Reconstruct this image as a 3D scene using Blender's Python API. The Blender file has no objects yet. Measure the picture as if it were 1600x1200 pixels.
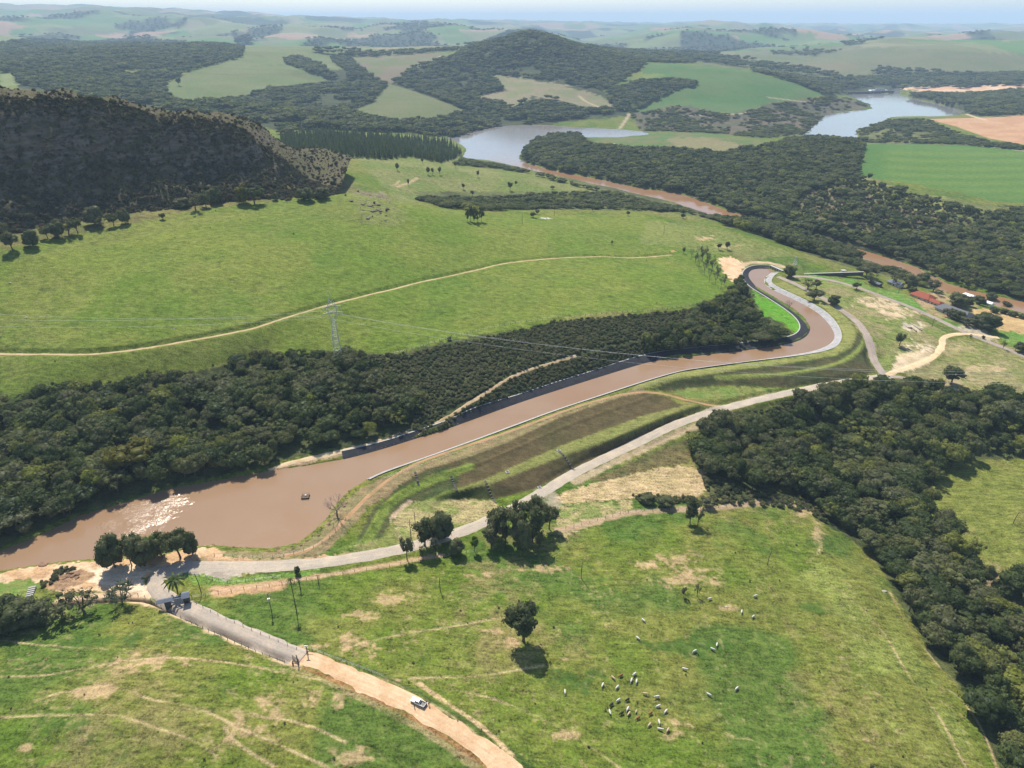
import bpy, bmesh, math, random
import numpy as np
from mathutils import Vector, Matrix
from mathutils.geometry import delaunay_2d_cdt

scene = bpy.context.scene
COL = scene.collection

# ------------------------------------------------------------------ camera
EYE = 200.0
PITCH = math.radians(28.0)
FPX = 1600 * 24.0 / 36.0
cam = bpy.data.cameras.new('camera')
cam.lens = 24.0
cam.sensor_width = 36.0
cam.clip_start = 1.0
cam.clip_end = 90000.0
cam_ob = bpy.data.objects.new('camera', cam)
COL.objects.link(cam_ob)
cam_ob.location = (0, 0, EYE)
cam_ob.rotation_euler = (math.pi / 2 - PITCH, 0, 0)
scene.camera = cam_ob

# ------------------------------------------------------------------ sky and sun
SUN_EL, SUN_AZ = math.radians(53.0), math.radians(-21.0)
world = bpy.data.worlds.new('World')
scene.world = world
world.use_nodes = True
wn = world.node_tree.nodes
bg = wn['Background']
sky = wn.new('ShaderNodeTexSky')
sky.sky_type = 'NISHITA'
sky.sun_disc = False
sky.sun_elevation = SUN_EL
sky.sun_rotation = SUN_AZ
sky.altitude = 600
sky.air_density = 1.0
sky.dust_density = 1.2
world.node_tree.links.new(sky.outputs[0], bg.inputs[0])
bg.inputs[1].default_value = 0.12
sun = bpy.data.lights.new('sun', 'SUN')
sun.energy = 5.0
sun.angle = math.radians(0.53)
sun.color = (1.0, 0.925, 0.80)
sun_ob = bpy.data.objects.new('sun', sun)
COL.objects.link(sun_ob)
SDIR = Vector((math.sin(SUN_AZ) * math.cos(SUN_EL), math.cos(SUN_AZ) * math.cos(SUN_EL), math.sin(SUN_EL)))
sun_ob.rotation_euler = SDIR.to_track_quat('Z', 'Y').to_euler()
sun_ob.location = (0, 0, 400)
HAZE = 0.80e-4

scene.view_settings.view_transform = 'Standard'
scene.view_settings.look = 'None'
scene.view_settings.exposure = 0.53
scene.view_settings.gamma = 1.0
scene.view_settings.use_curve_mapping = False
cy = scene.cycles
cy.max_bounces = 5
cy.diffuse_bounces = 2
cy.glossy_bounces = 2
cy.transmission_bounces = 3
cy.volume_bounces = 1
cy.transparent_max_bounces = 6
cy.use_denoising = True
cy.caustics_reflective = False
cy.caustics_refractive = False
cy.sample_clamp_indirect = 6.0

# ------------------------------------------------------------------ small helpers
rng = np.random.default_rng(7)


def vnoise(x, y, seed=0):
    x = np.asarray(x, float); y = np.asarray(y, float)
    xi = np.floor(x).astype(np.int64); yi = np.floor(y).astype(np.int64)
    fx = x - xi; fy = y - yi
    fx = fx * fx * fx * (fx * (fx * 6 - 15) + 10); fy = fy * fy * fy * (fy * (fy * 6 - 15) + 10)

    def h(a, b):
        n = (a * 374761393 + b * 668265263 + seed * 974634541) & 0xFFFFFFFF
        n = ((n ^ (n >> 13)) * 1274126177) & 0xFFFFFFFF
        n = ((n ^ (n >> 15)) * 2246822519) & 0xFFFFFFFF
        return ((n ^ (n >> 16)) & 0xFFFFFF) / float(0xFFFFFF)
    a = h(xi, yi); b = h(xi + 1, yi); c = h(xi, yi + 1); d = h(xi + 1, yi + 1)
    return (a + (b - a) * fx) * (1 - fy) + (c + (d - c) * fx) * fy


def fbm(x, y, seed=0, octaves=4, gain=0.5):
    s = 0; amp = 1; tot = 0
    for o in range(octaves):
        s = s + amp * vnoise(x * (2 ** o) + 17.3 * o, y * (2 ** o) - 9.1 * o, seed + o)
        tot += amp; amp *= gain
    return s / tot          # 0..1, mean about .5


def smooth(e0, e1, x):
    t = np.clip((x - e0) / (e1 - e0), 0, 1)
    return t * t * (3 - 2 * t)


def ray(u, v):
    xc = (np.asarray(u, float) - 800) / FPX; yc = (600 - np.asarray(v, float)) / FPX
    return xc, math.cos(PITCH) + yc * math.sin(PITCH), -math.sin(PITCH) + yc * math.cos(PITCH)


def project(x, y, z):
    rz = z - EYE
    dep = y * math.cos(PITCH) - rz * math.sin(PITCH)
    up = y * math.sin(PITCH) + rz * math.cos(PITCH)
    dep = np.where(dep < 1, 1, dep)
    return 800 + FPX * x / dep, 600 - FPX * up / dep, dep


def P(u, v, z):
    """the place at height z that the survey picture shows at (u, v)"""
    dx, dy, dz = ray(u, v)
    t = (z - EYE) / dz
    return dx * t, dy * t, z


def Q(u, v, y, z=None):
    """the place on the line of sight (u, v) at forward distance y (height z if given)"""
    dx, dy, dz = ray(u, v)
    t = y / dy
    return dx * t, y, (EYE + dz * t if z is None else z)


def pts(s):
    return [tuple(float(a) for a in p.split(',')) for p in s.split()]


def inside(poly, X, Y):
    """mask of points inside a polygon"""
    poly = np.asarray(poly, float)
    m = np.zeros(X.shape, bool)
    idx = np.where((X >= poly[:, 0].min()) & (X <= poly[:, 0].max()) & (Y >= poly[:, 1].min()) & (Y <= poly[:, 1].max()))
    if len(idx[0]) == 0:
        return m
    x = X[idx]; y = Y[idx]
    r = np.zeros(x.shape, bool)
    n = len(poly)
    for i in range(n):
        x0, y0 = poly[i]; x1, y1 = poly[(i + 1) % n]
        if y0 == y1:
            continue
        c = ((y0 > y) != (y1 > y)) & (x < (x1 - x0) * (y - y0) / (y1 - y0) + x0)
        r ^= c
    m[idx] = r
    return m


def dist_line(line, X, Y, pad):
    """distance to a polyline, and the arc parameter, for points within pad of it"""
    line = np.asarray(line, float)
    d = np.full(X.shape, 1e9); par = np.zeros(X.shape)
    s = 0
    for (x0, y0), (x1, y1) in zip(line[:-1, :2], line[1:, :2]):
        L = math.hypot(x1 - x0, y1 - y0)
        if L < 1e-6:
            continue
        bx = (X > min(x0, x1) - pad) & (X < max(x0, x1) + pad) & (Y > min(y0, y1) - pad) & (Y < max(y0, y1) + pad)
        idx = np.where(bx)
        px = X[idx]; py = Y[idx]
        t = np.clip(((px - x0) * (x1 - x0) + (py - y0) * (y1 - y0)) / (L * L), 0, 1)
        dd = np.hypot(px - x0 - t * (x1 - x0), py - y0 - t * (y1 - y0))
        better = dd < d[idx]
        dn = d[idx]; pn = par[idx]
        dn[better] = dd[better]; pn[better] = (s + t * L)[better]
        d[idx] = dn; par[idx] = pn
        s += L
    return d, par


def resample(line, step):
    line = np.asarray(line, float)
    seg = np.hypot(*(np.diff(line[:, :2], axis=0).T))
    s = np.concatenate([[0], np.cumsum(seg)])
    n = max(2, int(s[-1] / step) + 1)
    q = np.linspace(0, s[-1], n)
    return np.stack([np.interp(q, s, line[:, k]) for k in range(line.shape[1])], 1)


def chaikin(line, it=2):
    line = np.asarray(line, float)
    for _ in range(it):
        a = line[:-1] * .75 + line[1:] * .25
        b = line[:-1] * .25 + line[1:] * .75
        mid = np.empty((2 * len(a), line.shape[1])); mid[0::2] = a; mid[1::2] = b
        line = np.concatenate([line[:1], mid, line[-1:]])
    return line


# ------------------------------------------------------------------ waterlines (survey coordinates)
CANAL_FAR = pts("-240,915 -80,893 0,862 60,838 125,806 200,784 260,764 345,750 425,735 470,729 530,719 591,703 648,685 709,666 "
                "800,632 867,610 969,578 1019,563 1060,560 1127,551 1188,544 1222,539 1249,532 1262,523 1266,511 1259,498 1242,483 "
                "1205,461 1176,444 1167,431 1171,422 1184,419 1203,420")
CANAL_NEAR = pts("1210,424 1196,433 1194,444 1206,452 1249,471 1279,488 1296,505 1306,521 1305,532 1293,542 1269,550 1229,557 "
                 "1161,566 1094,575 1060,580 1002,597 935,619 867,641 800,666 732,691 665,715 597,738 574,749 547,765 535,776 522,792 "
                 "508,812 489,830 466,848 422,857 371,855 330,851 250,862 148,873 118,875 67,881 0,892 -80,915 -240,965")
RIVER = pts("682,214 700,216 719,213 735,207 749,202 766,199 800,196 851,195 901,199 969,202 1009,206 1016,211 969,215 915,215 908,209 "
            "867,210 834,219 820,233 813,240 810,248 824,256 867,267 935,280 1002,294 1060,302 1104,317 1144,332 1200,347 1260,366 "
            "1323,384 1377,400 1431,417 1482,444 1532,457 1597,472 1700,500 1900,560 1900,590 1700,522 1600,491 1522,471 1475,458 "
            "1418,431 1377,415 1310,396 1240,375 1190,360 1140,347 1100,333 1053,317 1002,305 935,290 867,275 817,263 766,252 722,248 729,233 712,221 700,219")
LAKE = pts("1240,222 1249,216 1276,194 1290,180 1323,174 1364,170 1357,165 1330,153 1312,148 1350,146 1394,146 1392,138 1411,137 1406,148 "
           "1465,162 1516,175 1499,182 1448,184 1391,186 1354,199 1337,203 1341,215 1345,222 1300,224")
WL_RIVER = -28.0

# ------------------------------------------------------------------ terrain: triangulated survey lines
LINES = []       # each: list of (x, y, z)


def line(s):
    LINES.append([P(*p) for p in pts(s)])


def spots(s):
    for p in pts(s):
        LINES.append([P(*p)])


# water edges and banks
LINES.append([P(u, v, 0.15) for u, v in CANAL_FAR])
LINES.append([P(u, v, 0.15) for u, v in CANAL_NEAR])
line("-240,900,1.5 -80,876,1.5 0,848,1.5 60,824,1.5 125,792,1.5 200,770,1.5 260,752,1.5 345,738,1.5 425,722,1.5 470,716,1.6 530,706,1.7 "
     "591,693,1.8 648,675,1.9 709,655,1.9 800,621,1.9 867,599,1.9 969,567,1.9 1019,552,1.9 1060,547,1.9 1127,540,1.9 1188,533,1.9 1222,529,1.9 "
     "1244,523,1.9 1252,513,1.9 1248,501,1.9 1233,487,1.9 1198,464,1.9 1168,446,1.9 1158,431,1.9 1165,418,1.9 1184,413,1.9 1206,415,1.9")
line("1218,425,1.8 1206,433,1.8 1203,441,1.8 1214,448,1.8 1256,467,1.8 1287,484,1.8 1305,501,1.8 1315,520,1.8 1313,534,1.8 1300,546,1.8 1273,554,1.8 1232,561,1.8 "
     "1162,570,1.8 1096,579,1.8 1062,584,1.8 1004,601,1.8 937,623,1.8 869,645,1.8 802,671,1.8 734,696,1.8 667,720,1.8 600,743,1.8 "
     "578,754,1.8 553,769,1.7 541,780,1.6 529,797,1.5 514,817,1.4 494,836,1.2 469,854,1.2 424,863,1.2 371,861,1.2 330,858,1.2 250,868,1.2 148,879,1.2 "
     "118,881,1.2 67,887,1.2 0,899,1.2 -80,925,1.2 -240,980,1.2")
# outer edge of the bank top
line("548,818,1.5 575,786,1.6 620,757,1.7 658,733,1.7 700,722,1.7 734,712,1.7 800,686,1.7 862,656,1.7 912,637,1.7 975,617,1.7 1012,603,1.7 1060,590,1.7 1161,574.5,1.7 1235,565,1.7 "
     "1300,555,1.7 1327,541,1.7 1334,520,1.7 1322,500,1.7 1295,480,1.7")
# foot of the upper slope, outer edge of the berm, foot of the lower slope
line("600,830,-1.5 612,802,-2.2 655,772,-2.7 705,757,-2.9 759,748,-2.9 867,700,-2.9 1002,650,-2.9 1067,632,-2.6")
line("640,825,-2 640,808,-2.8 680,778,-3 720,765,-3.1 766,755,-3.1 867,716,-3.1 969,682,-3.1 1067,646,-3")
line("660,815,-3 690,782,-5.6 730,780,-7.6 773,780,-8.2 834,765,-8.2 867,748,-8.2 969,702,-8 1067,662,-6.9")
line("1020,640,-2.6 1060,640,-3 1140,628,-4.5")
line("1048,597,.2 1100,592,0 1156,586,-.1 1230,579,-.1 1307,568,-.1 1341,546,-.1 1350,525,0 1338,505,.3")
line("1156,589,-.2 1220,588,-.2 1310,573,-.2 1349,549,-.2 1357,527,-.1")
line("1040,612,-2 1090,604,-2.6 1134,601,-3.2 1216,605,-3.9 1300,597,-4 1337,590,-4.1 1360,581,-4.2")
line("1040,622,-2.4 1080,622,-3.6 1180,620,-4.2 1240,610,-4.6 1300,602,-4.6 1362,588,-4.8")
# gravel road
line("300,880,1.4 380,883,1.2 460,881,0.8 560,872,-.8 650,855,-2.8 740,828,-5 810,795,-7.3 850,768,-8.2 900,740,-8.3 1000,690,-8.1 1080,655,-7.2 1150,632,-5.8 1240,612,-5 1370,588,-5")
line("760,850,-5.3 850,800,-8.4 900,770,-9 980,740,-9.6 1060,705,-9.4 1120,660,-7.8 1200,632,-6.8 1390,600,-6.5")
# entrance yard, dirt road, front pastures
line("-80,950,1.5 60,905,1.3 160,892,1.3 230,900,1.4 250,935,2.2 330,968,3.2 400,998,4 470,1028,5 560,1062,5.3 650,1100,5 720,1140,4.5 800,1195,4 860,1240,3.6")
line("330,930,1.8 430,912,0.6 530,893,-1.2 600,884,-2.2 690,866,-4 760,858,-5.5 860,838,-8 960,812,-10.2 1040,800,-11.6 1110,795,-13 1200,782,-16 1260,800,-17")
spots("-200,1080,6 0,980,3.5 100,975,4 200,965,4 300,1000,6 0,1050,8 100,1060,9.5 200,1060,10 300,1060,9 400,1070,8 500,1100,7 0,1130,10 100,1130,11.5 220,1130,12 "
      "340,1140,10.5 450,1150,8.5 560,1140,6.5 0,1200,9 200,1220,10 400,1220,8.5 600,1200,5.5 300,1350,7 700,1350,3 -300,1250,8 1000,1400,-2 1400,1400,-14")
spots("500,960,1.2 600,950,0 700,930,-2.4 800,920,-4 900,900,-6 1000,880,-7.6 1080,870,-9 1160,860,-11.5 560,1020,3 650,1020,1.5 750,1010,-1 818,1002,-2.2 900,990,-4 1000,980,-6 "
      "1100,970,-8.5 1200,960,-11 1300,960,-14 700,1100,2.5 800,1100,0.5 900,1100,-2 1000,1100,-4.5 1100,1100,-7 1200,1100,-9.5 1320,1100,-12 1420,1100,-14.5 900,1190,0 1050,1190,-3 "
      "1200,1190,-6.5 1350,1190,-10 1480,1190,-14 1220,850,-17 1290,870,-17.5 1350,910,-17.5")
# ravine wood and the field beyond it
line("1230,760,-25 1290,800,-25 1350,850,-25 1420,920,-25 1480,1000,-24 1550,1080,-24 1640,1200,-24 1800,1350,-24")
spots("1150,720,-20 1250,690,-20 1350,680,-20 1450,680,-21 1550,690,-22 1650,700,-22 1300,640,-14 1450,640,-16 1580,655,-18 1450,770,-25 1480,740,-24 1600,725,-24 1600,820,-23 1600,900,-24 "
      "1500,860,-25 1540,800,-24 1800,800,-22 1800,1000,-24 1750,680,-21 1700,640,-17 1850,640,-18")
# hillside on the far side of the canal
line("-240,640,14 -80,635,14 0,630,14 100,618,14 200,605,14 300,590,14 400,568,14 530,560,14.5 640,552,15 760,525,16 870,498,16 960,490,15 1060,480,13 1130,462,9 1150,435,5")
line("660,690,2.4 670,672,3.2 740,630,6.5 800,588,8.5 850,569,9.5 940,543,10 1060,515,9 1130,505,6 1180,500,4 1225,512,2.5")
line("-240,560,30 0,550,29 120,552,29 200,546,29 270,535,29 390,515,29.5 460,490,30 560,463,29.5 640,442,28 740,420,25 850,402,20.5 930,399,17 1050,395,10.5")
line("-240,470,45 0,455,45 150,440,46 300,425,46 450,405,45 600,385,41 750,370,32 900,360,22 1050,362,12 1120,385,5.5")
line("-240,410,62 0,378,62 100,352,62 200,337,62 300,322,61.5 400,310,61 480,308,60 545,300,58.5 600,312,55 650,318,48 720,333,36 760,331,30 820,329,25 900,327,19 1000,330,12.5 1100,346,6 1144,356,3 1200,377,0 1250,398,-2 1300,412,-4")
line("1060,400,9 1120,420,4.5 1150,412,2.5 1200,405,1.8 1240,412,0.5 1280,420,-2 1350,430,-6")
spots("1170,470,2.2 1200,480,2 1230,500,2 1225,512,2")
# right of the canal
spots("1240,440,0.8 1280,460,0 1340,450,-4 1400,460,-8 1440,480,-11 1340,500,-2.5 1400,510,-7 1460,510,-10.5 1350,560,-5 1385,585,-5 1400,550,-6.5 1480,560,-10 1550,580,-13 1480,600,-12 1600,612,-15 "
      "1500,490,-13 1560,510,-15 1600,545,-17 1600,500,-19 1445,470,-12 1490,488,-13 1420,450,-12 1460,452,-16 1530,480,-18 1700,600,-20 1700,560,-22 1850,620,-22 1360,438,-7.5 1440,450,-15")
# river edges, shores
LINES.append([P(u, v, WL_RIVER + 0.4) for u, v in RIVER] + [P(RIVER[0][0], RIVER[0][1], WL_RIVER + 0.4)])
LINES.append([P(u, v, WL_RIVER + 0.4) for u, v in LAKE] + [P(LAKE[0][0], LAKE[0][1], WL_RIVER + 0.4)])
# ravine behind the bench, second spur
for u, v, y, z in ((600, 300, 720, 35), (660, 300, 790, 16), (720, 312, 830, 0), (800, 312, 850, -6), (900, 308, 860, -10), (1000, 312, 840, -14), (1080, 325, 815, -17)):
    LINES.append([Q(u, v, y, z)])
spots("610,240,22 560,262,34 620,262,25 690,262,17 640,290,17 700,300,6 760,275,6 800,295,-2 860,278,-8 880,292,-10 940,296,-18 760,250,-24 640,245,14 540,240,26 700,250,-4 600,272,27")
spots("450,235,26 560,215,14 640,212,0 500,205,16 690,200,-20 440,200,18 610,195,0 540,190,12 700,205,-22")
# middle ground beyond the reservoir
spots("300,160,10 400,150,14 520,128,22 260,132,45 380,110,60 450,95,75 500,110,55 540,110,52 375,72,112 300,80,105 180,75,110 40,80,100 0,100,90 120,100,88 100,140,62 200,130,55 0,145,66 -150,100,95 "
      "430,78,100 520,80,90 540,95,62 600,75,90 690,82,88 640,105,62 600,130,25 610,150,12 730,175,-16 640,180,0 580,180,5 700,160,8 760,150,6 745,120,38 700,110,52 790,100,70 760,85,96 "
      "800,64,138 835,61,140 870,72,118 910,85,95 960,92,84 1005,98,74 950,110,58 900,120,42 850,118,45 800,130,28 860,140,22 920,150,10 940,175,-12 880,180,-16 820,178,-14 985,180,-20 1060,160,-6 "
      "1010,135,28 960,140,22 1050,120,48 1090,112,58 1170,110,56 1240,125,30 1285,148,2 1150,140,22 1100,150,8 1180,165,-8 1250,170,-18 1320,160,-23 1360,166,-25")
spots("1040,215,-18 1190,225,-10 1130,213,-14 1000,225,-16 900,230,-16 870,225,-20 1100,240,-10 960,245,-16 900,260,-22 1050,275,-16 1200,250,-4 1290,222,4 1340,232,2 1250,300,-16 1200,320,-22 1300,350,-20 "
      "1345,260,-2 1400,225,-4 1500,230,-6 1600,240,-6 1700,250,-6 1380,290,-6 1480,310,-9 1600,322,-11 1750,350,-12 1500,350,-16 1600,400,-20 1420,380,-22 1550,440,-25 1700,440,-22 1345,224,-3")
spots("1345,212,-20 1400,200,-16 1480,200,-12 1550,200,-8 1600,190,-6 1500,188,-16 1560,215,-8 1700,200,0 1480,160,-14 1540,165,-5 1600,160,2 1440,145,-14 1420,138,-16 1500,134,-4 1600,135,2 1380,132,-12 1300,135,0 1200,118,26 1700,140,8 1800,200,0 1390,136,-14")
spots("1350,118,2 1450,118,4 1600,118,10 1300,110,16")
# rising ground to the far uplands: (u, v, forward distance, height)
for u, v, y, z in ((-300, 40, 4600, 120), (0, 60, 4600, 95), (200, 60, 4600, 70), (400, 55, 4700, 60), (600, 60, 4800, 40), (800, 60, 5000, 20), (1000, 60, 5200, 20), (1200, 70, 5200, 30), (1400, 70, 5200, 40), (1700, 70, 5200, 50),
                   (-300, 30, 9000, 300), (0, 20, 9000, 290), (200, 20, 9500, 270), (420, 30, 10000, 210), (620, 30, 10000, 150), (800, 40, 11000, 90), (1100, 40, 11000, 70), (1400, 40, 11000, 60), (1800, 40, 11000, 60),
                   (-300, 30, 14000, 400), (0, 20, 14000, 390), (200, 20, 14500, 360), (420, 30, 15000, 240), (620, 30, 15000, 180),
                   (850, 70, 3500, 110), (1060, 95, 3700, 70), (1000, 85, 3400, 78), (1450, 90, 3700, 92), (1380, 88, 3800, 84), (1530, 92, 3600, 80), (1250, 95, 4000, 60), (1620, 100, 3700, 60)):
    LINES.append([Q(u, v, y, z)])

# border of the surveyed area
for a in range(-105, 106, 15):
    t = math.radians(a)
    LINES.append([(42 * math.sin(t), 42 * math.cos(t), 3.0 if a < 20 else -8.0)])
    LINES.append([(33000 * math.sin(t), 33000 * math.cos(t), 40.0 + max(0, -a) * 3.0)])
    if abs(a) > 60:
        for r in (150, 400, 900, 2500, 8000):
            LINES.append([(r * math.sin(t), r * math.cos(t), (12 if r < 300 else 40 if a < 0 else -10))])

# the grid: rings about the lookout point, finer where it is near
rr = [45.0]
while rr[-1] < 32000:
    r = rr[-1]
    rr.append(r + (max(0.6, 0.0026 * r) if r > 110 else 2.5) if r < 600 else r * (1.0032 if r < 2600 else 1.0085))
RR = np.array(rr)
NS = 620
SS = np.concatenate([-np.linspace(1.9, 1.03, 14), np.linspace(-1, 1, NS), np.linspace(1.03, 1.9, 14)])


def half_angle(r):
    return np.radians(56 - 14 * smooth(150, 620, r))


AA = half_angle(RR)
NR, NC = len(RR), len(SS)
THETA = SS[None, :] * AA[:, None]
GX = RR[:, None] * np.sin(THETA)
GY = RR[:, None] * np.cos(THETA)
H = np.full((NR, NC), np.nan)

LNR = np.log(RR)


def triangulate():
    """linear interpolation of the survey lines over the grid, in (bearing, log distance)"""
    vs, zs, es = [], [], []
    for ln in LINES:
        base = len(vs)
        for k, (x, y, z) in enumerate(ln):
            vs.append(Vector((math.atan2(x, y), math.log(math.hypot(x, y))))); zs.append(float(z))
            if k:
                es.append((base + k - 1, base + k))
    out = delaunay_2d_cdt(vs, es, [], 0, 1e-6)
    nv, faces, orig = out[0], out[2], out[3]
    src = np.array([(v.x, v.y) for v in vs]); zs = np.array(zs)
    zz = []
    for v, o in zip(nv, orig):
        if len(o):
            zz.append(float(np.mean(zs[o])))
        else:
            d = np.hypot(src[:, 0] - v.x, src[:, 1] - v.y) + 1e-5
            k = np.argsort(d)[:4]; w = 1 / d[k] ** 2
            zz.append(float((zs[k] * w).sum() / w.sum()))
    for f in faces:
        (ax, ay), (bx, by), (cx, cyy) = [(nv[i].x, nv[i].y) for i in f[:3]]
        za, zb, zc = [zz[i] for i in f[:3]]
        det = (by - cyy) * (ax - cx) + (cx - bx) * (ay - cyy)
        if abs(det) < 1e-14:
            continue
        i0 = np.searchsorted(LNR, min(ay, by, cyy)); i1 = np.searchsorted(LNR, max(ay, by, cyy), 'right')
        if i1 <= i0:
            continue
        am = AA[i0:i1]
        lo = min(ax, bx, cx); hi = max(ax, bx, cx)
        s0 = min(lo / am.min(), lo / am.max()); s1 = max(hi / am.min(), hi / am.max())
        j0 = np.searchsorted(SS, s0); j1 = np.searchsorted(SS, s1, 'right')
        if j1 <= j0:
            continue
        T = THETA[i0:i1, j0:j1]; B = LNR[i0:i1, None]
        wa = ((by - cyy) * (T - cx) + (cx - bx) * (B - cyy)) / det
        wb = ((cyy - ay) * (T - cx) + (ax - cx) * (B - cyy)) / det
        wc = 1 - wa - wb
        m = (wa >= -1e-9) & (wb >= -1e-9) & (wc >= -1e-9)
        H[i0:i1, j0:j1][m] = (wa * za + wb * zb + wc * zc)[m]


triangulate()
H[np.isnan(H)] = 0.0


def blur(A, n):
    for _ in range(n):
        B = A.copy()
        B[1:-1] = A[1:-1] * .5 + (A[:-2] + A[2:]) * .25
        A = B.copy()
        A[:, 1:-1] = B[:, 1:-1] * .5 + (B[:, :-2] + B[:, 2:]) * .25
    return A


Hs = blur(H, 2)
H2 = blur(Hs, 40)
# let the survey's straight edges go soft on the open slopes, keep them by the canal
U0, V0, _d = project(GX, GY, Hs)
near_canal = inside(pts("520,700 700,640 980,540 1150,400 1230,395 1360,500 1400,590 1100,670 860,790 600,860 440,870 -100,1000 -300,900 100,780"), U0, V0)
soft = blur(1.0 - near_canal.astype(float), 8)
H = Hs * (1 - soft) + H2 * soft
GR = np.hypot(GX, GY)
# hills of the far country
far_amt = smooth(3000, 6500, GR)
ridge = 1 - np.abs(2 * fbm(GX / 2600 + 3, GY / 2600, 5, 4) - 1)
H = H + far_amt * ((ridge - .72) * 240 + (fbm(GX / 800, GY / 800, 9, 3) - .5) * 150)
mid_amt = smooth(1300, 2400, GR) * (1 - .5 * far_amt)
H = H + mid_amt * (fbm(GX / 260, GY / 260, 21, 3) - .5) * 22
# small relief of the pastures
H = H + (1 - near_canal * .85) * smooth(3000, 1000, GR) * ((fbm(GX / 38, GY / 38, 31, 3) - .5) * 2.0 + (fbm(GX / 7, GY / 7, 41, 2) - .5) * .45)
# the wooded peak behind the reservoir and the lone far hill
hx, hy, _z = Q(812, 75, 2850)
H = H + 30 * np.exp(-((GX - hx) ** 2 + ((GY - hy) * .7) ** 2) / (210.0 ** 2))
hx, hy, _z = Q(1108, 30, 9500)
H = H + 75 * np.exp(-((GX - hx) ** 2 + (GY - hy) ** 2) / (260.0 ** 2)) + 45 * np.exp(-((GX - hx) ** 2 + (GY - hy) ** 2) / (700.0 ** 2))

# hold the shores above the water, then sink the beds
canal_poly_px = CANAL_FAR + CANAL_NEAR
CANAL_XY = [P(u, v, 0)[:2] for u, v in canal_poly_px]
RIVER_XY = [P(u, v, WL_RIVER)[:2] for u, v in RIVER]
LAKE_XY = [P(u, v, WL_RIVER)[:2] for u, v in LAKE]
in_canal = inside(CANAL_XY, GX, GY)
in_river = inside(RIVER_XY, GX, GY) | inside(LAKE_XY, GX, GY)
H = np.where(in_canal, np.minimum(H, -1.2), np.where((GR < 760) & near_canal, np.maximum(H, np.where(H > -0.4, np.maximum(H, 0.25), H)), H))
H = np.where(in_river, WL_RIVER - 2.5, np.where((GR > 450), np.maximum(H, WL_RIVER + .6), H))


def grid_ij(x, y):
    x = np.asarray(x, float); y = np.asarray(y, float)
    r = np.hypot(x, y); th = np.arctan2(x, y)
    fi = np.interp(r, RR, np.arange(NR))
    fj = np.interp(th / half_angle(r), SS, np.arange(NC))
    return fi, fj


def hs(x, y):
    fi, fj = grid_ij(x, y)
    i = np.clip(fi.astype(int), 0, NR - 2); j = np.clip(fj.astype(int), 0, NC - 2)
    a = fi - i; b = fj - j
    return (H[i, j] * (1 - a) + H[i + 1, j] * a) * (1 - b) + (H[i, j + 1] * (1 - a) + H[i + 1, j + 1] * a) * b


TS = np.exp(np.linspace(math.log(80), math.log(30000), 900))


def G(uv):
    """where the lines of sight (u, v) first meet the ground: array of (x, y, z)"""
    uv = np.asarray(uv, float).reshape(-1, 2)
    dx, dy, dz = ray(uv[:, 0], uv[:, 1])
    out = np.zeros((len(uv), 3))
    for k0 in range(0, len(uv), 2000):
        sl = slice(k0, k0 + 2000)
        X = dx[sl, None] * TS; Y = dy[sl, None] * TS; Z = EYE + dz[sl, None] * TS
        gap = Z - hs(X, Y)
        hit = gap < 0
        k = np.where(hit.any(1), hit.argmax(1), len(TS) - 1)
        k = np.clip(k, 1, len(TS) - 1)
        ii = np.arange(len(k))
        g0 = gap[ii, k - 1]; g1 = gap[ii, k]
        t = np.clip(g0 / np.where(np.abs(g0 - g1) < 1e-9, 1e-9, g0 - g1), 0, 1)
        tt = TS[k - 1] + (TS[k] - TS[k - 1]) * t
        x = dx[sl] * tt; y = dy[sl] * tt
        out[sl] = np.stack([x, y, hs(x, y)], 1)
    return out


# ------------------------------------------------------------------ roads: traced on the ground, the ground levelled under them
def trace(s, it=2):
    g = G(pts(s))
    return chaikin(g[:, :2], it)


ROADS = {
    'gravel_road': (trace("262,893 300,884 380,886 460,884 560,872 640,855 700,838 740,824 800,796 850,768 875,752 930,722 1000,689 1080,653 1150,632 1240,612 1320,597 1390,587"), 7.0),
    'entrance_road': (trace("300,883 262,892 238,905 250,930 290,950 330,967 400,998 440,1014 474,1027"), 6.8),
    'dirt_road': (trace("462,1022 500,1036 560,1062 610,1084 650,1104 720,1146 790,1196 850,1250"), 7.0),
    'service_track': (trace("445,868 480,862 515,838 545,806 570,780 605,750 662,719 725,698 790,677 850,654 900,636 940,624 975,615 1010,612 1045,617 1085,628 1120,634 1155,630"), 2.2),
    'hillside_track': (trace("-120,560 -40,551 0,550 60,551 120,553 170,549 200,546 270,535 330,524 390,514 425,501 460,490 510,475 560,463 640,443 740,421 790,409 850,402 930,399 980,402 1050,397"), 2.3),
    'curved_road': (trace("1383,588 1366,565 1362,545 1352,520 1335,498 1300,474 1268,456 1235,440 1215,432"), 6.0),
    'farm_road': (trace("1232,432 1262,432 1300,438 1350,452 1400,471 1450,491 1500,516 1545,534 1600,556 1660,582"), 5.5),
    'sand_track': (trace("1385,585 1420,574 1450,563 1465,553 1473,540 1471,528 1490,522 1520,522 1560,528"), 5.0),
    'wood_road': (trace("1390,588 1430,593 1480,606 1520,614 1560,622 1640,640"), 4.5),
    'bush_path': (trace("655,683 690,655 740,627 775,603 800,588 850,570 900,556"), 2.4),
    'shore_path': (trace("420,738 450,724 500,713 560,700 610,690"), 3.2),
}


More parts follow.
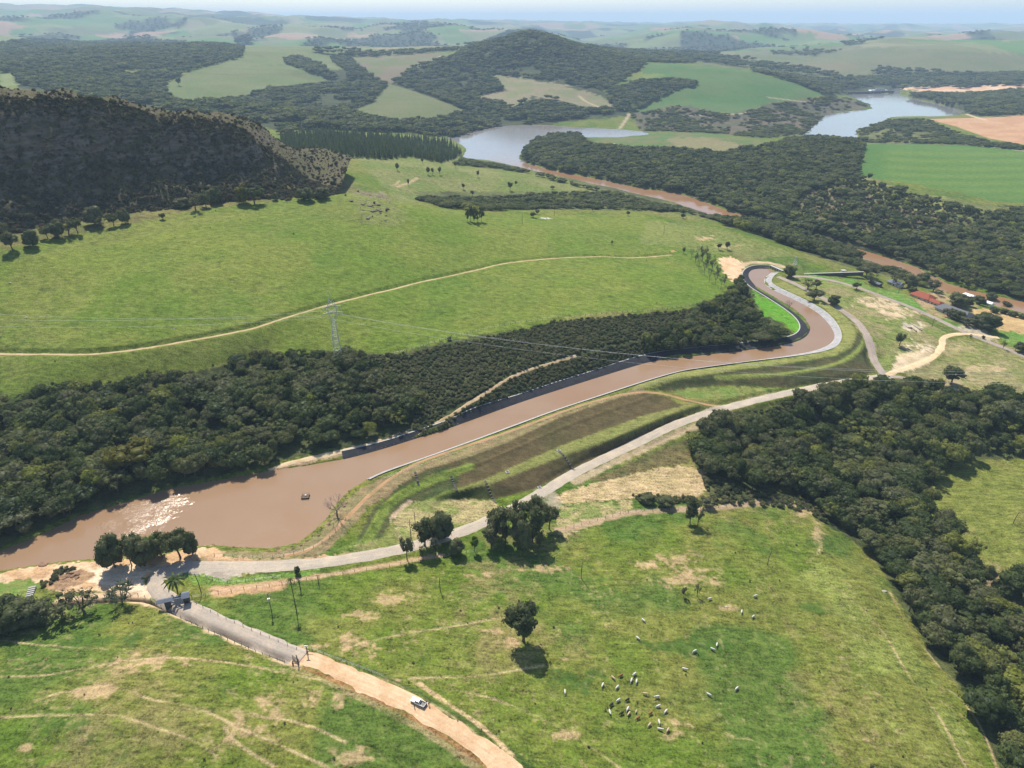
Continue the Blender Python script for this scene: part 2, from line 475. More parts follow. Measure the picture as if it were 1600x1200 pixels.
def level(line_xy, w, drop=0.0, blend=1.5):
    global H
    ln = resample(line_xy, 2.0)
    zc = hs(ln[:, 0], ln[:, 1])
    k = np.ones(9) / 9
    zc = np.convolve(np.pad(zc, 4, mode='edge'), k, mode='valid') - drop
    s = np.concatenate([[0], np.cumsum(np.hypot(*np.diff(ln, axis=0).T))])
    d, par = dist_line(ln, GX, GY, w / 2 + blend + 1)
    zt = np.interp(par, s, zc)
    a = 1 - smooth(w / 2, w / 2 + blend, d)
    H = H * (1 - a) + zt * a


level(ROADS['hillside_track'][0], 4.6, 1.0, 1.0)
for nm in ('gravel_road', 'entrance_road', 'dirt_road', 'curved_road', 'farm_road', 'sand_track', 'wood_road', 'service_track'):
    level(ROADS[nm][0], ROADS[nm][1] + 1.0, 0.0, 2.0)
H = np.where(in_canal, np.minimum(H, -1.2), H)
DITCH = trace("0,958 60,948 110,942 160,938 205,936 235,940 260,951 300,969 350,990 400,1012 450,1032 462,1036")
dd, _ = dist_line(resample(DITCH, 2.0), GX, GY, 4)
H = H - 1.3 * (1 - smooth(.35, 1.3, dd))

GU, GV, GD = project(GX, GY, H)

# ------------------------------------------------------------------ ground cover
SF = fbm(THETA * 150, LNR[:, None] * 150 + 0 * THETA, 51, 3) - .5        # edge raggedness, same size at every distance
SG = fbm(THETA * 150 + 40, LNR[:, None] * 150 + 7 + 0 * THETA, 61, 3) - .5
fine = (GR < 1500)
JU = GU + SF * 13
JV = GV + SG * 9
n_big = fbm(GX / 90, GY / 90, 71, 4)
n_mid = fbm(GX / 22, GY / 22, 81, 4)
n_sml = fbm(GX / 5, GY / 5, 91, 3)


def mix(A, B, t):
    return A + (np.asarray(B) - A) * t[..., None]


lush = np.array([.084, .130, .015]); warm = np.array([.128, .140, .029]); dry = np.array([.190, .155, .066])
C = np.zeros((NR, NC, 3)) + lush
C = mix(C, warm, smooth(.34, .66, n_big * .5 + n_mid * .5))
C = mix(C, np.array([.052, .104, .017]), smooth(.56, .70, fbm(GX / 45 + 9, GY / 45, 101, 4)) * .75)
C = mix(C, dry, smooth(.56, .74, fbm(GX / 60 + 5, GY / 60 + 3, 111, 4) * .6 + n_sml * .4) * .55)
DET = np.ones((NR, NC))          # how much blade-and-tussock detail the material adds
SAND = np.array([.44, .30, .18]); REDSOIL = np.array([.46, .25, .125])


def paint(s, colour, alt=None, amount=1.0, ragged=True, det=None, alt_scale=12.0, poly=None):
    pl = pts(s) if poly is None else poly
    m = inside(pl, JU if ragged else GU, JV if ragged else GV)
    idx = np.where(m)
    c = np.asarray(colour, float)[None, :]
    if alt is not None:
        t = smooth(.36, .62, fbm(GX[idx] / alt_scale, GY[idx] / alt_scale, 131, 4))[:, None]
        c = c * (1 - t) + np.asarray(alt)[None, :] * t
    C[idx] = C[idx] * (1 - amount) + c * amount
    if det is not None:
        DET[idx] = det


def band(s, w, colour, soft_w=None, amount=1.0, det=None, rag=1.2):
    ln = resample(trace(s, 2), 2.0)
    soft_w = soft_w or w * .6
    d, _p = dist_line(ln, GX, GY, w + soft_w + 2)
    t = (1 - smooth(w * .5, w * .5 + soft_w, d + (n_sml - .5) * w * rag)) * amount
    C[:] = mix(C, colour, t)
    if det is not None:
        DET[t > .5] = det


def patch(u, v, ru, rv, colour=SAND, strength=1.0):
    e = 1 - np.hypot((GU - u) / ru, (GV - v) / rv)
    idx = np.where(e > 0)
    k = smooth(.30, .62, e[idx] * .60 + (n_sml[idx] - .5) * .85 + (n_mid[idx] - .5) * .7 + (vnoise(GX[idx] / 1.3, GY[idx] / 1.3, 191) - .5) * .45) * strength
    C[idx] = C[idx] + (np.asarray(colour) - C[idx]) * k[:, None]
    DET[idx] = DET[idx] * (1 - .6 * k)


# -- far country: a patchwork of pastures, crops, bare soil and valley woods
cell = 330.0
wx = GX + (fbm(GX / 500, GY / 500, 141, 3) - .5) * 700; wy = GY + (fbm(GX / 500 + 8, GY / 500, 151, 3) - .5) * 700
pick = vnoise(np.floor(wx / cell) * 7.77 + .5, np.floor(wy / (cell * 1.3)) * 5.31 + .5, 161)
pal = 1.38 * np.array([[.085, .115, .042], [.115, .125, .058], [.070, .110, .035], [.095, .105, .048], [.20, .135, .09], [.062, .115, .035], [.13, .125, .07], [.080, .095, .042], [.105, .13, .05], [.16, .14, .085]])
FAR = pal[np.clip((pick * len(pal)).astype(int), 0, len(pal) - 1)]
wood = smooth(.475, .515, fbm(GX / 420 + 2, GY / 700, 171, 5) * .75 + (1 - ridge) * .24 + .03)
FAR = mix(FAR, np.array([.032, .046, .026]), wood)
fm = smooth(2900, 3300, GR + SF * 500)
C = mix(C, FAR, fm)
DET = DET * (1 - fm * .7)
FAR_WOOD = (wood > .6) & (GR > 3100) & (GR < 8500)
FLOOR = [.034, .044, .020]

# -- middle ground
PASTURE2 = [.135, .165, .05]
paint("440,200 720,215 760,260 900,285 1050,320 1000,330 760,320 620,315 560,250", [.115, .150, .036], [.155, .165, .055], alt_scale=40)
paint("0,70 258,132 300,112 375,92 560,90 700,93 760,62 800,48 838,46 880,62 1010,95 945,145 985,180 850,195 720,212 560,205 440,205 250,170 30,140", FLOOR, [.05, .062, .026], det=.3)
paint("258,132 300,112 375,90 380,72 430,69 540,78 566,90 548,105 520,110 470,98 445,95 480,108 528,122 500,128 420,140 350,158 310,163 268,158", [.108, .140, .050], [.124, .142, .060], ragged=False, det=.4, alt_scale=70)
paint("540,178 585,160 607,131 640,140 690,158 735,175 680,186 620,190", [.106, .124, .048], [.116, .126, .054], ragged=False, det=.4, alt_scale=60)
paint("745,150 790,142 770,118 812,121 870,130 940,150 955,165 930,172 880,160 830,150 818,170 780,171", [.150, .160, .075], [.19, .165, .10], det=.4, alt_scale=40)
paint("548,80 690,74 706,88 690,103 640,108 630,128 600,131 566,110", [.112, .130, .054], [.15, .122, .078], det=.4, alt_scale=80)
paint("0,60 120,62 125,72 40,82 0,84", [.16, .2, .07], det=.4)
paint("0,113 22,114 28,136 0,134", [.15, .18, .07], det=.4)
paint("945,142 958,131 1000,124 1010,98 1062,100 1150,108 1230,126 1286,148 1240,156 1200,162 1160,179 1110,173 1060,163 1000,178 984,173 1010,161 1060,141 1090,129 1062,124 1000,126", [.062, .128, .036], [.078, .130, .042], ragged=False, det=.3, alt_scale=60)
paint("945,142 958,131 1000,124 1000,113 1040,118 1000,127", [.125, .165, .042], det=.3)
paint("985,178 1060,164 1140,179 1210,161 1290,150 1332,155 1362,166 1320,173 1290,182 1255,212 1190,215 1100,206 1000,204", [.112, .092, .062], [.075, .075, .045], det=.4, alt_scale=30)
paint("900,212 985,208 1090,207 1198,221 1182,229 1130,240 1040,233 960,227", [.068, .128, .034], [.12, .125, .05], det=.4, alt_scale=35)
paint("1040,216 1100,214 1170,228 1130,236 1060,230", [.17, .155, .075], det=.5)
paint("812,250 835,222 900,212 960,230 1130,241 1240,218 1345,222 1340,275 1500,318 1700,330 1800,560 1600,472 1431,416 1240,360 1060,301 867,266", FLOOR, [.055, .06, .028], det=.4)
paint("1180,300 1330,268 1440,305 1560,332 1540,352 1400,372 1280,345 1180,325", [.135, .115, .065], [.085, .085, .042], det=.7, alt_scale=25)
paint("1330,272 1420,298 1600,330 1600,345 1500,345 1400,322 1335,295", [.17, .18, .055], [.105, .12, .04], det=.7, alt_scale=25)
m5 = "1345,224 1420,224 1500,226 1600,236 1750,252 1750,345 1600,318 1550,314 1500,301 1420,286 1346,276 1341,263 1352,245"
paint(m5, [.058, .130, .026], [.064, .134, .030], ragged=False, det=.35, alt_scale=80)
idx5 = np.where(inside(pts(m5), GU, GV))
rows = np.sin((GV[idx5] - .035 * GU[idx5]) * .55 + np.sin(GU[idx5] * .012) * 2.2) * .5 + .5
yel = smooth(1360, 1400, GU[idx5]) * smooth(226, 236, GV[idx5]) * smooth(300, 280, GV[idx5] - (GU[idx5] - 1400) * .12)
C[idx5] = C[idx5] + (np.array([.104, .168, .034]) - C[idx5]) * (yel * (.35 + .5 * rows))[:, None]
paint("1337,204 1390,186 1450,186 1495,208 1560,226 1600,230 1600,236 1500,226 1345,224", [.075, .08, .035], [.12, .13, .045], det=.5, alt_scale=25)
paint("1448,186 1560,183 1600,179 1760,178 1760,245 1600,226 1545,216 1492,197", [.36, .205, .115], [.40, .245, .14], ragged=False, det=.15, alt_scale=40)
paint("1406,139 1440,133 1600,134 1700,136 1700,143 1600,141 1500,148 1462,146 1425,143", [.46, .28, .17], [.5, .36, .24], det=.2, alt_scale=30)
paint("1335,144 1370,134 1400,135 1392,141 1394,145", [.62, .56, .46], det=.1)
paint("1170,80 1300,70 1600,85 1700,100 1700,116 1600,112 1400,117 1300,124 1230,118 1170,108 1080,100", [.100, .116, .050], [.118, .118, .062], amount=.8, det=.4, alt_scale=60)
paint("1170,108 1300,124 1400,117 1600,113 1600,134 1500,134 1410,136 1390,143 1290,149 1240,128", FLOOR, [.05, .06, .03], det=.3)
paint("1408,148 1440,146 1600,141 1600,181 1520,181 1465,164", FLOOR, [.055, .066, .03], det=.3)
paint("440,215 500,208 600,214 680,219 722,240 700,250 640,244 600,250 540,245 480,246 440,238", [.05, .075, .024], det=.5)
paint("720,246 817,258 985,296 1100,330 1240,368 1377,402 1480,448 1450,446 1330,418 1180,364 1060,330 900,328 700,326 640,300 700,300 860,300 940,300 860,272 720,258", [.06, .07, .028], [.10, .115, .04], det=.7, alt_scale=20)
paint("1143,332 1240,362 1377,401 1480,446 1470,456 1400,432 1290,406 1180,366", [.07, .075, .032], det=.6)

# -- the hill foot
paint("-100,340 200,320 400,298 540,285 640,330 620,352 560,345 400,335 250,365 100,395 -100,430", [.150, .135, .052], [.115, .105, .045], amount=.75, alt_scale=18)
paint("548,300 600,300 640,340 610,358 560,345", [.13, .115, .065], [.19, .16, .11], amount=.8, alt_scale=7)
paint("0,555 0,390 300,330 540,300 640,320 760,335 1000,335 1130,370 1130,470 870,495 640,545 400,562 200,596 0,618", [.140, .178, .030], [.104, .164, .020], amount=.68, alt_scale=60, det=.72)
paint("1130,385 1180,400 1220,398 1160,412", dry, amount=.5)
paint("1010,345 1100,350 1200,380 1250,400 1180,405 1120,395 1000,380", [.19, .195, .07], amount=.45)

# -- woods near the canal
paint("-200,640 0,626 100,608 200,600 290,586 370,566 430,556 540,553 620,555 700,532 870,505 1060,488 1130,470 1160,440 1196,460 1215,500 1240,523 1150,545 1060,553 969,571 867,602 800,624 709,660 640,682 560,700 "
      "520,700 430,724 340,745 260,760 125,800 0,855 -200,900", [.040, .050, .021], [.062, .075, .028], det=.8, alt_scale=9)
paint("1075,690 1090,668 1130,648 1180,638 1230,622 1300,609 1390,600 1480,613 1700,640 1700,712 1500,722 1462,748 1449,790 1462,815 1492,850 1522,880 1542,905 1700,895 1700,1250 1575,1250 1560,1200 1500,1078 1450,1018 "
      "1408,945 1368,872 1330,842 1285,816 1276,795 1240,782 1180,780 1110,776 1092,740", [.045, .055, .022], [.07, .085, .03], det=.8, alt_scale=10)
paint("1180,640 1240,622 1340,607 1330,640 1300,690 1230,700 1190,670", [.155, .165, .040], [.08, .1, .03], alt_scale=7)
paint("1448,722 1500,722 1640,714 1700,720 1700,895 1542,905 1522,880 1492,850 1462,815 1449,790 1462,748", [.128, .146, .030], [.148, .150, .040], ragged=False, alt_scale=30)
patch(1545, 905, 60, 35, [.24, .18, .11], .9); patch(1500, 830, 60, 60, [.2, .18, .07], .6)

# -- canal banks and the stepped embankment
VERGE = [.200, .205, .066]
paint("1000,598 1060,582 1162,568 1235,560 1300,546 1318,530 1310,500 1285,480 1254,464 1210,444 1225,440 1300,475 1330,505 1338,524 1330,543 1303,556 1235,567 1160,577 1060,592 1010,606 980,616", VERGE, [.185, .195, .058], ragged=False, alt_scale=8, det=.6)
paint("530,790 575,757 600,746 667,722 802,673 937,626 1004,604 1015,612 975,632 930,653 867,679 780,709 700,734 658,748 620,768 575,792 548,824 500,868 420,872 345,866 371,861 424,863 469,853 500,834", [.215, .160, .085], [.185, .160, .075], alt_scale=6, det=.6)
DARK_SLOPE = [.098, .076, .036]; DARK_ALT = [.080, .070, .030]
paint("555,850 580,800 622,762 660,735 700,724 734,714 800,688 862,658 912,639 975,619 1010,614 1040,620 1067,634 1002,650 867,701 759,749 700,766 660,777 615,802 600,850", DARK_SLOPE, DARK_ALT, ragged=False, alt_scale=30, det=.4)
paint("555,850 580,800 622,762 660,738 700,728 720,756 700,772 660,782 615,808 600,850", [.048, .066, .022], [.070, .076, .028], alt_scale=9, det=.6)
paint("640,800 690,770 759,752 768,770 773,779 700,782 660,810", [.048, .066, .022], [.070, .076, .028], alt_scale=9, det=.6)
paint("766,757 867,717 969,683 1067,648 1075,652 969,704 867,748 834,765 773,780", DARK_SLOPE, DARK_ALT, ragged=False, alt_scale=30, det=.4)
paint("690,776 715,764 759,748 867,700 1002,650 1067,634 1150,632 1140,640 1067,647 969,684 867,718 766,757 715,768", [.175, .180, .056], [.160, .170, .050], ragged=False, alt_scale=14, det=.5)
band("735,728 700,742 665,753 628,770 602,792 582,830 565,862", 3.4, [.140, .185, .036], 1.2, det=.6, rag=.3)
band("700,770 660,790 640,802", 2.0, [.135, .17, .04], 1.0, det=.6, rag=.3)
band("545,862 590,850 620,835", 5, [.15, .2, .045], 3, .7)
paint("1014,608 1060,593 1142,580 1227,569 1304,557 1331,543 1341,518 1358,530 1354,556 1368,581 1337,592 1300,598 1216,606 1134,602 1085,606 1046,612", [.072, .066, .030], [.050, .060, .024], ragged=False, alt_scale=9, det=.6)
paint("1052,612 1080,606 1134,603 1180,606 1216,608 1180,619 1092,625 1064,618", [.125, .175, .040], [.165, .18, .052], alt_scale=9, det=.6)
band("1118,590 1156,587.5 1222,586 1308,570.5 1345,547 1353,526", 2.6, [.165, .195, .048], .8, det=.6, rag=.3)
band("620,757 660,732 700,719 800,684 862,655 912,636 975,616", 1.0, [.26, .20, .10], .8, .5)
paint("612,805 640,786 700,780 770,782 792,800 745,828 665,851 628,846 612,825", [.285, .24, .115], [.175, .195, .06], alt_scale=7)
band("640,784 618,800 612,815 622,840 632,858", 1.6, [.36, .27, .18], .7)
paint("545,868 560,850 600,840 615,810 628,846 640,858 560,872", [.20, .19, .075], [.15, .17, .045], alt_scale=8, det=.7)
paint("872,772 930,755 1000,737 1060,728 1102,735 1106,762 1090,778 1000,778 900,786 866,786", [.40, .30, .165], [.32, .25, .125], alt_scale=5)
paint("862,790 990,781 985,800 930,818 875,842", [.16, .195, .055], [.30, .25, .12], alt_scale=5)
paint("918,752 1000,715 1085,678 1078,722 1010,735 950,752", [.115, .095, .040], [.09, .09, .034], alt_scale=10)
band("850,768 864,778 866,788 852,797", 4, [.36, .30, .23], 3, .7, .3)
band("872,828 930,815 985,800 1060,797 1110,796 1200,783 1265,795", 2.6, [.33, .235, .15], 1.6, .9, .4)
band("1130,640 1180,622 1260,607", 2, [.42, .34, .26], 2, .8)
band("900,752 980,712 1080,668 1140,645", 2.4, [.44, .33, .22], 2, .75, .3)

# -- inside of the bend, headworks, farm side
paint("1176,452 1205,470 1240,490 1257,510 1246,523 1226,505 1192,492 1180,470", [.085, .235, .018], [.10, .225, .025], alt_scale=8, det=.6)
paint("1122,404 1142,402 1162,411 1158,440 1149,446 1128,420", [.50, .33, .19], [.56, .40, .25], alt_scale=6, det=.3)
band("1158,415 1175,409 1205,411 1222,417", 4, [.46, .34, .21], 2, .9, .3)
paint("1225,436 1330,440 1420,488 1480,520 1450,555 1385,585 1360,540 1320,490 1260,452", [.150, .18, .048], [.215, .195, .085], alt_scale=14)
patch(1372, 478, 52, 20, [.50, .38, .25], 1.0); patch(1400, 490, 45, 14, [.5, .38, .25], .9); patch(1440, 548, 48, 26, [.60, .49, .36], 1.1); patch(1425, 512, 26, 12, [.55, .45, .34], .8)
paint("1405,552 1450,548 1470,560 1440,575 1390,585", [.56, .44, .30], [.46, .36, .22], amount=.85, alt_scale=6, det=.3)
paint("1370,452 1400,452 1470,493 1545,532 1500,517 1440,490 1395,470 1340,448 1262,434 1262,428 1340,436", [.10, .20, .035], [.13, .19, .045], alt_scale=10)
paint("1470,530 1560,535 1700,590 1700,640 1560,620 1480,604 1400,590 1450,568", [.175, .185, .060], [.21, .19, .085], alt_scale=14)
paint("1513,481 1540,482 1600,496 1700,512 1700,530 1600,521 1560,515 1520,497", [.44, .31, .145], [.38, .26, .12], alt_scale=10, det=.3)
paint("1560,517 1600,522 1700,534 1700,575 1600,548 1565,533", [.10, .205, .035], [.12, .2, .04])
paint("1430,462 1470,452 1530,478 1515,490 1470,500 1440,480", [.30, .21, .12], [.2, .19, .07], alt_scale=8)
paint("1490,512 1520,505 1545,520 1560,535 1530,528", [.4, .33, .25], amount=.8)
patch(1480, 600, 120, 20, [.4, .3, .18], .6); patch(1545, 575, 60, 14, [.45, .33, .2], .7); patch(1500, 545, 90, 16, [.36, .28, .15], .6)
patch(1050, 392, 24, 7, REDSOIL, 1.2); patch(1110, 372, 50, 5, [.42, .29, .17], .9); patch(1150, 385, 60, 8, [.36, .27, .15], .7)
patch(850, 341, 16, 3, [.5, .48, .44], 1.3)

# -- entrance yard, shores
paint("-200,935 0,897 60,884 150,876 250,866 330,853 350,862 345,874 300,880 258,888 222,903 246,938 205,934 150,922 105,930 60,915 0,930 -200,985", [.50, .36, .225], [.42, .27, .15], alt_scale=6, det=.3)
paint("150,885 235,880 222,905 246,940 215,930 165,915 120,905", [.60, .47, .34], [.54, .42, .29], det=.2)
paint("62,912 90,898 130,890 150,900 120,915 80,925", [.30, .195, .11], [.22, .14, .085], alt_scale=2.5, det=.6)
paint("-100,925 0,912 50,905 70,915 40,930 0,938 -100,955", [.11, .175, .035], [.15, .19, .05], alt_scale=4)
paint("420,734 470,717 530,704 600,686 640,672 655,680 600,693 530,712 470,727 425,735", [.42, .31, .19], [.3, .22, .13], alt_scale=5, det=.4)
paint("310,868 420,873 520,868 545,862 560,868 460,880 380,882 310,880", [.40, .26, .15], [.25, .2, .1], alt_scale=5, det=.4)
paint("296,888 330,893 360,903 430,897 500,888 500,895 430,906 350,915 300,912 285,900", [.105, .195, .032], [.13, .2, .04], alt_scale=8)
band("330,920 400,914 450,908 520,897 600,884 690,867", 1.2, [.40, .26, .155], 1.6, .8, .4)
band("340,926 410,920 440,914", 2.6, [.42, .26, .15], 2.2, .9, .4)
band("95,938 160,934 215,934 250,948 300,970 360,998 420,1022 465,1040", 2.6, [.50, .36, .23], 2.0, .95, .3)
band("240,935 300,962 370,992 450,1028", 2.0, [.125, .15, .04], 1.5, .8)

# -- worn earth on the front pastures
for a in ((1060, 878, 60, 22), (1010, 888, 46, 16), (1100, 890, 60, 14), (1085, 905, 90, 14), (1275, 835, 14, 34), (1260, 802, 30, 12), (1248, 888, 26, 9), (600, 1012, 70, 26), (560, 1000, 60, 16), (590, 1060, 60, 20),
          (650, 1065, 40, 14), (735, 898, 70, 10), (620, 938, 80, 16), (560, 960, 60, 12), (700, 905, 90, 9), (850, 890, 60, 12), (800, 1005, 30, 9), (765, 985, 34, 8), (380, 1130, 60, 50), (420, 1090, 50, 40), (270, 1033, 110, 16),
          (430, 1050, 60, 14), (150, 1080, 60, 14), (350, 1160, 40, 30), (40, 1168, 30, 14), (520, 1090, 70, 24), (230, 1040, 90, 20), (880, 1030, 22, 7), (690, 1052, 14, 8), (715, 1060, 12, 5), (1140, 950, 18, 6), (1320, 1028, 24, 7),
          (1345, 1155, 20, 10), (1060, 1150, 30, 10), (975, 1128, 24, 7), (1270, 1195, 20, 8), (885, 1150, 34, 10), (1060, 1130, 40, 9), (1150, 1150, 30, 8), (540, 1180, 50, 16), (470, 1010, 40, 10)):
    patch(a[0], a[1], a[2] * 1.1, a[3] * 1.1, [.38, .27, .15], .72)
for u, v, ru, rv in ((760, 940, 120, 14), (1200, 860, 130, 34), (870, 1060, 150, 30), (1260, 950, 120, 24), (150, 1000, 130, 20), (330, 1000, 100, 12), (690, 1000, 80, 14), (1050, 1010, 160, 24), (100, 1130, 80, 22), (930, 905, 90, 10)):
    patch(u, v, ru, rv, [.047, .100, .016], .8)
paint("1290,870 1370,905 1420,1000 1500,1120 1560,1260 1440,1260 1380,1120 1300,960 1240,900", warm * 1.02, [.165, .195, .045], amount=.7, alt_scale=14)
paint("236,886 300,878 352,876 425,881 432,890 382,897 352,907 318,898 290,894 266,906 240,905", [.36, .31, .25], [.28, .245, .20], alt_scale=5, det=.2)
PATHS = ["0,1057 60,1058 130,1045 200,1032 260,1026 330,1032 400,1042 440,1050 500,1062",
         "0,1121 70,1117 120,1118 170,1116 200,1122 250,1140 300,1154 340,1182",
         "30,1110 80,1085 110,1080 150,1073 190,1075 230,1093 300,1102 340,1120 390,1145 440,1165 520,1203",
         "290,1107 340,1112 385,1110 410,1122 450,1124 500,1140 540,1160",
         "350,1135 372,1165 430,1198", "1270,893 1320,930 1380,980 1420,1060 1470,1120 1512,1205",
         "1390,925 1420,985 1450,1020 1470,1045", "1482,1078 1500,1090 1530,1130 1548,1170 1560,1205", "1283,835 1283,862 1260,880",
         "600,1058 660,1090 720,1128 770,1170 810,1205", "540,1012 620,992 700,980 790,964", "640,1060 700,1058 760,1056 850,1040",
         "0,1000 80,1010 160,1012", "700,1075 800,1100 900,1150 980,1210", "610,290 620,288 625,281"]
for k_, s_ in enumerate(PATHS):
    ln_ = resample(trace(s_, 2), 1.0)
    d_, a_ = dist_line(ln_, GX, GY, 4)
    ww_ = 2.0 if '610,290' in s_ else .22
    t_ = (1 - smooth(ww_ * .6, ww_ * .6 + .62, d_ + (n_sml - .5) * .5)) * (.18 + .50 * smooth(.35, .6, fbm(a_ / 14, a_ * 0 + k_, 221, 3)))
    C[:] = mix(C, np.array([.40, .30, .17]), t_ * (d_ < 4))
# crumbs of bare earth among the grass of the grazed hills
front = inside(pts("-100,960 200,940 480,1010 560,920 800,880 1000,850 1250,810 1400,960 1600,1260 -100,1260"), GU, GV) & (C[..., 1] > C[..., 0] * .98)
crumb = smooth(.80, .92, vnoise(GX / 1.5, GY / 1.5, 231) * .72 + fbm(GX / 18, GY / 18, 241, 3) * .42) * front
C[:] = mix(C, np.array([.34, .255, .14]), crumb * .34)
hag = smooth(.74, .86, vnoise(GX / 2.1, GY / 1.6, 251) * .7 + fbm(GX / 25, GY / 25, 261, 3) * .4) * (GR < 760) * (C[..., 1] > C[..., 0] * .98)
C[:] = mix(C, np.array([.045, .078, .016]), hag * .5)
# eroded left edge with bank shadow painted in, grassy right verge of dirt road
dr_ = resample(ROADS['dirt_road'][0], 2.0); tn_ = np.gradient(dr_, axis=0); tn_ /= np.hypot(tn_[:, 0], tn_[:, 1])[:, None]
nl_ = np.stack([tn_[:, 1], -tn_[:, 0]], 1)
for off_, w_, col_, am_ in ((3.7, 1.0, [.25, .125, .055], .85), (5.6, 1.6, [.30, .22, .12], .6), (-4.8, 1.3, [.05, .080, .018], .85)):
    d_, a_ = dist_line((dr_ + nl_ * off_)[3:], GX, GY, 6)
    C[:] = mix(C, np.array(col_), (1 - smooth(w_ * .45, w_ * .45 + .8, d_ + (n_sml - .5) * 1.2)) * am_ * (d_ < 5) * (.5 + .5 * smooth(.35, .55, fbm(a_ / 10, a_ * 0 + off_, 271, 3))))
d_, a_ = dist_line(resample(DITCH, 1.0), GX, GY, 3)
C[:] = mix(C, np.array([.040, .036, .022]), (1 - smooth(.5, 1.1, d_)) * .95)
# farm tracks and crop lines of the middle ground
for s_, w_, col_ in (("1062,181 1120,180 1165,177 1182,172", 5, [.42, .33, .22]), ("984,176 976,190 968,201", 5, [.36, .29, .2]), ("688,88 700,97 712,110", 7, [.42, .30, .19]), ("905,150 925,164 952,172", 6, [.36, .28, .17]),
                      ("948,226 960,223 956,231 950,235", 5, [.5, .42, .3]), ("1345,224 1420,223 1500,225 1600,236", 3, [.33, .3, .22]), ("1200,152 1260,160 1290,157", 4, [.4, .33, .22]), ("1510,178 1530,184 1540,188", 5, [.48, .38, .26]),
                      ("300,112 350,118 420,116 500,112", 4, [.075, .095, .04]), ("330,102 400,104 450,101", 4, [.08, .1, .04]), ("390,88 440,88 470,92", 3, [.08, .1, .04]), ("620,292 640,285 652,278", 3, [.36, .27, .16])):
    d_, a_ = dist_line(resample(trace(s_, 2), 8.0), GX, GY, w_ * 3)
    C[:] = mix(C, np.array(col_), (1 - smooth(w_ * .5, w_ * 1.1, d_)) * .8)
band("655,1068 720,1112 770,1150 800,1180", .8, [.42, .30, .17], .8, .8)
C *= (.93 + .14 * vnoise(GX / 2.2, GY / 2.2, 181))[..., None]
C = np.clip(C, .012, .75)

# ------------------------------------------------------------------ materials


def new_mat(name):
    m = bpy.data.materials.new(name)
    m.use_nodes = True
    nt = m.node_tree
    for n in list(nt.nodes):
        nt.nodes.remove(n)
    return m, nt, nt.nodes, nt.links


class NB:
    """tiny node-tree builder"""

    def __init__(self, name):
        self.m, self.nt, self.n, self.l = new_mat(name)
        self.out = self.n.new('ShaderNodeOutputMaterial')

    def add(self, t, **kw):
        n = self.n.new(t)
        for k, v in kw.items():
            if k == 'ins':
                for i, val in v.items():
                    if hasattr(val, 'links'):
                        self.l.new(val, n.inputs[i])
                    else:
                        n.inputs[i].default_value = val
            else:
                setattr(n, k, v)
        return n

    def noise(self, scale, detail=3, rough=.55, vec=None):
        n = self.add('ShaderNodeTexNoise', ins={'Scale': scale, 'Detail': detail, 'Roughness': rough})
        if vec is not None:
            self.l.new(vec, n.inputs['Vector'])
        return n.outputs['Fac']

    def pos(self):
        return self.add('ShaderNodeNewGeometry').outputs['Position']

    def objco(self):
        return self.add('ShaderNodeTexCoord').outputs['Object']

    def remap(self, fac, a, b, c, d):
        return self.add('ShaderNodeMapRange', ins={0: fac, 1: a, 2: b, 3: c, 4: d}).outputs[0]

    def mixc(self, fac, a, b, mode='MIX'):
        n = self.add('ShaderNodeMix', data_type='RGBA', blend_type=mode, clamp_factor=True)
        for i, val in ((0, fac), (6, a), (7, b)):
            if hasattr(val, 'links'):
                self.l.new(val, n.inputs[i])
            else:
                n.inputs[i].default_value = val if not isinstance(val, (tuple, list)) or len(val) == 4 else tuple(val) + (1,)
        return n.outputs[2]

    def math(self, op, a, b=0.0):
        return self.add('ShaderNodeMath', operation=op, ins={0: a, 1: b}).outputs[0]

    def scale(self, col, fac):
        n = self.add('ShaderNodeVectorMath', operation='SCALE')
        self.l.new(col, n.inputs[0])
        if hasattr(fac, 'links'):
            self.l.new(fac, n.inputs['Scale'])
        else:
            n.inputs['Scale'].default_value = fac
        return n.outputs[0]

    def bump(self, h, strength, dist):
        return self.add('ShaderNodeBump', ins={'Strength': strength, 'Distance': dist, 'Height': h}).outputs[0]

    def finish(self, col, rough=.9, spec=.2, normal=None, metallic=0.0):
        b = self.add('ShaderNodeBsdfPrincipled')
        for i, val in (('Base Color', col), ('Roughness', rough), ('Specular IOR Level', spec), ('Metallic', metallic)):
            if hasattr(val, 'links'):
                self.l.new(val, b.inputs[i])
            else:
                b.inputs[i].default_value = val if not isinstance(val, (tuple, list)) or len(val) == 4 else tuple(val) + (1,)
        if normal is not None:
            self.l.new(normal, b.inputs['Normal'])
        self.l.new(b.outputs[0], self.out.inputs[0])
        return self.m


def plain(name, col, rough=.8, var=.25, scale=3.0, spec=.2, metallic=0.0):
    """painted, dusty or weathered surface: a colour with soft wear"""
    b = NB(name)
    f = b.noise(scale, 4, .6, b.objco())
    c = b.mixc(f, tuple(x * (1 - var) for x in col), tuple(min(1, x * (1 + var)) for x in col))
    return b.finish(c, rough, spec, None, metallic)


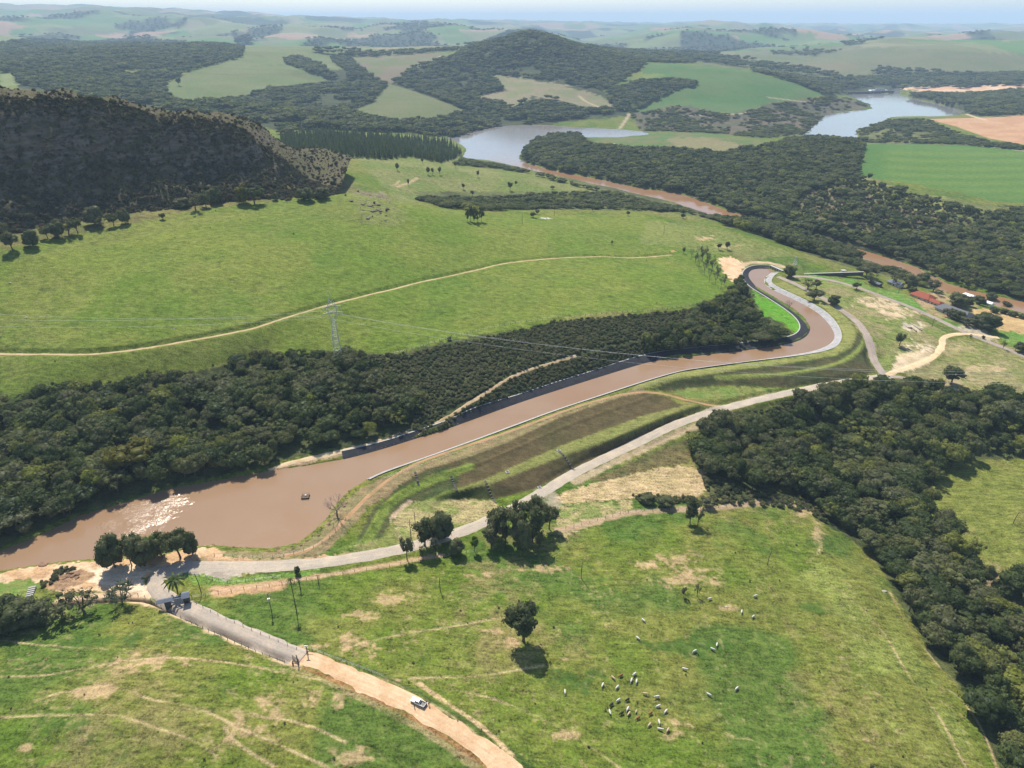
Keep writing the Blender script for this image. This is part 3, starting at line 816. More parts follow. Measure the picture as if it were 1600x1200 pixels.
def mat_ground():
    b = NB('ground_cover')
    col = b.add('ShaderNodeAttribute', attribute_name='cover').outputs['Color']
    det = b.add('ShaderNodeAttribute', attribute_name='blades').outputs['Fac']
    p = b.pos()
    n1 = b.noise(1.15, 4, .68, p)
    n2 = b.noise(.23, 5, .62, p)
    stretched = b.add('ShaderNodeMapping', ins={0: p, 2: (0, 0, .35), 3: (.35, 1.2, .6)}).outputs[0]
    n3 = b.noise(.5, 4, .65, stretched)
    k = b.math('ADD', b.remap(n1, .32, .68, -.46, .46), b.math('ADD', b.remap(n2, .3, .7, -.24, .24), b.remap(n3, .32, .68, -.36, .36)))
    n4 = b.noise(2.6, 3, .7, p)
    k = b.math('ADD', k, b.remap(n4, .34, .66, -.26, .26))
    k = b.math('MULTIPLY', k, b.remap(det, 0, 1, .28, 1.0))
    c = b.scale(col, b.math('ADD', k, 1.0))
    # dry blades among the green ones
    dryf = b.math('MULTIPLY', b.remap(n2, .52, .72, 0, .5), det)
    c = b.mixc(dryf, c, b.mixc(.5, c, (.26, .22, .09)))
    # dark tussocks
    v = b.add('ShaderNodeTexVoronoi', feature='F1', ins={'Vector': p, 'Scale': .27, 'Randomness': 1.0})
    tuss = b.math('MULTIPLY', b.remap(v.outputs['Distance'], .09, .20, 1, 0), b.remap(b.noise(.06, 3, .6, p), .46, .58, 0, .62))
    tuss = b.math('MULTIPLY', tuss, det)
    c = b.mixc(tuss, c, (.030, .052, .016))
    bh = b.math('ADD', b.math('MULTIPLY', n1, .55), b.math('MULTIPLY', n3, .9))
    nrm = b.bump(bh, b.remap(det, 0, 1, .25, .65), .55)
    return b.finish(c, .95, .08, nrm)


def mat_water(name, mud, bump_s, scale, rough, glitter=False, clear_x=False):
    b = NB(name)
    p = b.pos()
    big = b.noise(.016, 3, .6, p)
    c = b.mixc(b.remap(big, .35, .65, 0, 1), tuple(mud), tuple(x * q for x, q in zip(mud, (.92, .84, .74))))
    wind = b.remap(b.noise(.012, 3, .6, p), .44, .62, .35, 1.0)
    sx = b.add('ShaderNodeSeparateXYZ', ins={0: p})
    if clear_x:
        # silt settles in the wide reservoir: clearer, darker water upstream of the narrows
        y0 = P(840, 257, WL_RIVER)[1]
        silt = b.math('ADD', b.remap(sx.outputs[1], y0 + 70, y0 - 70, 0, 1), b.remap(big, .35, .65, -.22, .22))
        c = b.mixc(silt, (.20, .195, .19), c)
    if glitter:
        # a gust roughens the pond near the left shore
        gx, gy, _g = P(228, 800, 0)
        dx_ = b.math('MULTIPLY', b.math('SUBTRACT', sx.outputs[0], gx), .062); dy_ = b.math('MULTIPLY', b.math('SUBTRACT', sx.outputs[1], gy), .046)
        rr2 = b.math('ADD', b.math('MULTIPLY', dx_, dx_), b.math('MULTIPLY', dy_, dy_))
        gust = b.remap(b.math('ADD', rr2, b.remap(b.noise(.11, 4, .65, p), .3, .7, -.9, .9)), .10, .95, 1.0, 0.0)
        wind = b.math('ADD', wind, b.math('MULTIPLY', gust, 5.0))
    w1 = b.noise(scale, 5, .7, p)
    w2 = b.noise(scale * .22, 3, .5, p)
    h = b.math('MULTIPLY', b.math('ADD', w1, b.math('MULTIPLY', w2, 1.2)), wind)
    nrm = b.bump(h, bump_s, .35)
    bs = b.add('ShaderNodeBsdfPrincipled', ins={'Base Color': c, 'Roughness': rough, 'IOR': 1.33, 'Specular IOR Level': .5, 'Normal': nrm})
    b.l.new(bs.outputs[0], b.out.inputs[0])
    return b.m


def mat_road(name, base, rut, loose, rutted=1.0):
    """u = metres across from the middle, v = metres along"""
    b = NB(name)
    uv = b.add('ShaderNodeUVMap', uv_map='uv').outputs[0]
    sep = b.add('ShaderNodeSeparateXYZ', ins={0: uv})
    p = b.pos()
    st = b.add('ShaderNodeMapping', ins={0: uv, 3: (1.0, .05, 1)}).outputs[0]
    streak = b.noise(1.5, 4, .6, st)
    fine_n = b.noise(1.6, 5, .7, p)
    patchy = b.noise(.14, 4, .6, p)
    across = b.math('ABSOLUTE', sep.outputs[0])
    track = b.remap(b.math('ABSOLUTE', b.math('SUBTRACT', across, 1.05)), .15, .75, 1, 0)
    c = b.mixc(b.remap(streak, .36, .64, 0, 1), base, rut)
    c = b.mixc(b.math('MULTIPLY', track, .45 * rutted), c, rut)
    c = b.mixc(b.math('MULTIPLY', b.remap(patchy, .46, .68, 0, .75), 1.0), c, loose)
    c = b.scale(c, b.remap(fine_n, .25, .75, .80, 1.2))
    nrm = b.bump(b.math('ADD', fine_n, b.math('MULTIPLY', streak, 1.5)), .45, .12)
    return b.finish(c, .95, .1, nrm)


M_GROUND = mat_ground()
M_CANAL = mat_water('muddy_canal_water', (.255, .170, .106), .17, 1.7, .13, glitter=True)
M_RIVER = mat_water('muddy_river_water', (.270, .162, .090), .05, 1.1, .12, clear_x=True)
M_LAKE = mat_water('lake_water', (.20, .205, .21), .03, .8, .08)


# ------------------------------------------------------------------ mesh helpers
def tag(o, label=None, cat=None, group=None, kind=None):
    if label: o['label'] = label
    if cat: o['category'] = cat
    if group: o['group'] = group
    if kind: o['kind'] = kind
    return o


def fast_mesh(name, verts, faces, smooth_shade=False):
    """verts (N,3) array, faces (M,k) int array"""
    me = bpy.data.meshes.new(name)
    verts = np.ascontiguousarray(verts, np.float32); faces = np.ascontiguousarray(faces, np.int32)
    k = faces.shape[1]
    me.vertices.add(len(verts)); me.vertices.foreach_set('co', verts.ravel())
    me.loops.add(faces.size); me.loops.foreach_set('vertex_index', faces.ravel())
    me.polygons.add(len(faces)); me.polygons.foreach_set('loop_start', np.arange(0, faces.size, k, dtype=np.int32))
    me.update(calc_edges=True)
    if smooth_shade:
        me.polygons.foreach_set('use_smooth', np.ones(len(faces), bool))
    return me


def link(name, me, mat=None, parent=None, loc=None):
    o = bpy.data.objects.new(name, me)
    COL.objects.link(o)
    if mat is not None:
        for mm in (mat if isinstance(mat, (list, tuple)) else [mat]):
            me.materials.append(mm)
    if parent is not None:
        o.parent = parent
    if loc is not None:
        o.location = loc
    return o


def empty(name, loc, rz=0.0, label=None, cat=None, group=None):
    o = bpy.data.objects.new(name, None)
    o.empty_display_size = .5
    COL.objects.link(o)
    o.location = loc
    o.rotation_euler = (0, 0, rz)
    return tag(o, label, cat, group)


def grid_faces(nr, nc):
    i = np.arange(nr - 1)[:, None] * nc + np.arange(nc - 1)[None, :]
    return np.stack([i, i + 1, i + nc + 1, i + nc], -1).reshape(-1, 4)


# ------------------------------------------------------------------ the ground sheet
gv = np.stack([GX, GY, H], -1).reshape(-1, 3)
# grid runs outward with bearing to the right: reverse for upward normals
gf = grid_faces(NR, NC)[:, ::-1]
ground_me = fast_mesh('ground', gv, gf, True)
att = ground_me.attributes.new('cover', 'FLOAT_COLOR', 'POINT')
rgba = np.ones((NR * NC, 4), np.float32); rgba[:, :3] = C.reshape(-1, 3)
att.data.foreach_set('color', rgba.ravel())
att = ground_me.attributes.new('blades', 'FLOAT', 'POINT')
att.data.foreach_set('value', np.ascontiguousarray(DET.reshape(-1), np.float32))
ground = tag(link('ground', ground_me, M_GROUND), kind='structure')


def sheet(name, xy, z, mat):
    bm = bmesh.new()
    vs = [bm.verts.new((x, y, z)) for x, y in xy]
    es = [bm.edges.new((vs[i], vs[(i + 1) % len(vs)])) for i in range(len(vs))]
    bmesh.ops.triangle_fill(bm, use_beauty=True, edges=es, normal=(0, 0, 1))
    for f in bm.faces:
        if f.normal.z < 0:
            f.normal_flip()
    me = bpy.data.meshes.new(name); bm.to_mesh(me); bm.free()
    return tag(link(name, me, mat), kind='structure')


def grow(px, k, cx=None):
    """push an outline outward by about k pixels so the sheet runs under its banks"""
    a = np.asarray(px, float)
    n = len(a); area = np.sum(a[:, 0] * np.roll(a[:, 1], -1) - np.roll(a[:, 0], -1) * a[:, 1])
    t = np.roll(a, -1, 0) - np.roll(a, 1, 0)
    t /= np.maximum(np.hypot(t[:, 0], t[:, 1]), 1e-6)[:, None]
    nrm = np.stack([t[:, 1], -t[:, 0]], 1) * (1 if area > 0 else -1)
    return a + nrm * k


sheet('canal_water', [P(u, v, 0)[:2] for u, v in grow(canal_poly_px, 2.0)], 0.0, M_CANAL)
sheet('river_water', [P(u, v, WL_RIVER)[:2] for u, v in grow(RIVER, .6)], WL_RIVER, M_RIVER)
sheet('lake_water', [P(u, v, WL_RIVER)[:2] for u, v in grow(LAKE, .4)], WL_RIVER, M_LAKE)


def ribbon(name, xy, w, mat, lift=.10, ragged=.25, cross=4, step=1.6):
    ln = resample(xy, step)
    t = np.gradient(ln, axis=0); t /= np.maximum(np.hypot(t[:, 0], t[:, 1]), 1e-6)[:, None]
    nrm = np.stack([t[:, 1], -t[:, 0]], 1)
    s = np.concatenate([[0], np.cumsum(np.hypot(*np.diff(ln, axis=0).T))])
    ks = np.linspace(-1, 1, cross + 1)
    wl = w / 2 + (fbm(s / 5, s * 0 + 3, 201, 3) - .5) * ragged * w
    wr = w / 2 + (fbm(s / 5, s * 0 + 9, 211, 3) - .5) * ragged * w
    off = np.where(ks[None, :] < 0, ks[None, :] * wl[:, None], ks[None, :] * wr[:, None])
    X = ln[:, :1] + nrm[:, :1] * off; Y = ln[:, 1:] + nrm[:, 1:] * off
    Z = hs(X, Y) + lift
    Z[:, 0] -= lift * 1.3; Z[:, -1] -= lift * 1.3
    f = grid_faces(len(ln), cross + 1)
    me = fast_mesh(name, np.stack([X, Y, Z], -1).reshape(-1, 3), f, True)
    # upward facing
    if me.polygons[0].normal.z < 0:
        me.flip_normals()
    uvl = me.uv_layers.new(name='uv')
    vi = np.empty(len(me.loops), np.int32); me.loops.foreach_get('vertex_index', vi)
    uv = np.stack([off.reshape(-1)[vi], np.repeat(s, cross + 1)[vi]], -1).astype(np.float32)
    uvl.data.foreach_set('uv', uv.ravel())
    return tag(link(name, me, mat), kind='structure')


M_GRAVEL = mat_road('pale_gravel', (.40, .345, .27), (.33, .285, .235), (.48, .40, .30))
M_GRAVEL2 = mat_road('grey_gravel', (.36, .305, .245), (.30, .26, .22), (.44, .36, .275))
M_DIRT = mat_road('orange_dirt', (.49, .335, .20), (.58, .42, .27), (.40, .24, .125))
M_TRACK = mat_road('sandy_track', (.38, .27, .16), (.45, .34, .215), (.27, .20, .10))
M_RED = mat_road('reddish_track', (.33, .185, .095), (.38, .235, .13), (.22, .165, .08))
M_GREYROAD = mat_road('dusty_grey_road', (.26, .215, .185), (.34, .285, .24), (.23, .19, .155))
M_SAND = mat_road('yellow_sand', (.54, .40, .24), (.60, .46, .29), (.46, .33, .19))
M_PATH = mat_road('trodden_earth', (.48, .36, .22), (.44, .32, .19), (.36, .27, .14), .3)

ribbon('gravel_road', *ROADS['gravel_road'], M_GRAVEL, .16, .16, 6)
ribbon('entrance_road', *ROADS['entrance_road'], M_GRAVEL2, .32, .22, 8)
ribbon('dirt_road', *ROADS['dirt_road'], M_DIRT, .13, .34)
ribbon('service_track', *ROADS['service_track'], M_RED, .08, .3)
ribbon('hillside_track', *ROADS['hillside_track'], M_TRACK, .10, .4)
ribbon('curved_road', *ROADS['curved_road'], M_GREYROAD, .10, .12)
ribbon('farm_road', *ROADS['farm_road'], M_GREYROAD, .14, .1)
ribbon('sand_track', *ROADS['sand_track'], M_SAND, .16, .35)
ribbon('wood_road', *ROADS['wood_road'], M_GREYROAD, .12, .2)
ribbon('bush_path', *ROADS['bush_path'], M_TRACK, .15, .4)
ribbon('shore_path', *ROADS['shore_path'], M_SAND, .12, .4)
# ------------------------------------------------------------------ canal lining (sheets on both side slopes, the far one blackened for shade)
BANK_FAR = pts("530,706 591,693 648,675 709,655 800,621 867,599 969,567 1019,552 1060,547 1127,540 1188,533 1222,529 1244,523 1252,513 1248,501 1233,487 1198,464 1168,446 1158,431 1165,418 1184,413 1206,415")
BANK_NEAR = pts("1218,425 1206,433 1203,441 1214,448 1256,467 1287,484 1305,501 1315,520 1313,534 1300,546 1273,554 1232,561 1162,570 1096,579 1062,584 1004,601 937,623 869,645 802,671 734,696 667,720 600,743 578,752")
canal_far_xy = resample(chaikin([P(u, v, 0)[:2] for u, v in CANAL_FAR], 2), 1.0)
canal_near_xy = resample(chaikin([P(u, v, 0)[:2] for u, v in CANAL_NEAR], 2), 1.0)


def lining(name, bank_px, water_xy, label, mats, top_w=.9, seams=True, slim=None):
    """mats: sloped sheet, top strip"""
    bank = resample(chaikin([P(u, v, 1.85)[:2] for u, v in bank_px], 2), 2.0)
    rows = []
    for x, y in bank:
        k = np.argmin(np.hypot(water_xy[:, 0] - x, water_xy[:, 1] - y))
        wx_, wy_ = water_xy[k]
        dx, dy = wx_ - x, wy_ - y
        L = max(math.hypot(dx, dy), .8)
        dx /= L; dy /= L
        if slim is not None:
            q = slim(x, y)
            x, y = x + dx * max(0, L - q), y + dy * max(0, L - q)
            L = min(L, q)
        L = min(max(L, 1.6), 7)
        rows.append([(x - dx * top_w, y - dy * top_w), (x, y), (x + dx * L * .5, y + dy * L * .5), (x + dx * (L + .5), y + dy * (L + .5)), (x + dx * (L + 2.2), y + dy * (L + 2.2))])
    R_ = np.array(rows)
    kk_ = np.ones(5) / 5
    for a_ in range(R_.shape[1]):
        for c_ in range(2):
            R_[:, a_, c_] = np.convolve(np.pad(R_[:, a_, c_], 2, mode='edge'), kk_, mode='valid')
    zt = np.maximum(np.maximum(hs(R_[:, 1, 0], R_[:, 1, 1]), hs(R_[:, 0, 0], R_[:, 0, 1])) + .16, 1.5)
    k = np.ones(7) / 7
    zt = np.convolve(np.pad(zt, 3, mode='edge'), k, mode='valid')
    Z = np.stack([zt + .02, zt + .05, np.maximum(zt * .52 + .06, hs(R_[:, 2, 0], R_[:, 2, 1]) + .12), np.full(len(zt), .10), np.full(len(zt), -1.1)], 1)
    th = empty(name, (0, 0, 0), 0, label, 'canal lining', 'linings along the two banks of the canal')
    V = np.concatenate([R_, Z[..., None]], -1)
    f = grid_faces(len(rows), 4)
    me = fast_mesh('sloped_sheet', V[:, 1:].reshape(-1, 3), f)
    link('sloped_sheet', me, mats[0], th)
    me2 = fast_mesh('top_strip', V[:, :2].reshape(-1, 3) + np.array([0, 0, .02]), grid_faces(len(rows), 2))
    link('top_strip', me2, mats[1], th)
    # seams between the sheets: thin raised laps
    bm = bmesh.new()
    for r in range(2, len(rows) - 1, 3) if seams else ():
        a = V[r, 1]; c = V[r, 3]
        t = V[r + 1, 1] - V[r - 1, 1]; t = t / max(np.linalg.norm(t), 1e-6) * .14
        up = np.array([0, 0, .05])
        q = [bm.verts.new(tuple(p_)) for p_ in (a - t + up, a + t + up, c + t + up, c - t + up)]
        bm.faces.new(q)
    me3 = bpy.data.meshes.new('seams'); bm.to_mesh(me3); bm.free()
    if seams:
        tag(link('seam', me3, mats[1], th), kind='stuff')
    return th


def mat_liner(name, a, b_, c_):
    b = NB(name)
    p = b.pos()
    n = b.noise(.35, 5, .7, p); n2 = b.noise(1.6, 4, .6, p)
    c = b.mixc(b.remap(n, .38, .62, 0, 1), a, b_)
    c = b.mixc(b.remap(n2, .56, .70, 0, .8), c, c_)
    return b.finish(c, .85, .1, b.bump(n2, .5, .15))


M_LINER = mat_liner('pale_liner', (.36, .35, .34), (.24, .24, .25), (.58, .56, .54))
M_LINER_DARK = mat_liner('shade_black_liner', (.034, .036, .042), (.022, .024, .030), (.085, .085, .09))  # black sheet made darker to carry the slope's shade and bank shadow
M_CURB = plain('weathered_concrete', (.38, .37, .355), .85, .3, .8)
lining('canal_lining', BANK_FAR, canal_far_xy, 'black sheet lining with painted-in shade on the far bank of the canal, pale top edge', (M_LINER_DARK, M_CURB), .8, False)
lining('canal_lining', BANK_NEAR, canal_near_xy,  'bright grey lining on the near bank round the outer canal bend', (M_LINER, M_CURB), .6, True, lambda x, y: 1.9 + 3.2 * float(smooth(60, 200, x) * smooth(395, 430, y)))

# ------------------------------------------------------------------ plants


def mat_leaf(name, stops, trans=.28):
    b = NB(name)
    rnd = b.add('ShaderNodeObjectInfo').outputs['Random']
    ramp = b.add('ShaderNodeValToRGB', ins={0: rnd})
    el = ramp.color_ramp.elements
    while len(el) < len(stops):
        el.new(.5)
    for e, (p_, c_) in zip(el, stops):
        e.position = p_; e.color = tuple(c_) + (1,)
    n = b.noise(.55, 3, .6, b.objco())
    n2 = b.noise(2.6, 2, .6, b.objco())
    c = b.scale(ramp.outputs[0], b.math('MULTIPLY', b.remap(n, .3, .7, .66, 1.4), b.remap(n2, .3, .7, .75, 1.25)))
    d = b.add('ShaderNodeBsdfDiffuse', ins={0: c, 1: .6})
    t = b.add('ShaderNodeBsdfTranslucent', ins={0: b.scale(c, 1.15)})
    g = b.add('ShaderNodeBsdfGlossy', ins={0: (.75, .8, .85, 1), 'Roughness': .45})
    m1 = b.add('ShaderNodeMixShader', ins={0: trans, 1: d.outputs[0], 2: t.outputs[0]})
    m2 = b.add('ShaderNodeMixShader', ins={0: .008, 1: m1.outputs[0], 2: g.outputs[0]})
    b.l.new(m2.outputs[0], b.out.inputs[0])
    return b.m


LEAF_WOOD = mat_leaf('woodland_leaves', [(0, (.054, .078, .025)), (.2, (.084, .112, .034)), (.42, (.112, .138, .044)), (.62, (.142, .150, .064)), (.78, (.150, .162, .070)), (.92, (.178, .192, .056)), (1, (.225, .245, .046))], .44)
LEAF_DARK = mat_leaf('dark_leaves', [(0, (0.104, 0.1248, 0.0494)), (0.5, (0.1326, 0.1508, 0.0624)), (1, (0.1625, 0.1742, 0.078))], 0.44)
LEAF_OLIVE = mat_leaf('olive_leaves', [(0, (0.1323, 0.1426, 0.0644)), (1, (0.161, 0.1633, 0.0828))], 0.42)
LEAF_BRIGHT = mat_leaf('bright_leaves', [(0, (.110, .190, .030)), (1, (.125, .20, .034))], .4)
LEAF_YELLOW = mat_leaf('yellowish_leaves', [(0, (.125, .130, .022)), (1, (.15, .14, .025))], .35)
LEAF_PINE = mat_leaf('pine_needles', [(0, (0.081, 0.1215, 0.0405)), (0.6, (0.1148, 0.1553, 0.0513)), (1, (0.1553, 0.189, 0.0607))], 0.5)
LEAF_SCRUB = mat_leaf('scrub_leaves', [(0, (.095, .118, .048)), (.4, (.140, .158, .068)), (.7, (.175, .180, .082)), (1, (.22, .21, .095))], .44)
LEAF_ROCKSCRUB = mat_leaf('dry_scrub_leaves', [(0, (.066, .074, .036)), (.5, (.098, .094, .050)), (.85, (.135, .112, .064)), (1, (.165, .13, .075))], .36)
LEAF_PALM = mat_leaf('palm_leaves', [(0, (.070, .105, .025)), (1, (.085, .12, .03))], .35)
LEAF_SPIKY = mat_leaf('grey_green_leaves', [(0, (.15, .175, .105)), (1, (.16, .19, .115))], .3)
BARK = plain('bark', (.10, .080, .062), .95, .35, 2.5)
BARK_PALE = plain('pale_bark', (.24, .21, .18), .95, .35, 2.5)
TWIG = plain('bare_twigs', (.20, .165, .14), .95, .3, 2.0)


def tube_into(bm, pts_, radii, sides=6):
    """a tapered tube along points"""
    rings = []
    for i, (p_, r) in enumerate(zip(pts_, radii)):
        p_ = Vector(p_)
        a = Vector(pts_[max(i - 1, 0)]); c = Vector(pts_[min(i + 1, len(pts_) - 1)])
        d = (c - a)
        d = d.normalized() if d.length > 1e-6 else Vector((0, 0, 1))
        x = d.orthogonal().normalized(); y = d.cross(x)
        rings.append([bm.verts.new(p_ + (x * math.cos(2 * math.pi * k / sides) + y * math.sin(2 * math.pi * k / sides)) * r) for k in range(sides)])
    for a, c in zip(rings[:-1], rings[1:]):
        for k in range(sides):
            bm.faces.new((a[k], a[(k + 1) % sides], c[(k + 1) % sides], c[k]))
    bm.faces.new(rings[-1])
    bm.faces.new(list(reversed(rings[0])))
    return bm


def bm_mesh(name, bm, smooth_shade=False):
    bmesh.ops.recalc_face_normals(bm, faces=bm.faces)
    me = bpy.data.meshes.new(name)
    bm.to_mesh(me); bm.free()
    if smooth_shade:
        me.polygons.foreach_set('use_smooth', np.ones(len(me.polygons), bool))
    return me


_bmi = bmesh.new(); bmesh.ops.create_icosphere(_bmi, subdivisions=2, radius=1.0)
ICO_V = np.array([v.co[:] for v in _bmi.verts]); ICO_F = np.array([[v.index for v in f.verts] for f in _bmi.faces]); _bmi.free()
_bmi = bmesh.new(); bmesh.ops.create_icosphere(_bmi, subdivisions=1, radius=1.0)
ICO1_V = np.array([v.co[:] for v in _bmi.verts]); ICO1_F = np.array([[v.index for v in f.verts] for f in _bmi.faces]); _bmi.free()


def leaf_cards(rg, pos, nrm, size):
    """two-triangle bent leaf clumps around the points, as triangles"""
    n = len(pos)
    a = rg.normal(size=(n, 3)); a -= (a * nrm).sum(1, keepdims=True) * nrm; a /= np.linalg.norm(a, axis=1, keepdims=True)
    b = np.cross(nrm, a)
    s = size * rg.uniform(.6, 1.25, (n, 1)); w = s * rg.uniform(.45, .85, (n, 1))
    bend = nrm * s * rg.uniform(-.35, .15, (n, 1))
    p0 = pos - a * s * .5 + bend; p1 = pos - b * w * .5; p2 = pos + a * s * .5 + bend; p3 = pos + b * w * .5
    V = np.stack([p0, p1, p2, p3], 1).reshape(-1, 3)
    k = np.arange(n) * 4
    F = np.concatenate([np.stack([k, k + 1, k + 3], 1), np.stack([k + 1, k + 2, k + 3], 1)])
    return V, F


def crown_mesh(name, seed, lobes=9, leaves=900, size=.85, r=4.2, zc=6.3, rz=3.1, spread=.62, lobe_r=(.34, .55), core=.80, flat=0.0, gaps=.0, up=.35, coarse=False):
    rg = np.random.default_rng(seed)
    V, F = [], []
    nv = 0
    cs, rs = [], []
    for k in range(lobes):
        for _ in range(40):
            d = rg.normal(size=3); d /= np.linalg.norm(d)
            q = d * rg.uniform(.35, 1.0) ** .6 * spread
            c = np.array([q[0] * r, q[1] * r, zc + q[2] * rz * (1 - flat)])
            lr = r * rg.uniform(*lobe_r)
            if all(np.linalg.norm(c - c2) > (lr + l2) * .42 for c2, l2 in zip(cs, rs)):
                break
        cs.append(c); rs.append(lr)
    per = max(8, leaves // lobes)
    iv, jf = (ICO1_V, ICO1_F) if coarse else (ICO_V, ICO_F)
    for c, lr in zip(cs, rs):
        sq = np.array([1, 1, rg.uniform(.70, .9)])
        # inner body of leaves
        nz = 1 + (vnoise(iv[:, 0] * 2.2 + c[0] * 3, iv[:, 1] * 2.2 + iv[:, 2] * 1.7 + c[1] * 3, seed) - .5) * .75
        v = iv * nz[:, None] * lr * core * sq + c
        V.append(v); F.append(jf + nv); nv += len(v)
        m = int(per * (lr / (r * .45)) ** 2)
        d = rg.normal(size=(m, 3)); d /= np.linalg.norm(d, axis=1, keepdims=True)
        d[:, 2] += up; d /= np.linalg.norm(d, axis=1, keepdims=True)
        pos = c + d * lr * sq * rg.uniform(.72, 1.10, (m, 1))
        if gaps:
            keep = vnoise(pos[:, 0] * .9, pos[:, 1] * .9 + pos[:, 2] * .7, seed + 3) > gaps
            pos = pos[keep]; d = d[keep]
        nn = d + rg.normal(size=pos.shape) * .55; nn /= np.linalg.norm(nn, axis=1, keepdims=True)
        lv, lf = leaf_cards(rg, pos, nn, size)
        V.append(lv); F.append(lf + nv); nv += len(lv)
    V = np.concatenate(V)
    V[:, 2] = np.maximum(V[:, 2], .15)
    me = fast_mesh(name, V, np.concatenate(F))
    return me, cs


def trunk_mesh(name, seed, cs, h0=.0, rad=.22, limbs=5, lean=0.0):
    rg = random.Random(seed)
    bm = bmesh.new()
    zt = min(c[2] for c in cs)
    fork = max(1.0, zt * .62)
    tip = Vector((lean + rg.uniform(-.3, .3), rg.uniform(-.3, .3), fork))
    tube_into(bm, [(0, 0, -.6), (0, 0, .1), (lean * .4 + rg.uniform(-.1, .1), rg.uniform(-.1, .1), fork * .5), tip], [rad * 1.5, rad * 1.25, rad, rad * .85], 7)
    for c in sorted(cs, key=lambda c: -c[2])[:limbs]:
        c = Vector(c)
        mid = tip.lerp(c, .5) + Vector((rg.uniform(-.3, .3), rg.uniform(-.3, .3), rg.uniform(0, .5)))
        tube_into(bm, [tip - Vector((0, 0, .2)), mid, c], [rad * .6, rad * .4, rad * .15], 5)
    return bm_mesh(name, bm)


def conifer_mesh(name, seed, h=10.0, r=1.9, base=1.6, layers=13, per=26, size=.75, power=.8):
    rg = np.random.default_rng(seed)
    P_, N_ = [], []
    for k in range(layers):
        t = k / (layers - 1)
        z = base + (h - base) * t
        rr_ = r * (1 - t) ** power + .15
        m = int(per * (rr_ / r + .25))
        a = rg.uniform(0, 2 * math.pi, m); q = rr_ * rg.uniform(.35, 1.05, m)
        P_.append(np.stack([np.cos(a) * q, np.sin(a) * q, z + rg.uniform(-.4, .4, m) - .25 * q], 1))
        N_.append(np.stack([np.cos(a) * .6, np.sin(a) * .6, np.full(m, .75)], 1))
    P_ = np.concatenate(P_); N_ = np.concatenate(N_) + rg.normal(size=P_.shape) * .3
    N_ /= np.linalg.norm(N_, axis=1, keepdims=True)
    V, F = leaf_cards(rg, P_, N_, size)
    # the inner cone of boughs
    n = len(V); k = 9
    ring = np.array([[math.cos(2 * math.pi * i / k) * r * .62, math.sin(2 * math.pi * i / k) * r * .62, base] for i in range(k)])
    V = np.concatenate([V, ring, [[0, 0, h * .97]]])
    F = np.concatenate([F, [[n + i, n + (i + 1) % k, n + k] for i in range(k)]])
    return fast_mesh(name, V, F)


CROWNS, TRUNKS = [], []
for k in range(7):
    rg_ = random.Random(100 + k)
    me, cs = crown_mesh('crown', 300 + k, lobes=rg_.choice((8, 10, 12)), leaves=1000, size=.80, r=rg_.uniform(3.9, 4.9), zc=rg_.uniform(5.2, 6.2), rz=rg_.uniform(2.6, 3.5))
    CROWNS.append(me); TRUNKS.append(trunk_mesh('trunk', k, cs))
for k in range(3):      # looser crowns
    me, cs = crown_mesh('crown', 350 + k, lobes=13, leaves=850, size=.62, r=4.4, zc=6.3, rz=3.4, spread=.80, lobe_r=(.22, .40), core=.55, gaps=.38)
    CROWNS.append(me); TRUNKS.append(trunk_mesh('trunk', 10 + k, cs))
FARCROWNS = []
for k in range(5):
    me, cs = crown_mesh('crown', 400 + k, lobes=5, leaves=110, size=1.7, r=4.4, zc=5.6, rz=3.0, spread=.5, lobe_r=(.42, .62), core=.88, coarse=True)
    FARCROWNS.append(me)
PINES = [conifer_mesh('crown', 500 + k, 10, 1.5 + .25 * k, 1.2) for k in range(3)]
PINE_TRUNK = bm_mesh('trunk', tube_into(bmesh.new(), [(0, 0, -.5), (0, 0, 5), (0, 0, 9.4)], [.2, .13, .03], 6))
BUSHES = [crown_mesh('foliage', 600 + k, lobes=6, leaves=230, size=.42, r=1.5, zc=.85, rz=1.0, spread=.55, core=.8, coarse=True)[0] for k in range(4)]
TUFTS = [crown_mesh('foliage', 650 + k, lobes=3, leaves=40, size=.30, r=.5, zc=.25, rz=.4, spread=.5, core=.7, coarse=True)[0] for k in range(3)]
for m_ in CROWNS + FARCROWNS: m_.materials.append(LEAF_WOOD)
for m_ in PINES: m_.materials.append(LEAF_PINE)
for m_ in BUSHES: m_.materials.append(LEAF_SCRUB)
for m_ in TUFTS: m_.materials.append(LEAF_DARK)
for m_ in TRUNKS: m_.materials.append(BARK)
PINE_TRUNK.materials.append(BARK)


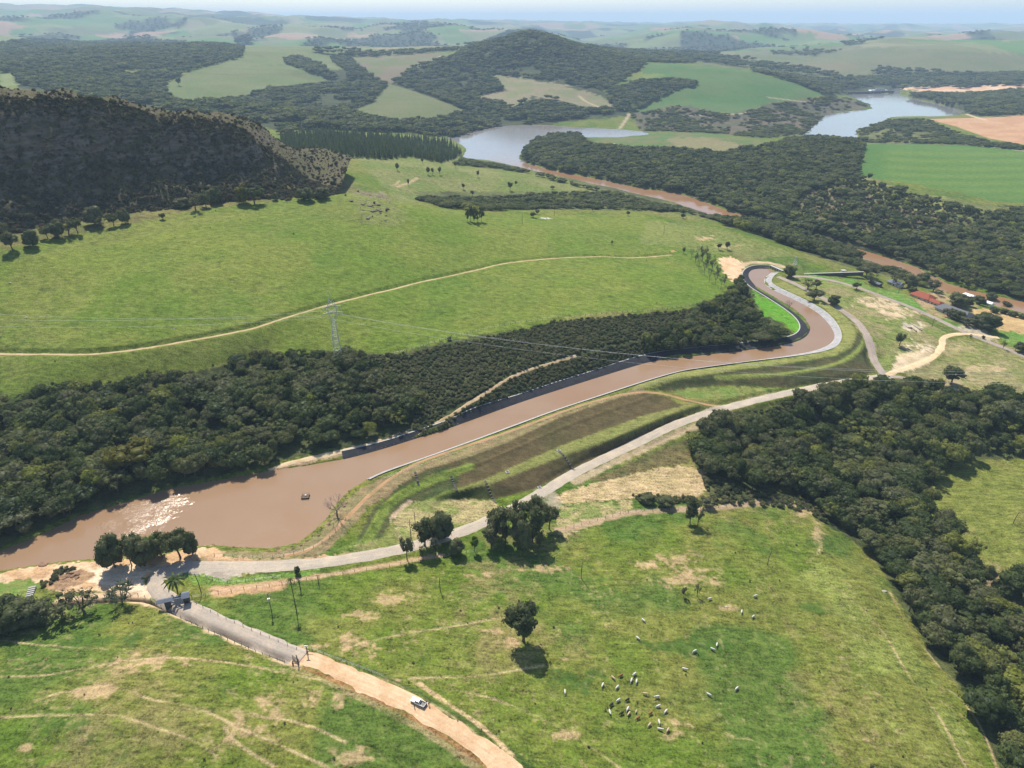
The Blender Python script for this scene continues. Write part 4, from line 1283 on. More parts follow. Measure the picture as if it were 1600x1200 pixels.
def scatter(name, xyz, sx, sz, pick, protos, label, cat):
    """a mass nobody would count: one object of points that carries copies of the given plants"""
    n = len(xyz)
    me = bpy.data.meshes.new(name)
    me.vertices.add(n); me.vertices.foreach_set('co', np.ascontiguousarray(xyz, np.float32).ravel())
    def put(nm, typ, val, key='value'):
        a = me.attributes.new(nm, typ, 'POINT'); a.data.foreach_set(key, np.ascontiguousarray(val).ravel())
    put('size', 'FLOAT_VECTOR', np.stack([sx, sx, sz], 1).astype(np.float32), 'vector')
    rz = np.zeros((n, 3), np.float32); rz[:, 2] = rng.uniform(0, 6.283, n); rz[:, :2] = rng.normal(0, .05, (n, 2))
    put('turn', 'FLOAT_VECTOR', rz, 'vector')
    put('which', 'INT', np.asarray(pick, np.int32))
    o = tag(link(name, me), label, cat, None, 'stuff')
    ng = bpy.data.node_groups.new(name + '_growth', 'GeometryNodeTree')
    ng.interface.new_socket('Geometry', in_out='INPUT', socket_type='NodeSocketGeometry')
    ng.interface.new_socket('Geometry', in_out='OUTPUT', socket_type='NodeSocketGeometry')
    gi = ng.nodes.new('NodeGroupInput'); go = ng.nodes.new('NodeGroupOutput')
    jn = ng.nodes.new('GeometryNodeJoinGeometry')
    for p_ in reversed(protos):
        oi = ng.nodes.new('GeometryNodeObjectInfo'); oi.transform_space = 'ORIGINAL'
        oi.inputs['Object'].default_value = p_; oi.inputs['As Instance'].default_value = True
        ng.links.new(oi.outputs['Geometry'], jn.inputs[0])
    iop = ng.nodes.new('GeometryNodeInstanceOnPoints')
    iop.inputs['Pick Instance'].default_value = True
    ng.links.new(gi.outputs[0], iop.inputs['Points']); ng.links.new(jn.outputs[0], iop.inputs['Instance'])
    for nm, typ, sock in (('size', 'FLOAT_VECTOR', 'Scale'), ('turn', 'FLOAT_VECTOR', 'Rotation'), ('which', 'INT', 'Instance Index')):
        na = ng.nodes.new('GeometryNodeInputNamedAttribute'); na.data_type = typ; na.inputs[0].default_value = nm
        ng.links.new(na.outputs[0], iop.inputs[sock])
    ng.links.new(iop.outputs[0], go.inputs[0])
    md = o.modifiers.new('growth', 'NODES'); md.node_group = ng
    return o


def seed_points(poly_px, spacing, jit=.85, dens=None):
    """jittered places inside an outline of the survey, about spacing metres apart (spacing may grow with distance)"""
    g = G(poly_px)
    m = inside(poly_px, GU, GV)
    if not m.any():
        return np.zeros((0, 3))
    x0, x1 = GX[m].min(), GX[m].max(); y0, y1 = GY[m].min(), GY[m].max()
    nx = int((x1 - x0) / spacing) + 2; ny = int((y1 - y0) / spacing) + 2
    ix, iy = np.meshgrid(np.arange(nx), np.arange(ny))
    x = (x0 + (ix + .5 * (iy % 2) + rng.uniform(-.5, .5, ix.shape) * jit) * spacing).ravel()
    y = (y0 + (iy + rng.uniform(-.5, .5, ix.shape) * jit) * spacing).ravel()
    z = hs(x, y)
    u, v, _ = project(x, y, z)
    ok = inside(poly_px, u, v)
    if dens is not None:
        ok &= rng.uniform(size=x.shape) < dens(x, y)
    return np.stack([x, y, z], 1)[ok]


# ---- woods: outline, spacing, height range, kind, label
W_CANAL = pts("-260,660 -80,640 0,636 70,622 110,612 200,608 290,594 330,600 372,572 430,560 480,566 540,560 575,568 600,585 622,605 650,618 660,640 640,664 600,676 560,688 505,696 440,712 415,732 345,744 300,752 262,758 200,778 130,798 60,832 0,856 -120,890 -260,900")
W_GROVE = pts("1000,540 1060,512 1085,498 1115,482 1130,470 1152,452 1156,440 1162,452 1166,474 1176,496 1200,515 1222,528 1214,532 1190,535 1127,542 1062,549 1015,556 1000,552")
W_RAVINE = pts("1078,692 1095,672 1112,680 1130,668 1165,655 1180,648 1205,655 1235,640 1262,622 1300,612 1390,603 1480,616 1600,636 1720,650 1720,712 1640,712 1560,712 1500,720 1465,745 1449,788 1462,815 1490,850 1520,880 1545,903 1610,896 1720,890 1720,1260 1590,1260 1568,1200 1545,1140 1508,1080 1456,1016 1412,942 1394,908 1370,872 1332,842 1288,816 1278,792 1240,776 1180,768 1125,762 1098,730")
W_RIVERSIDE = pts("720,250 766,257 817,268 867,284 935,299 985,309 1053,324 1144,354 1200,362 1240,376 1300,398 1323,406 1377,424 1418,440 1475,462 1470,466 1430,440 1400,425 1330,414 1290,404 1240,388 1180,362 1130,342 1060,331 950,327 850,327 760,330 705,327 650,312 700,310 760,313 850,306 905,301 960,305 900,289 850,276 780,264 712,258")
W_OPPOSITE = pts("814,246 822,235 836,221 868,212 905,211 915,222 905,226 960,233 1040,236 1130,242 1190,232 1240,219 1290,217 1345,223 1350,236 1340,262 1346,278 1420,302 1500,322 1560,335 1600,328 1760,352 1760,520 1600,470 1532,454 1482,441 1431,414 1377,397 1323,383 1240,358 1144,330 1104,315 1060,300 1002,292 935,278 867,265 824,254")
W_HILL = pts("615,130 640,108 700,92 755,64 795,48 842,46 880,64 905,82 960,92 1010,98 985,118 955,138 940,142 900,134 850,125 800,119 770,116 788,141 747,150 805,170 830,151 870,156 905,172 955,172 960,178 860,190 780,198 720,212 690,186 735,175 690,156 640,138")
W_BACKHILL = pts("830,58 870,58 920,74 1000,80 1070,92 1088,99 1060,99 1010,97 930,86 870,72")
W_STRIP = pts("945,143 1000,127 1060,126 1090,129 1088,136 1060,141 1015,160 1010,166 985,178 960,172")
W_LEFT = pts("-120,95 40,62 130,66 180,62 330,66 382,76 378,90 300,110 258,131 268,158 310,164 350,159 420,142 520,129 540,128 545,112 560,106 572,112 600,132 606,132 585,158 540,177 620,191 690,187 706,204 716,214 690,218 640,206 560,207 500,200 440,212 430,195 380,190 250,170 100,150 30,137 22,114 -120,120")
W_SHRUBSHORE = pts("985,180 1060,166 1140,180 1210,162 1290,151 1330,155 1362,166 1320,172 1288,181 1270,196 1250,214 1190,216 1100,207 1000,204")
W_FARRIGHT = pts("1170,110 1300,125 1400,118 1600,114 1740,114 1740,132 1600,132 1500,132 1410,131 1370,133 1325,140 1310,146 1290,149 1240,129 1200,118")
W_FIELDSTRIP = pts("443,92 470,89 500,101 530,122 520,126 480,112 446,99")
W_FIELDSTRIP2 = pts("515,86 548,90 560,108 545,112 522,100")
W_LAKERIGHT = pts("1412,149 1440,146 1500,148 1600,141 1740,141 1740,182 1600,180 1520,181 1510,172 1465,161")
W_PENINSULA = pts("1340,206 1390,187 1450,187 1496,210 1560,226 1610,230 1700,236 1700,246 1600,236 1500,226 1346,223")
W_PINES = pts("438,238 440,216 500,209 600,216 660,218 700,224 722,242 708,250 690,256 640,246 600,250 540,246 480,247")

rows_ = []          # (x, y, z, radius scale, height scale, wood number, wood kind)


def grow_wood(k, poly, spacing, hmin, hmax, dens=None, fill=1.0):
    p_ = seed_points(poly, spacing, dens=dens)
    n = len(p_)
    clump = fbm(p_[:, 0] / 28, p_[:, 1] / 28, 300 + k, 3)
    h = hmin + (hmax - hmin) * np.clip((clump - .3) / .4 * .6 + rng.uniform(0, .5, n), 0, 1.1)
    rad = spacing * fill * rng.lognormal(0, .26, n).clip(.55, 1.9) * (.8 + .35 * (h - hmin) / (hmax - hmin))
    for q, hh, rr_ in zip(p_, h, rad):
        rows_.append((q[0], q[1], q[2], rr_ / 5.6, hh / 9.4, k))


def thin_at(u0, v0, ru, rv, keep):
    def f(x, y):
        u, v, _ = project(x, y, hs(x, y))
        return np.where(np.hypot((u - u0) / ru, (v - v0) / rv) < 1, keep, 1.0)
    return f


grow_wood(0, W_CANAL, 6.4, 6, 13)
grow_wood(1, W_GROVE, 5.2, 4.5, 10.5)
grow_wood(2, W_RAVINE, 7.0, 6.5, 14.5, dens=thin_at(1262, 645, 70, 34, .42))
grow_wood(3, W_RIVERSIDE, 7.5, 3, 7, fill=.95)
grow_wood(3, pts('1130,346 1200,352 1260,371 1318,392 1345,410 1300,404 1240,388 1180,366 1130,352'), 6.5, 7, 12.5)
grow_wood(4, W_OPPOSITE, 8.2, 6, 13, dens=thin_at(1400, 325, 165, 44, .22))
hole = lambda x, y: smooth(.30, .36, fbm(x / 75, y / 75, 79, 3))
grow_wood(5, W_HILL, 12.0, 6, 16, dens=hole)
grow_wood(6, W_LEFT, 12.0, 6, 16, dens=hole)
grow_wood(6, W_FIELDSTRIP, 11, 7, 14)
grow_wood(6, W_FIELDSTRIP2, 11, 7, 14)
grow_wood(7, W_BACKHILL, 15, 8, 14)
grow_wood(8, W_STRIP, 12, 7, 13)
grow_wood(9, W_SHRUBSHORE, 10, 2.5, 6, dens=lambda x, y: .8 * smooth(.42, .6, fbm(x / 60, y / 60, 77, 3)) + .12)
grow_wood(10, W_FARRIGHT, 17, 8, 14)
grow_wood(11, W_LAKERIGHT, 13, 7, 13)
grow_wood(12, W_PENINSULA, 9, 3, 8, dens=lambda x, y: .8 * smooth(.36, .56, fbm(x / 60, y / 60, 78, 3)) + .15)
WOOD_LABELS = [('dark tree of the dense wood between the hillside and the muddy canal', 'trees of the wood above the canal'),
               ('dark bushy tree of the grove inside the canal bend', 'trees of the grove inside the canal bend'),
               ('dark tree of the ravine wood beside the cattle pasture', 'trees of the ravine wood'),
               ('dark tree of the belt along the brown river', 'trees along the near river bank'),
               ('dark tree of the forest across the brown river', 'trees of the forest across the river'),
               ('wooded conical hill tree', 'x'), ('x', 'x'), ('x', 'x'), ('x', 'x'), ('x', 'x'), ('x', 'x'), ('x', 'x'), ('x', 'x')]
WR = np.array(rows_)
wd = np.sqrt(WR[:, 0] ** 2 + WR[:, 1] ** 2 + (WR[:, 2] - EYE) ** 2)
wu, wv, _ = project(WR[:, 0], WR[:, 1], WR[:, 2])
inview = (wu > 5) & (wu < 1595) & (wv > 5) & (wv < 1215) & (WR[:, 5] < 5)
big = np.where(inview, WR[:, 4] * WR[:, 3] / wd ** 2, -1)
N_SINGLE = 285
order = np.argsort(-big)
single = np.zeros(len(WR), bool); single[order[:N_SINGLE]] = True


def tree_thing(crown, trunk, loc, sx, sz, rz, name, label, group=None, cat='tree', leafmat=None, bark=None):
    root = empty(name, loc, rz, label, cat, group)
    root.scale = (sx, sx, sz)
    for nm, me, mt in (('crown', crown, leafmat), ('trunk', trunk, bark)):
        if me is None:
            continue
        o = bpy.data.objects.new(nm, me); COL.objects.link(o); o.parent = root
        if mt is not None:
            o.material_slots[0].link = 'OBJECT'; o.material_slots[0].material = mt
    return root


proto_crowns = [None] * len(CROWNS)
for c_, i in enumerate(np.where(single)[0]):
    x, y, z, sx, sz, k = WR[i]
    v = c_ % len(CROWNS)
    lab, grp = WOOD_LABELS[int(k)]
    t = tree_thing(CROWNS[v], TRUNKS[v], (x, y, z - .1), sx, sz, rng.uniform(0, 6.28), 'wood_tree', lab, grp)
    if proto_crowns[v] is None:
        proto_crowns[v] = t.children[0]

rest = WR[~single]; rd = wd[~single]
near = (rd < 900)
rn = rest[near]
scatter('forest', rn[:, :3], rn[:, 3], rn[:, 4], rng.integers(0, len(CROWNS), len(rn)), proto_crowns, 'dark woods along the canal, the ravine and the river', 'forest')
# one small far tree of each crown is a thing of its own, the rest of the far woods is a mass
rf = rest[~near]
far_protos = []
for k in range(len(FARCROWNS)):
    q = rf[np.argmin(np.hypot(project(rf[:, 0], rf[:, 1], rf[:, 2])[0] - (870 + 90 * k), project(rf[:, 0], rf[:, 1], rf[:, 2])[1] - (262 + 14 * k)))]
    t = tree_thing(FARCROWNS[k], None, tuple(q[:3]), q[3], q[4], .4 * k, 'wood_tree', WOOD_LABELS[4][0], WOOD_LABELS[4][1])
    far_protos.append(t.children[0])
# scattered woods of the far country
fw = np.argwhere(FAR_WOOD)
sel = fw[rng.choice(len(fw), min(9000, len(fw)), replace=False)]
fx = GX[sel[:, 0], sel[:, 1]] + rng.normal(0, 12, len(sel)); fy = GY[sel[:, 0], sel[:, 1]] + rng.normal(0, 20, len(sel))
fs = rng.uniform(1.5, 2.6, len(sel))
farx = np.concatenate([rf[:, :5], np.stack([fx, fy, hs(fx, fy), fs * 1.6, fs * .75], 1)])
scatter('forest', farx[:, :3], farx[:, 3], farx[:, 4], rng.integers(0, len(FARCROWNS), len(farx)), far_protos, 'far woods on the hills and shores beyond the river', 'forest')
print('trees', len(WR), 'near stuff', len(rn), 'far', len(farx))

# ------------------------------------------------------------------ the cliffed hill on the left
BASE_PX = pts("-420,430 -300,412 -150,392 0,372 100,350 200,336 300,322 400,309 470,308 505,306 536,300")
CREST = [(-420, 134, 505), (-300, 132, 520), (-150, 134, 545), (0, 140, 580), (60, 147, 596), (120, 154, 612), (170, 161, 626), (200, 170, 634), (240, 179, 644), (300, 182, 662), (340, 187, 672), (375, 197, 684),
         (400, 213, 692), (420, 232, 696), (445, 252, 698), (475, 272, 694), (505, 288, 690), (530, 296, 684)]
n_t, n_v = 330, 150
bx = chaikin([P(u, v, 61 if u < 500 else 59)[:2] for u, v in BASE_PX], 3)
cr = chaikin([Q(*c_) for c_ in CREST], 3)
cs_ = np.concatenate([[0], np.cumsum(np.hypot(*np.diff(cr[:, :2], axis=0).T))])
bs_ = np.concatenate([[0], np.cumsum(np.hypot(*np.diff(bx, axis=0).T))])
base_l = np.stack([np.interp(np.linspace(0, bs_[-1], n_t), bs_, bx[:, k]) for k in range(2)], 1)
tt_ = np.linspace(0, cs_[-1], n_t)
crest = np.stack([np.interp(tt_, cs_, cr[:, k]) for k in range(3)], 1)
prof_h = np.array([-1.6, -1.0, -.45, 0, .08, .16, .22, .27, .32, .38, .55, .78, 1.0, 1.06])
prof_z = np.array([-.15, .35, .93, 1, .975, .92, .82, .66, .52, .41, .26, .11, -.01, -.05])
vv = np.concatenate([np.linspace(-1.6, 0, 30), np.linspace(0, .14, 18)[1:], np.linspace(.14, .42, 66)[1:], np.linspace(.42, 1.06, 40)[1:]])
n_v = len(vv)
hz_ = np.interp(vv, prof_h, prof_z)
Bz = hs(base_l[:, 0], base_l[:, 1]) - 1.0
MX = crest[:, 0][:, None] + (base_l[:, 0] - crest[:, 0])[:, None] * vv[None, :]
MY = crest[:, 1][:, None] + (base_l[:, 1] - crest[:, 1])[:, None] * vv[None, :]
back = np.clip(-vv, 0, None)[None, :]
MY = MY + back * 60
taper = smooth(0, .13, 1 - tt_ / tt_[-1])
crest[:, 2] = Bz - 3 + (crest[:, 2] - Bz + 3) * taper
MZ = Bz[:, None] + (crest[:, 2] - Bz)[:, None] * hz_[None, :]
# ledges, gullies, boulders
amp = np.clip((crest[:, 2] - Bz) / 55, .12, 1.15)[:, None] * np.interp(vv, [-1.6, -.2, .05, .16, .45, .9, 1.0], [.8, .8, .8, 1.1, 1.1, .6, 0])[None, :]
arc = tt_[:, None] + 0 * MZ
gul = (fbm(arc / 46, MZ / 90, 401, 4) - .5) * 26 + (fbm(arc / 13, MZ / 16, 411, 4) - .5) * 11
led = (fbm(arc / 34, MZ / 9, 421, 3) - .5) * 5
MY = MY + amp * (gul + led) * np.where(vv[None, :] > 0, 1, .3)
MX = MX + amp * (fbm(arc / 11 + 50, MZ / 12, 431, 3) - .5) * 8
MZ = MZ + (fbm(arc / 30, arc * 0 + 2, 471, 4) - .5) * 16 * np.clip((crest[:, 2] - Bz) / 90, 0, 1)[:, None] * np.interp(vv, [-1.2, 0, .3, .6], [0, 1, .6, 0])[None, :]
MZ = MZ + amp * ((fbm(MX / 22, MY / 22, 441, 4) - .5) * 13 + (fbm(MX / 5, MY / 5, 451, 3) - .5) * 2.6)


def mat_rock():
    b = NB('scrubby_rock')
    p = b.pos()
    nz = b.add('ShaderNodeSeparateXYZ', ins={0: b.add('ShaderNodeNewGeometry').outputs['Normal']}).outputs[2]
    n = b.noise(.11, 5, .65, p); n2 = b.noise(.6, 5, .65, p)
    st = b.add('ShaderNodeMapping', ins={0: p, 3: (.06, .06, .42)}).outputs[0]
    n3 = b.noise(1.0, 4, .6, st)
    rock = b.mixc(b.remap(n3, .35, .65, 0, 1), (.10, .078, .060), (.215, .175, .14))
    rock = b.mixc(b.remap(n2, .58, .72, 0, .8), rock, (.20, .165, .135))
    herb = b.mixc(b.remap(n2, .35, .65, 0, 1), (.048, .048, .022), (.095, .078, .040))
    herb = b.mixc(b.remap(n, .45, .65, 0, 1), herb, (.085, .085, .030))
    f = b.math('ADD', b.remap(nz, .35, .75, 0, 1), b.remap(n, .35, .65, -.45, .35))
    c = b.mixc(f, rock, herb)
    return b.finish(c, .95, .1, b.bump(b.math('ADD', n2, n3), .8, 1.2))


mv = np.stack([MX, MY, MZ], -1)
me_ = fast_mesh('cliff_hill', mv.reshape(-1, 3), grid_faces(n_t, n_v), True)
if np.mean([me_.polygons[i_].normal.z for i_ in range(0, len(me_.polygons), 97)]) < 0:
    me_.flip_normals()
tag(link('cliff_hill', me_, mat_rock()), kind='structure')

# scrub on the cliff hill and its foot
ii = rng.integers(0, n_t, 32000); jj = rng.integers(0, n_v, 32000)
kk = rng.uniform(size=32000) < np.where(vv[jj] < 0, .9, np.where(vv[jj] < .16, 1.0, np.where(vv[jj] < .40, .45, .85))) * (.35 + fbm(tt_[ii] / 22, vv[jj] * 9, 461, 3) * 1.1)
i0_ = np.minimum(ii[kk], n_t - 2); j0_ = np.minimum(jj[kk], n_v - 2)
fa, fb = rng.uniform(size=(2, len(i0_), 1))
q_ = (mv[i0_, j0_] * (1 - fa) + mv[i0_ + 1, j0_] * fa) * (1 - fb) + (mv[i0_, j0_ + 1] * (1 - fa) + mv[i0_ + 1, j0_ + 1] * fa) * fb + np.array([0, 0, -.2])
sc = rng.lognormal(-.55, .5, len(q_)).clip(.2, 1.9) * np.where(vv[jj[kk]] > .45, 1.3, 1.0)
SCRUB = []
spots_ = [(560, 300), (585, 318), (604, 330), (540, 306)]
for k, (u, v) in enumerate(spots_):
    g = G([(u, v)])[0]
    root = empty('rock_shrub', tuple(g), k, ['low dry shrub at the right foot of the cliff hill', 'dry shrub just left of the rock outcrop', 'dry shrub on the outcrop slope above the pasture', 'dry shrub at the nose of the cliff hill'][k], 'shrub', 'shrubs at the nose of the cliff hill')
    m_ = BUSHES[k].copy(); m_.materials.clear(); m_.materials.append(LEAF_ROCKSCRUB)
    SCRUB.append(link('foliage', m_, None, root))
scatter('scrub', q_, sc, sc * rng.uniform(.8, 1.2, len(sc)), rng.integers(0, 4, len(sc)), SCRUB, 'dry brown scrub covering the shaded cliff hill', 'scrub')

# ------------------------------------------------------------------ trees and shrubs that stand by themselves
LONE = [crown_mesh('crown', 700 + k, lobes=15, leaves=1800, size=.60, r=4.3, zc=5.7, rz=3.5, spread=.72, lobe_r=(.26, .42), core=.72, gaps=.34) for k in range(4)]
EUC = [crown_mesh('crown', 720 + k, lobes=14, leaves=1300, size=.62, r=3.2, zc=4.9, rz=4.7, spread=.80, lobe_r=(.28, .46), core=.66, gaps=.30) for k in range(3)]
DOME = [crown_mesh('crown', 740 + k, lobes=15, leaves=1600, size=.60, r=4.2, zc=4.0, rz=4.3, spread=.70, lobe_r=(.34, .5), core=.85) for k in range(2)]
AIRY = [crown_mesh('crown', 760 + k, lobes=14, leaves=1200, size=.52, r=4.0, zc=5.4, rz=3.6, spread=.82, lobe_r=(.24, .40), core=.42, gaps=.30) for k in range(3)]
KINDS_ = {}
for nm, lst in (('lone', LONE), ('euc', EUC), ('dome', DOME), ('airy', AIRY)):
    KINDS_[nm] = []
    for k, (me, cs) in enumerate(lst):
        me.materials.append(LEAF_DARK)
        tr = trunk_mesh('trunk', 50 + k, cs, rad=.26 if nm != 'euc' else .2, limbs=7)
        tr.materials.append(BARK)
        KINDS_[nm].append((me, tr))
KINDS_['pine'] = [(m_, PINE_TRUNK) for m_ in PINES]


def bare_mesh(seed, h=8.0, spread=1.0):
    rg = random.Random(seed)
    bt, bb = bmesh.new(), bmesh.new()
    tube_into(bt, [(0, 0, -.5), (.05, 0, .8), (0, .1, h * .32)], [.30, .22, .16], 6)

    def grow(p_, d, L, r, lev):
        q = p_ + d * L * .5 + Vector((rg.uniform(-1, 1), rg.uniform(-1, 1), .3)) * L * .08
        e = p_ + d * L
        tube_into(bb, [p_, q, e], [r, r * .75, r * .4], 4 if lev else 5)
        if lev >= 3:
            return
        for _ in range(rg.choice((3, 4)) if lev < 2 else 3):
            nd = (d + Vector((rg.uniform(-1, 1), rg.uniform(-1, 1), rg.uniform(-.25, .75))) * .85 * spread).normalized()
            grow(p_.lerp(e, rg.uniform(.55, 1.0)), nd, L * rg.uniform(.55, .8), r * .5, lev + 1)
    for k in range(6):
        a = k * 1.05 + rg.uniform(-.3, .3)
        grow(Vector((0, .05, h * .28)), Vector((math.cos(a) * .75 * spread, math.sin(a) * .75 * spread, .75)).normalized(), h * .32, .11, 0)
    a, b = bm_mesh('trunk', bt), bm_mesh('branches', bb)
    a.materials.append(TWIG); b.materials.append(TWIG)
    return b, a


KINDS_['bare'] = [bare_mesh(11), bare_mesh(12, 8, .7)]


def spot_scale(u, v):
    g = G([(u, v)])[0]
    d = project(g[0], g[1], g[2])[2]
    dep_ang = math.atan2(EYE - g[2], math.hypot(g[0], g[1]))
    return g, d / FPX, dep_ang


def lone(u, v, wpx, hpx, kind, label, group=None, leaf=LEAF_DARK, name='tree', cat='tree', k=0, rz=None, bark=None):
    g, s, a = spot_scale(u, v)
    W = wpx * s
    hgt = max((hpx * s - .40 * W * math.sin(a)) / math.cos(a), .55 * W)
    me, tr = KINDS_[kind][k % len(KINDS_[kind])]
    bb = np.array([v_.co[:] for v_ in me.vertices]) if kind + str(k % len(KINDS_[kind])) not in EXT else None
    key = kind + str(k % len(KINDS_[kind]))
    if bb is not None:
        EXT[key] = (float(np.ptp(bb[:, 0]) + np.ptp(bb[:, 1])) / 2, float(bb[:, 2].max()))
    ew, eh = EXT[key]
    leafmat = None if kind == 'bare' else leaf
    t = tree_thing(me, tr, (g[0], g[1], g[2] - .1), W / ew, hgt / eh, random.Random(int(u * 7 + v)).uniform(0, 6.28) if rz is None else rz, name, label, group, cat, leafmat, bark)
    if kind == 'bare':
        t.children[0].name = 'branches'
    return t


EXT = {}
lone(818, 1002, 62, 74, 'lone', 'lone broad dark tree in the open pasture casting a round shadow', k=0, rz=.6)
# row of trees on the pond bank by the entrance
GRP = 'row of trees on the pond bank'
lone(180, 886, 46, 64, 'dome', 'leftmost large dark tree of the row on the pond bank', GRP)
lone(206, 884, 30, 58, 'airy', 'slim pale-trunked tree second from left in the pond bank row', GRP, LEAF_OLIVE, k=1, bark=BARK_PALE)
lone(218, 876, 32, 50, 'lone', 'thin dark tree standing behind the pale trunks of the pond row', GRP, k=1)
lone(226, 884, 40, 58, 'dome', 'dark olive tree in the middle of the pond bank row', GRP, k=1)
lone(246, 868, 34, 44, 'dome', 'small bright green tree among the dark pond bank row', GRP, LEAF_BRIGHT)
lone(254, 872, 30, 46, 'lone', 'dark tree right beside the bright green crown on the pond bank', GRP, k=2)
lone(282, 872, 46, 58, 'lone', 'tallest dark tree near the right end of the pond bank row', GRP, k=3)
lone(301, 866, 26, 44, 'dome', 'small dark tree at the right end of the pond bank row', GRP, k=1)
lone(18, 980, 72, 60, 'dome', 'dark tree at the left edge below the sandy shore', 'trees below the sandy shore')
lone(54, 974, 52, 52, 'dome', 'dark tree next to the one at the left edge below the shore', 'trees below the sandy shore', k=1)
lone(98, 966, 62, 54, 'airy', 'loose olive tree with thin branches on the sandy yard edge', 'trees below the sandy shore', LEAF_OLIVE, k=0)
lone(132, 960, 62, 54, 'airy', 'open-crowned green tree between the olive tree and the spiky plant', 'trees below the sandy shore', LEAF_OLIVE, k=1)
lone(-14, 985, 60, 50, 'dome', 'dark tree cut by the left edge of the picture', 'trees below the sandy shore', k=1)
# along the gravel road
GRP = 'trees along the gravel road'
lone(664, 852, 38, 56, 'euc', 'left dark tree of the pair beside the gravel road bend', GRP, k=0)
lone(690, 841, 42, 52, 'dome', 'round-topped right tree of the pair beside the gravel road bend', GRP, k=1)
lone(636, 874, 22, 40, 'lone', 'small open tree left of the road pair on the fence line', GRP, LEAF_OLIVE, k=2)
lone(681, 868, 18, 30, 'airy', 'thin sapling in front of the round road tree', GRP, LEAF_OLIVE, k=2)
lone(661, 872, 13, 26, 'airy', 'spindly sapling in the shadow of the road pair', GRP, LEAF_OLIVE, k=0)
lone(714, 866, 27, 30, 'dome', 'low dark bushy tree right of the road pair', GRP)
lone(742, 862, 14, 28, 'lone', 'small bright green sapling on the fence line by the road', GRP, LEAF_BRIGHT, k=0)
GRP = 'dark clump of trees below the embankment'
for i, (u, v, w, h, kd, lf, lab) in enumerate(((775, 838, 36, 56, 'euc', LEAF_DARK, 'leftmost tall tree of the dark clump by the road'), (768, 856, 30, 40, 'euc', LEAF_OLIVE, 'grey-green low tree at the left front of the dark clump'),
        (790, 850, 34, 62, 'euc', LEAF_DARK, 'tall dark tree second from left in the clump by the road'), (806, 832, 36, 56, 'lone', LEAF_DARK, 'dark tree at the back middle of the clump by the road'),
        (815, 856, 38, 56, 'dome', LEAF_DARK, 'broad dark tree at the front middle of the clump'), (832, 846, 38, 66, 'euc', LEAF_DARK, 'dark slender tree right of the middle of the clump'),
        (842, 830, 40, 66, 'euc', LEAF_DARK, 'tallest tree at the back right of the dark clump'), (858, 826, 34, 46, 'lone', LEAF_DARK, 'tree at the far right edge of the dark clump'),
        (842, 856, 22, 32, 'airy', LEAF_OLIVE, 'small pale bush tree at the front right of the clump'))):
    lone(u, v, w, h, kd, lab, GRP, lf, k=i)
lone(527, 806, 44, 40, 'bare', 'leafless grey tree on the pond shore below the track', cat='bare tree', name='bare_tree')
lone(1078, 818, 26, 46, 'euc', 'thin-trunked tree standing over the culvert above the pasture', k=0)
lone(1090, 820, 20, 38, 'airy', 'slender young tree right beside the culvert tree', None, LEAF_OLIVE, k=1)
lone(1067, 932, 10, 17, 'lone', 'small lollipop tree on the dry patch of the cattle pasture', None, LEAF_OLIVE, k=1)
lone(1089, 932, 13, 24, 'airy', 'wispy sapling right of the small lollipop tree in the pasture', None, LEAF_OLIVE, k=1)
lone(1040, 790, 30, 16, 'dome', 'low dark bush overhanging the culvert trench', 'bushes over the culvert trench', cat='bush', name='bush')
lone(1010, 784, 26, 12, 'dome', 'flat dark bush at the left end of the culvert trench', 'bushes over the culvert trench', cat='bush', name='bush', k=1)
lone(1105, 792, 24, 18, 'lone', 'tangled olive bush right of the culvert', 'bushes over the culvert trench', LEAF_OLIVE, cat='bush', name='bush')
# canal head and farm
GRP = 'trees between the canal head and the farm'
lone(1233, 433, 22, 22, 'dome', 'dark round tree beside the canal head gate', GRP)
lone(1262, 452, 22, 18, 'airy', 'thin olive tree between the canal head and the curved road', GRP, LEAF_OLIVE, k=0)
lone(1275, 451, 15, 16, 'lone', 'small tree right of the thin olive one by the curved road', GRP, LEAF_OLIVE, k=0)
lone(1272, 469, 30, 18, 'lone', 'spreading olive tree leaning over the curved road', GRP, LEAF_OLIVE, k=1)
lone(1303, 476, 21, 19, 'dome', 'compact dark round tree right of the curved road', GRP, k=1)
lone(1232, 484, 16, 18, 'bare', 'leafless tree on the bright lawn inside the canal bend', GRP, cat='bare tree', name='bare_tree', k=1)
lone(1338, 452, 14, 12, 'lone', 'small round tree beside the grey farm road', GRP, LEAF_OLIVE, k=2)
lone(1360, 443, 20, 20, 'airy', 'leaning tree by the dark field shed', GRP, LEAF_OLIVE, k=2)
lone(1354, 432, 34, 22, 'lone', 'broad grey-green tree behind the headworks wall', GRP, LEAF_OLIVE, k=3)
lone(1405, 540, 18, 22, 'lone', 'dark leaning tree beside the white sand by the sand track', GRP, k=2)
lone(1486, 600, 36, 34, 'lone', 'spreading dark tree alone on the dry field right of the sand track', GRP, k=0)
lone(1397, 445, 16, 20, 'airy', 'slim tree left of the small blue roof', GRP, LEAF_OLIVE, k=0)
lone(1422, 450, 28, 26, 'dome', 'large green tree left of the red-roofed house', GRP)
lone(1440, 446, 26, 24, 'dome', 'round tree behind the red-roofed house', GRP, k=1)
lone(1425, 458, 13, 12, 'dome', 'small dark tree under the large green one by the red roof', GRP)
lone(1458, 455, 24, 20, 'lone', 'orchard tree right behind the red roof', GRP, LEAF_OLIVE, k=1)
lone(1495, 478, 34, 24, 'dome', 'big dark tree behind the grey farm roof', GRP, k=1)
lone(1512, 478, 20, 18, 'dome', 'dark tree right behind the grey farm roof', GRP)
lone(1530, 476, 20, 16, 'dome', 'dark round tree before the white river buildings', GRP, k=1)
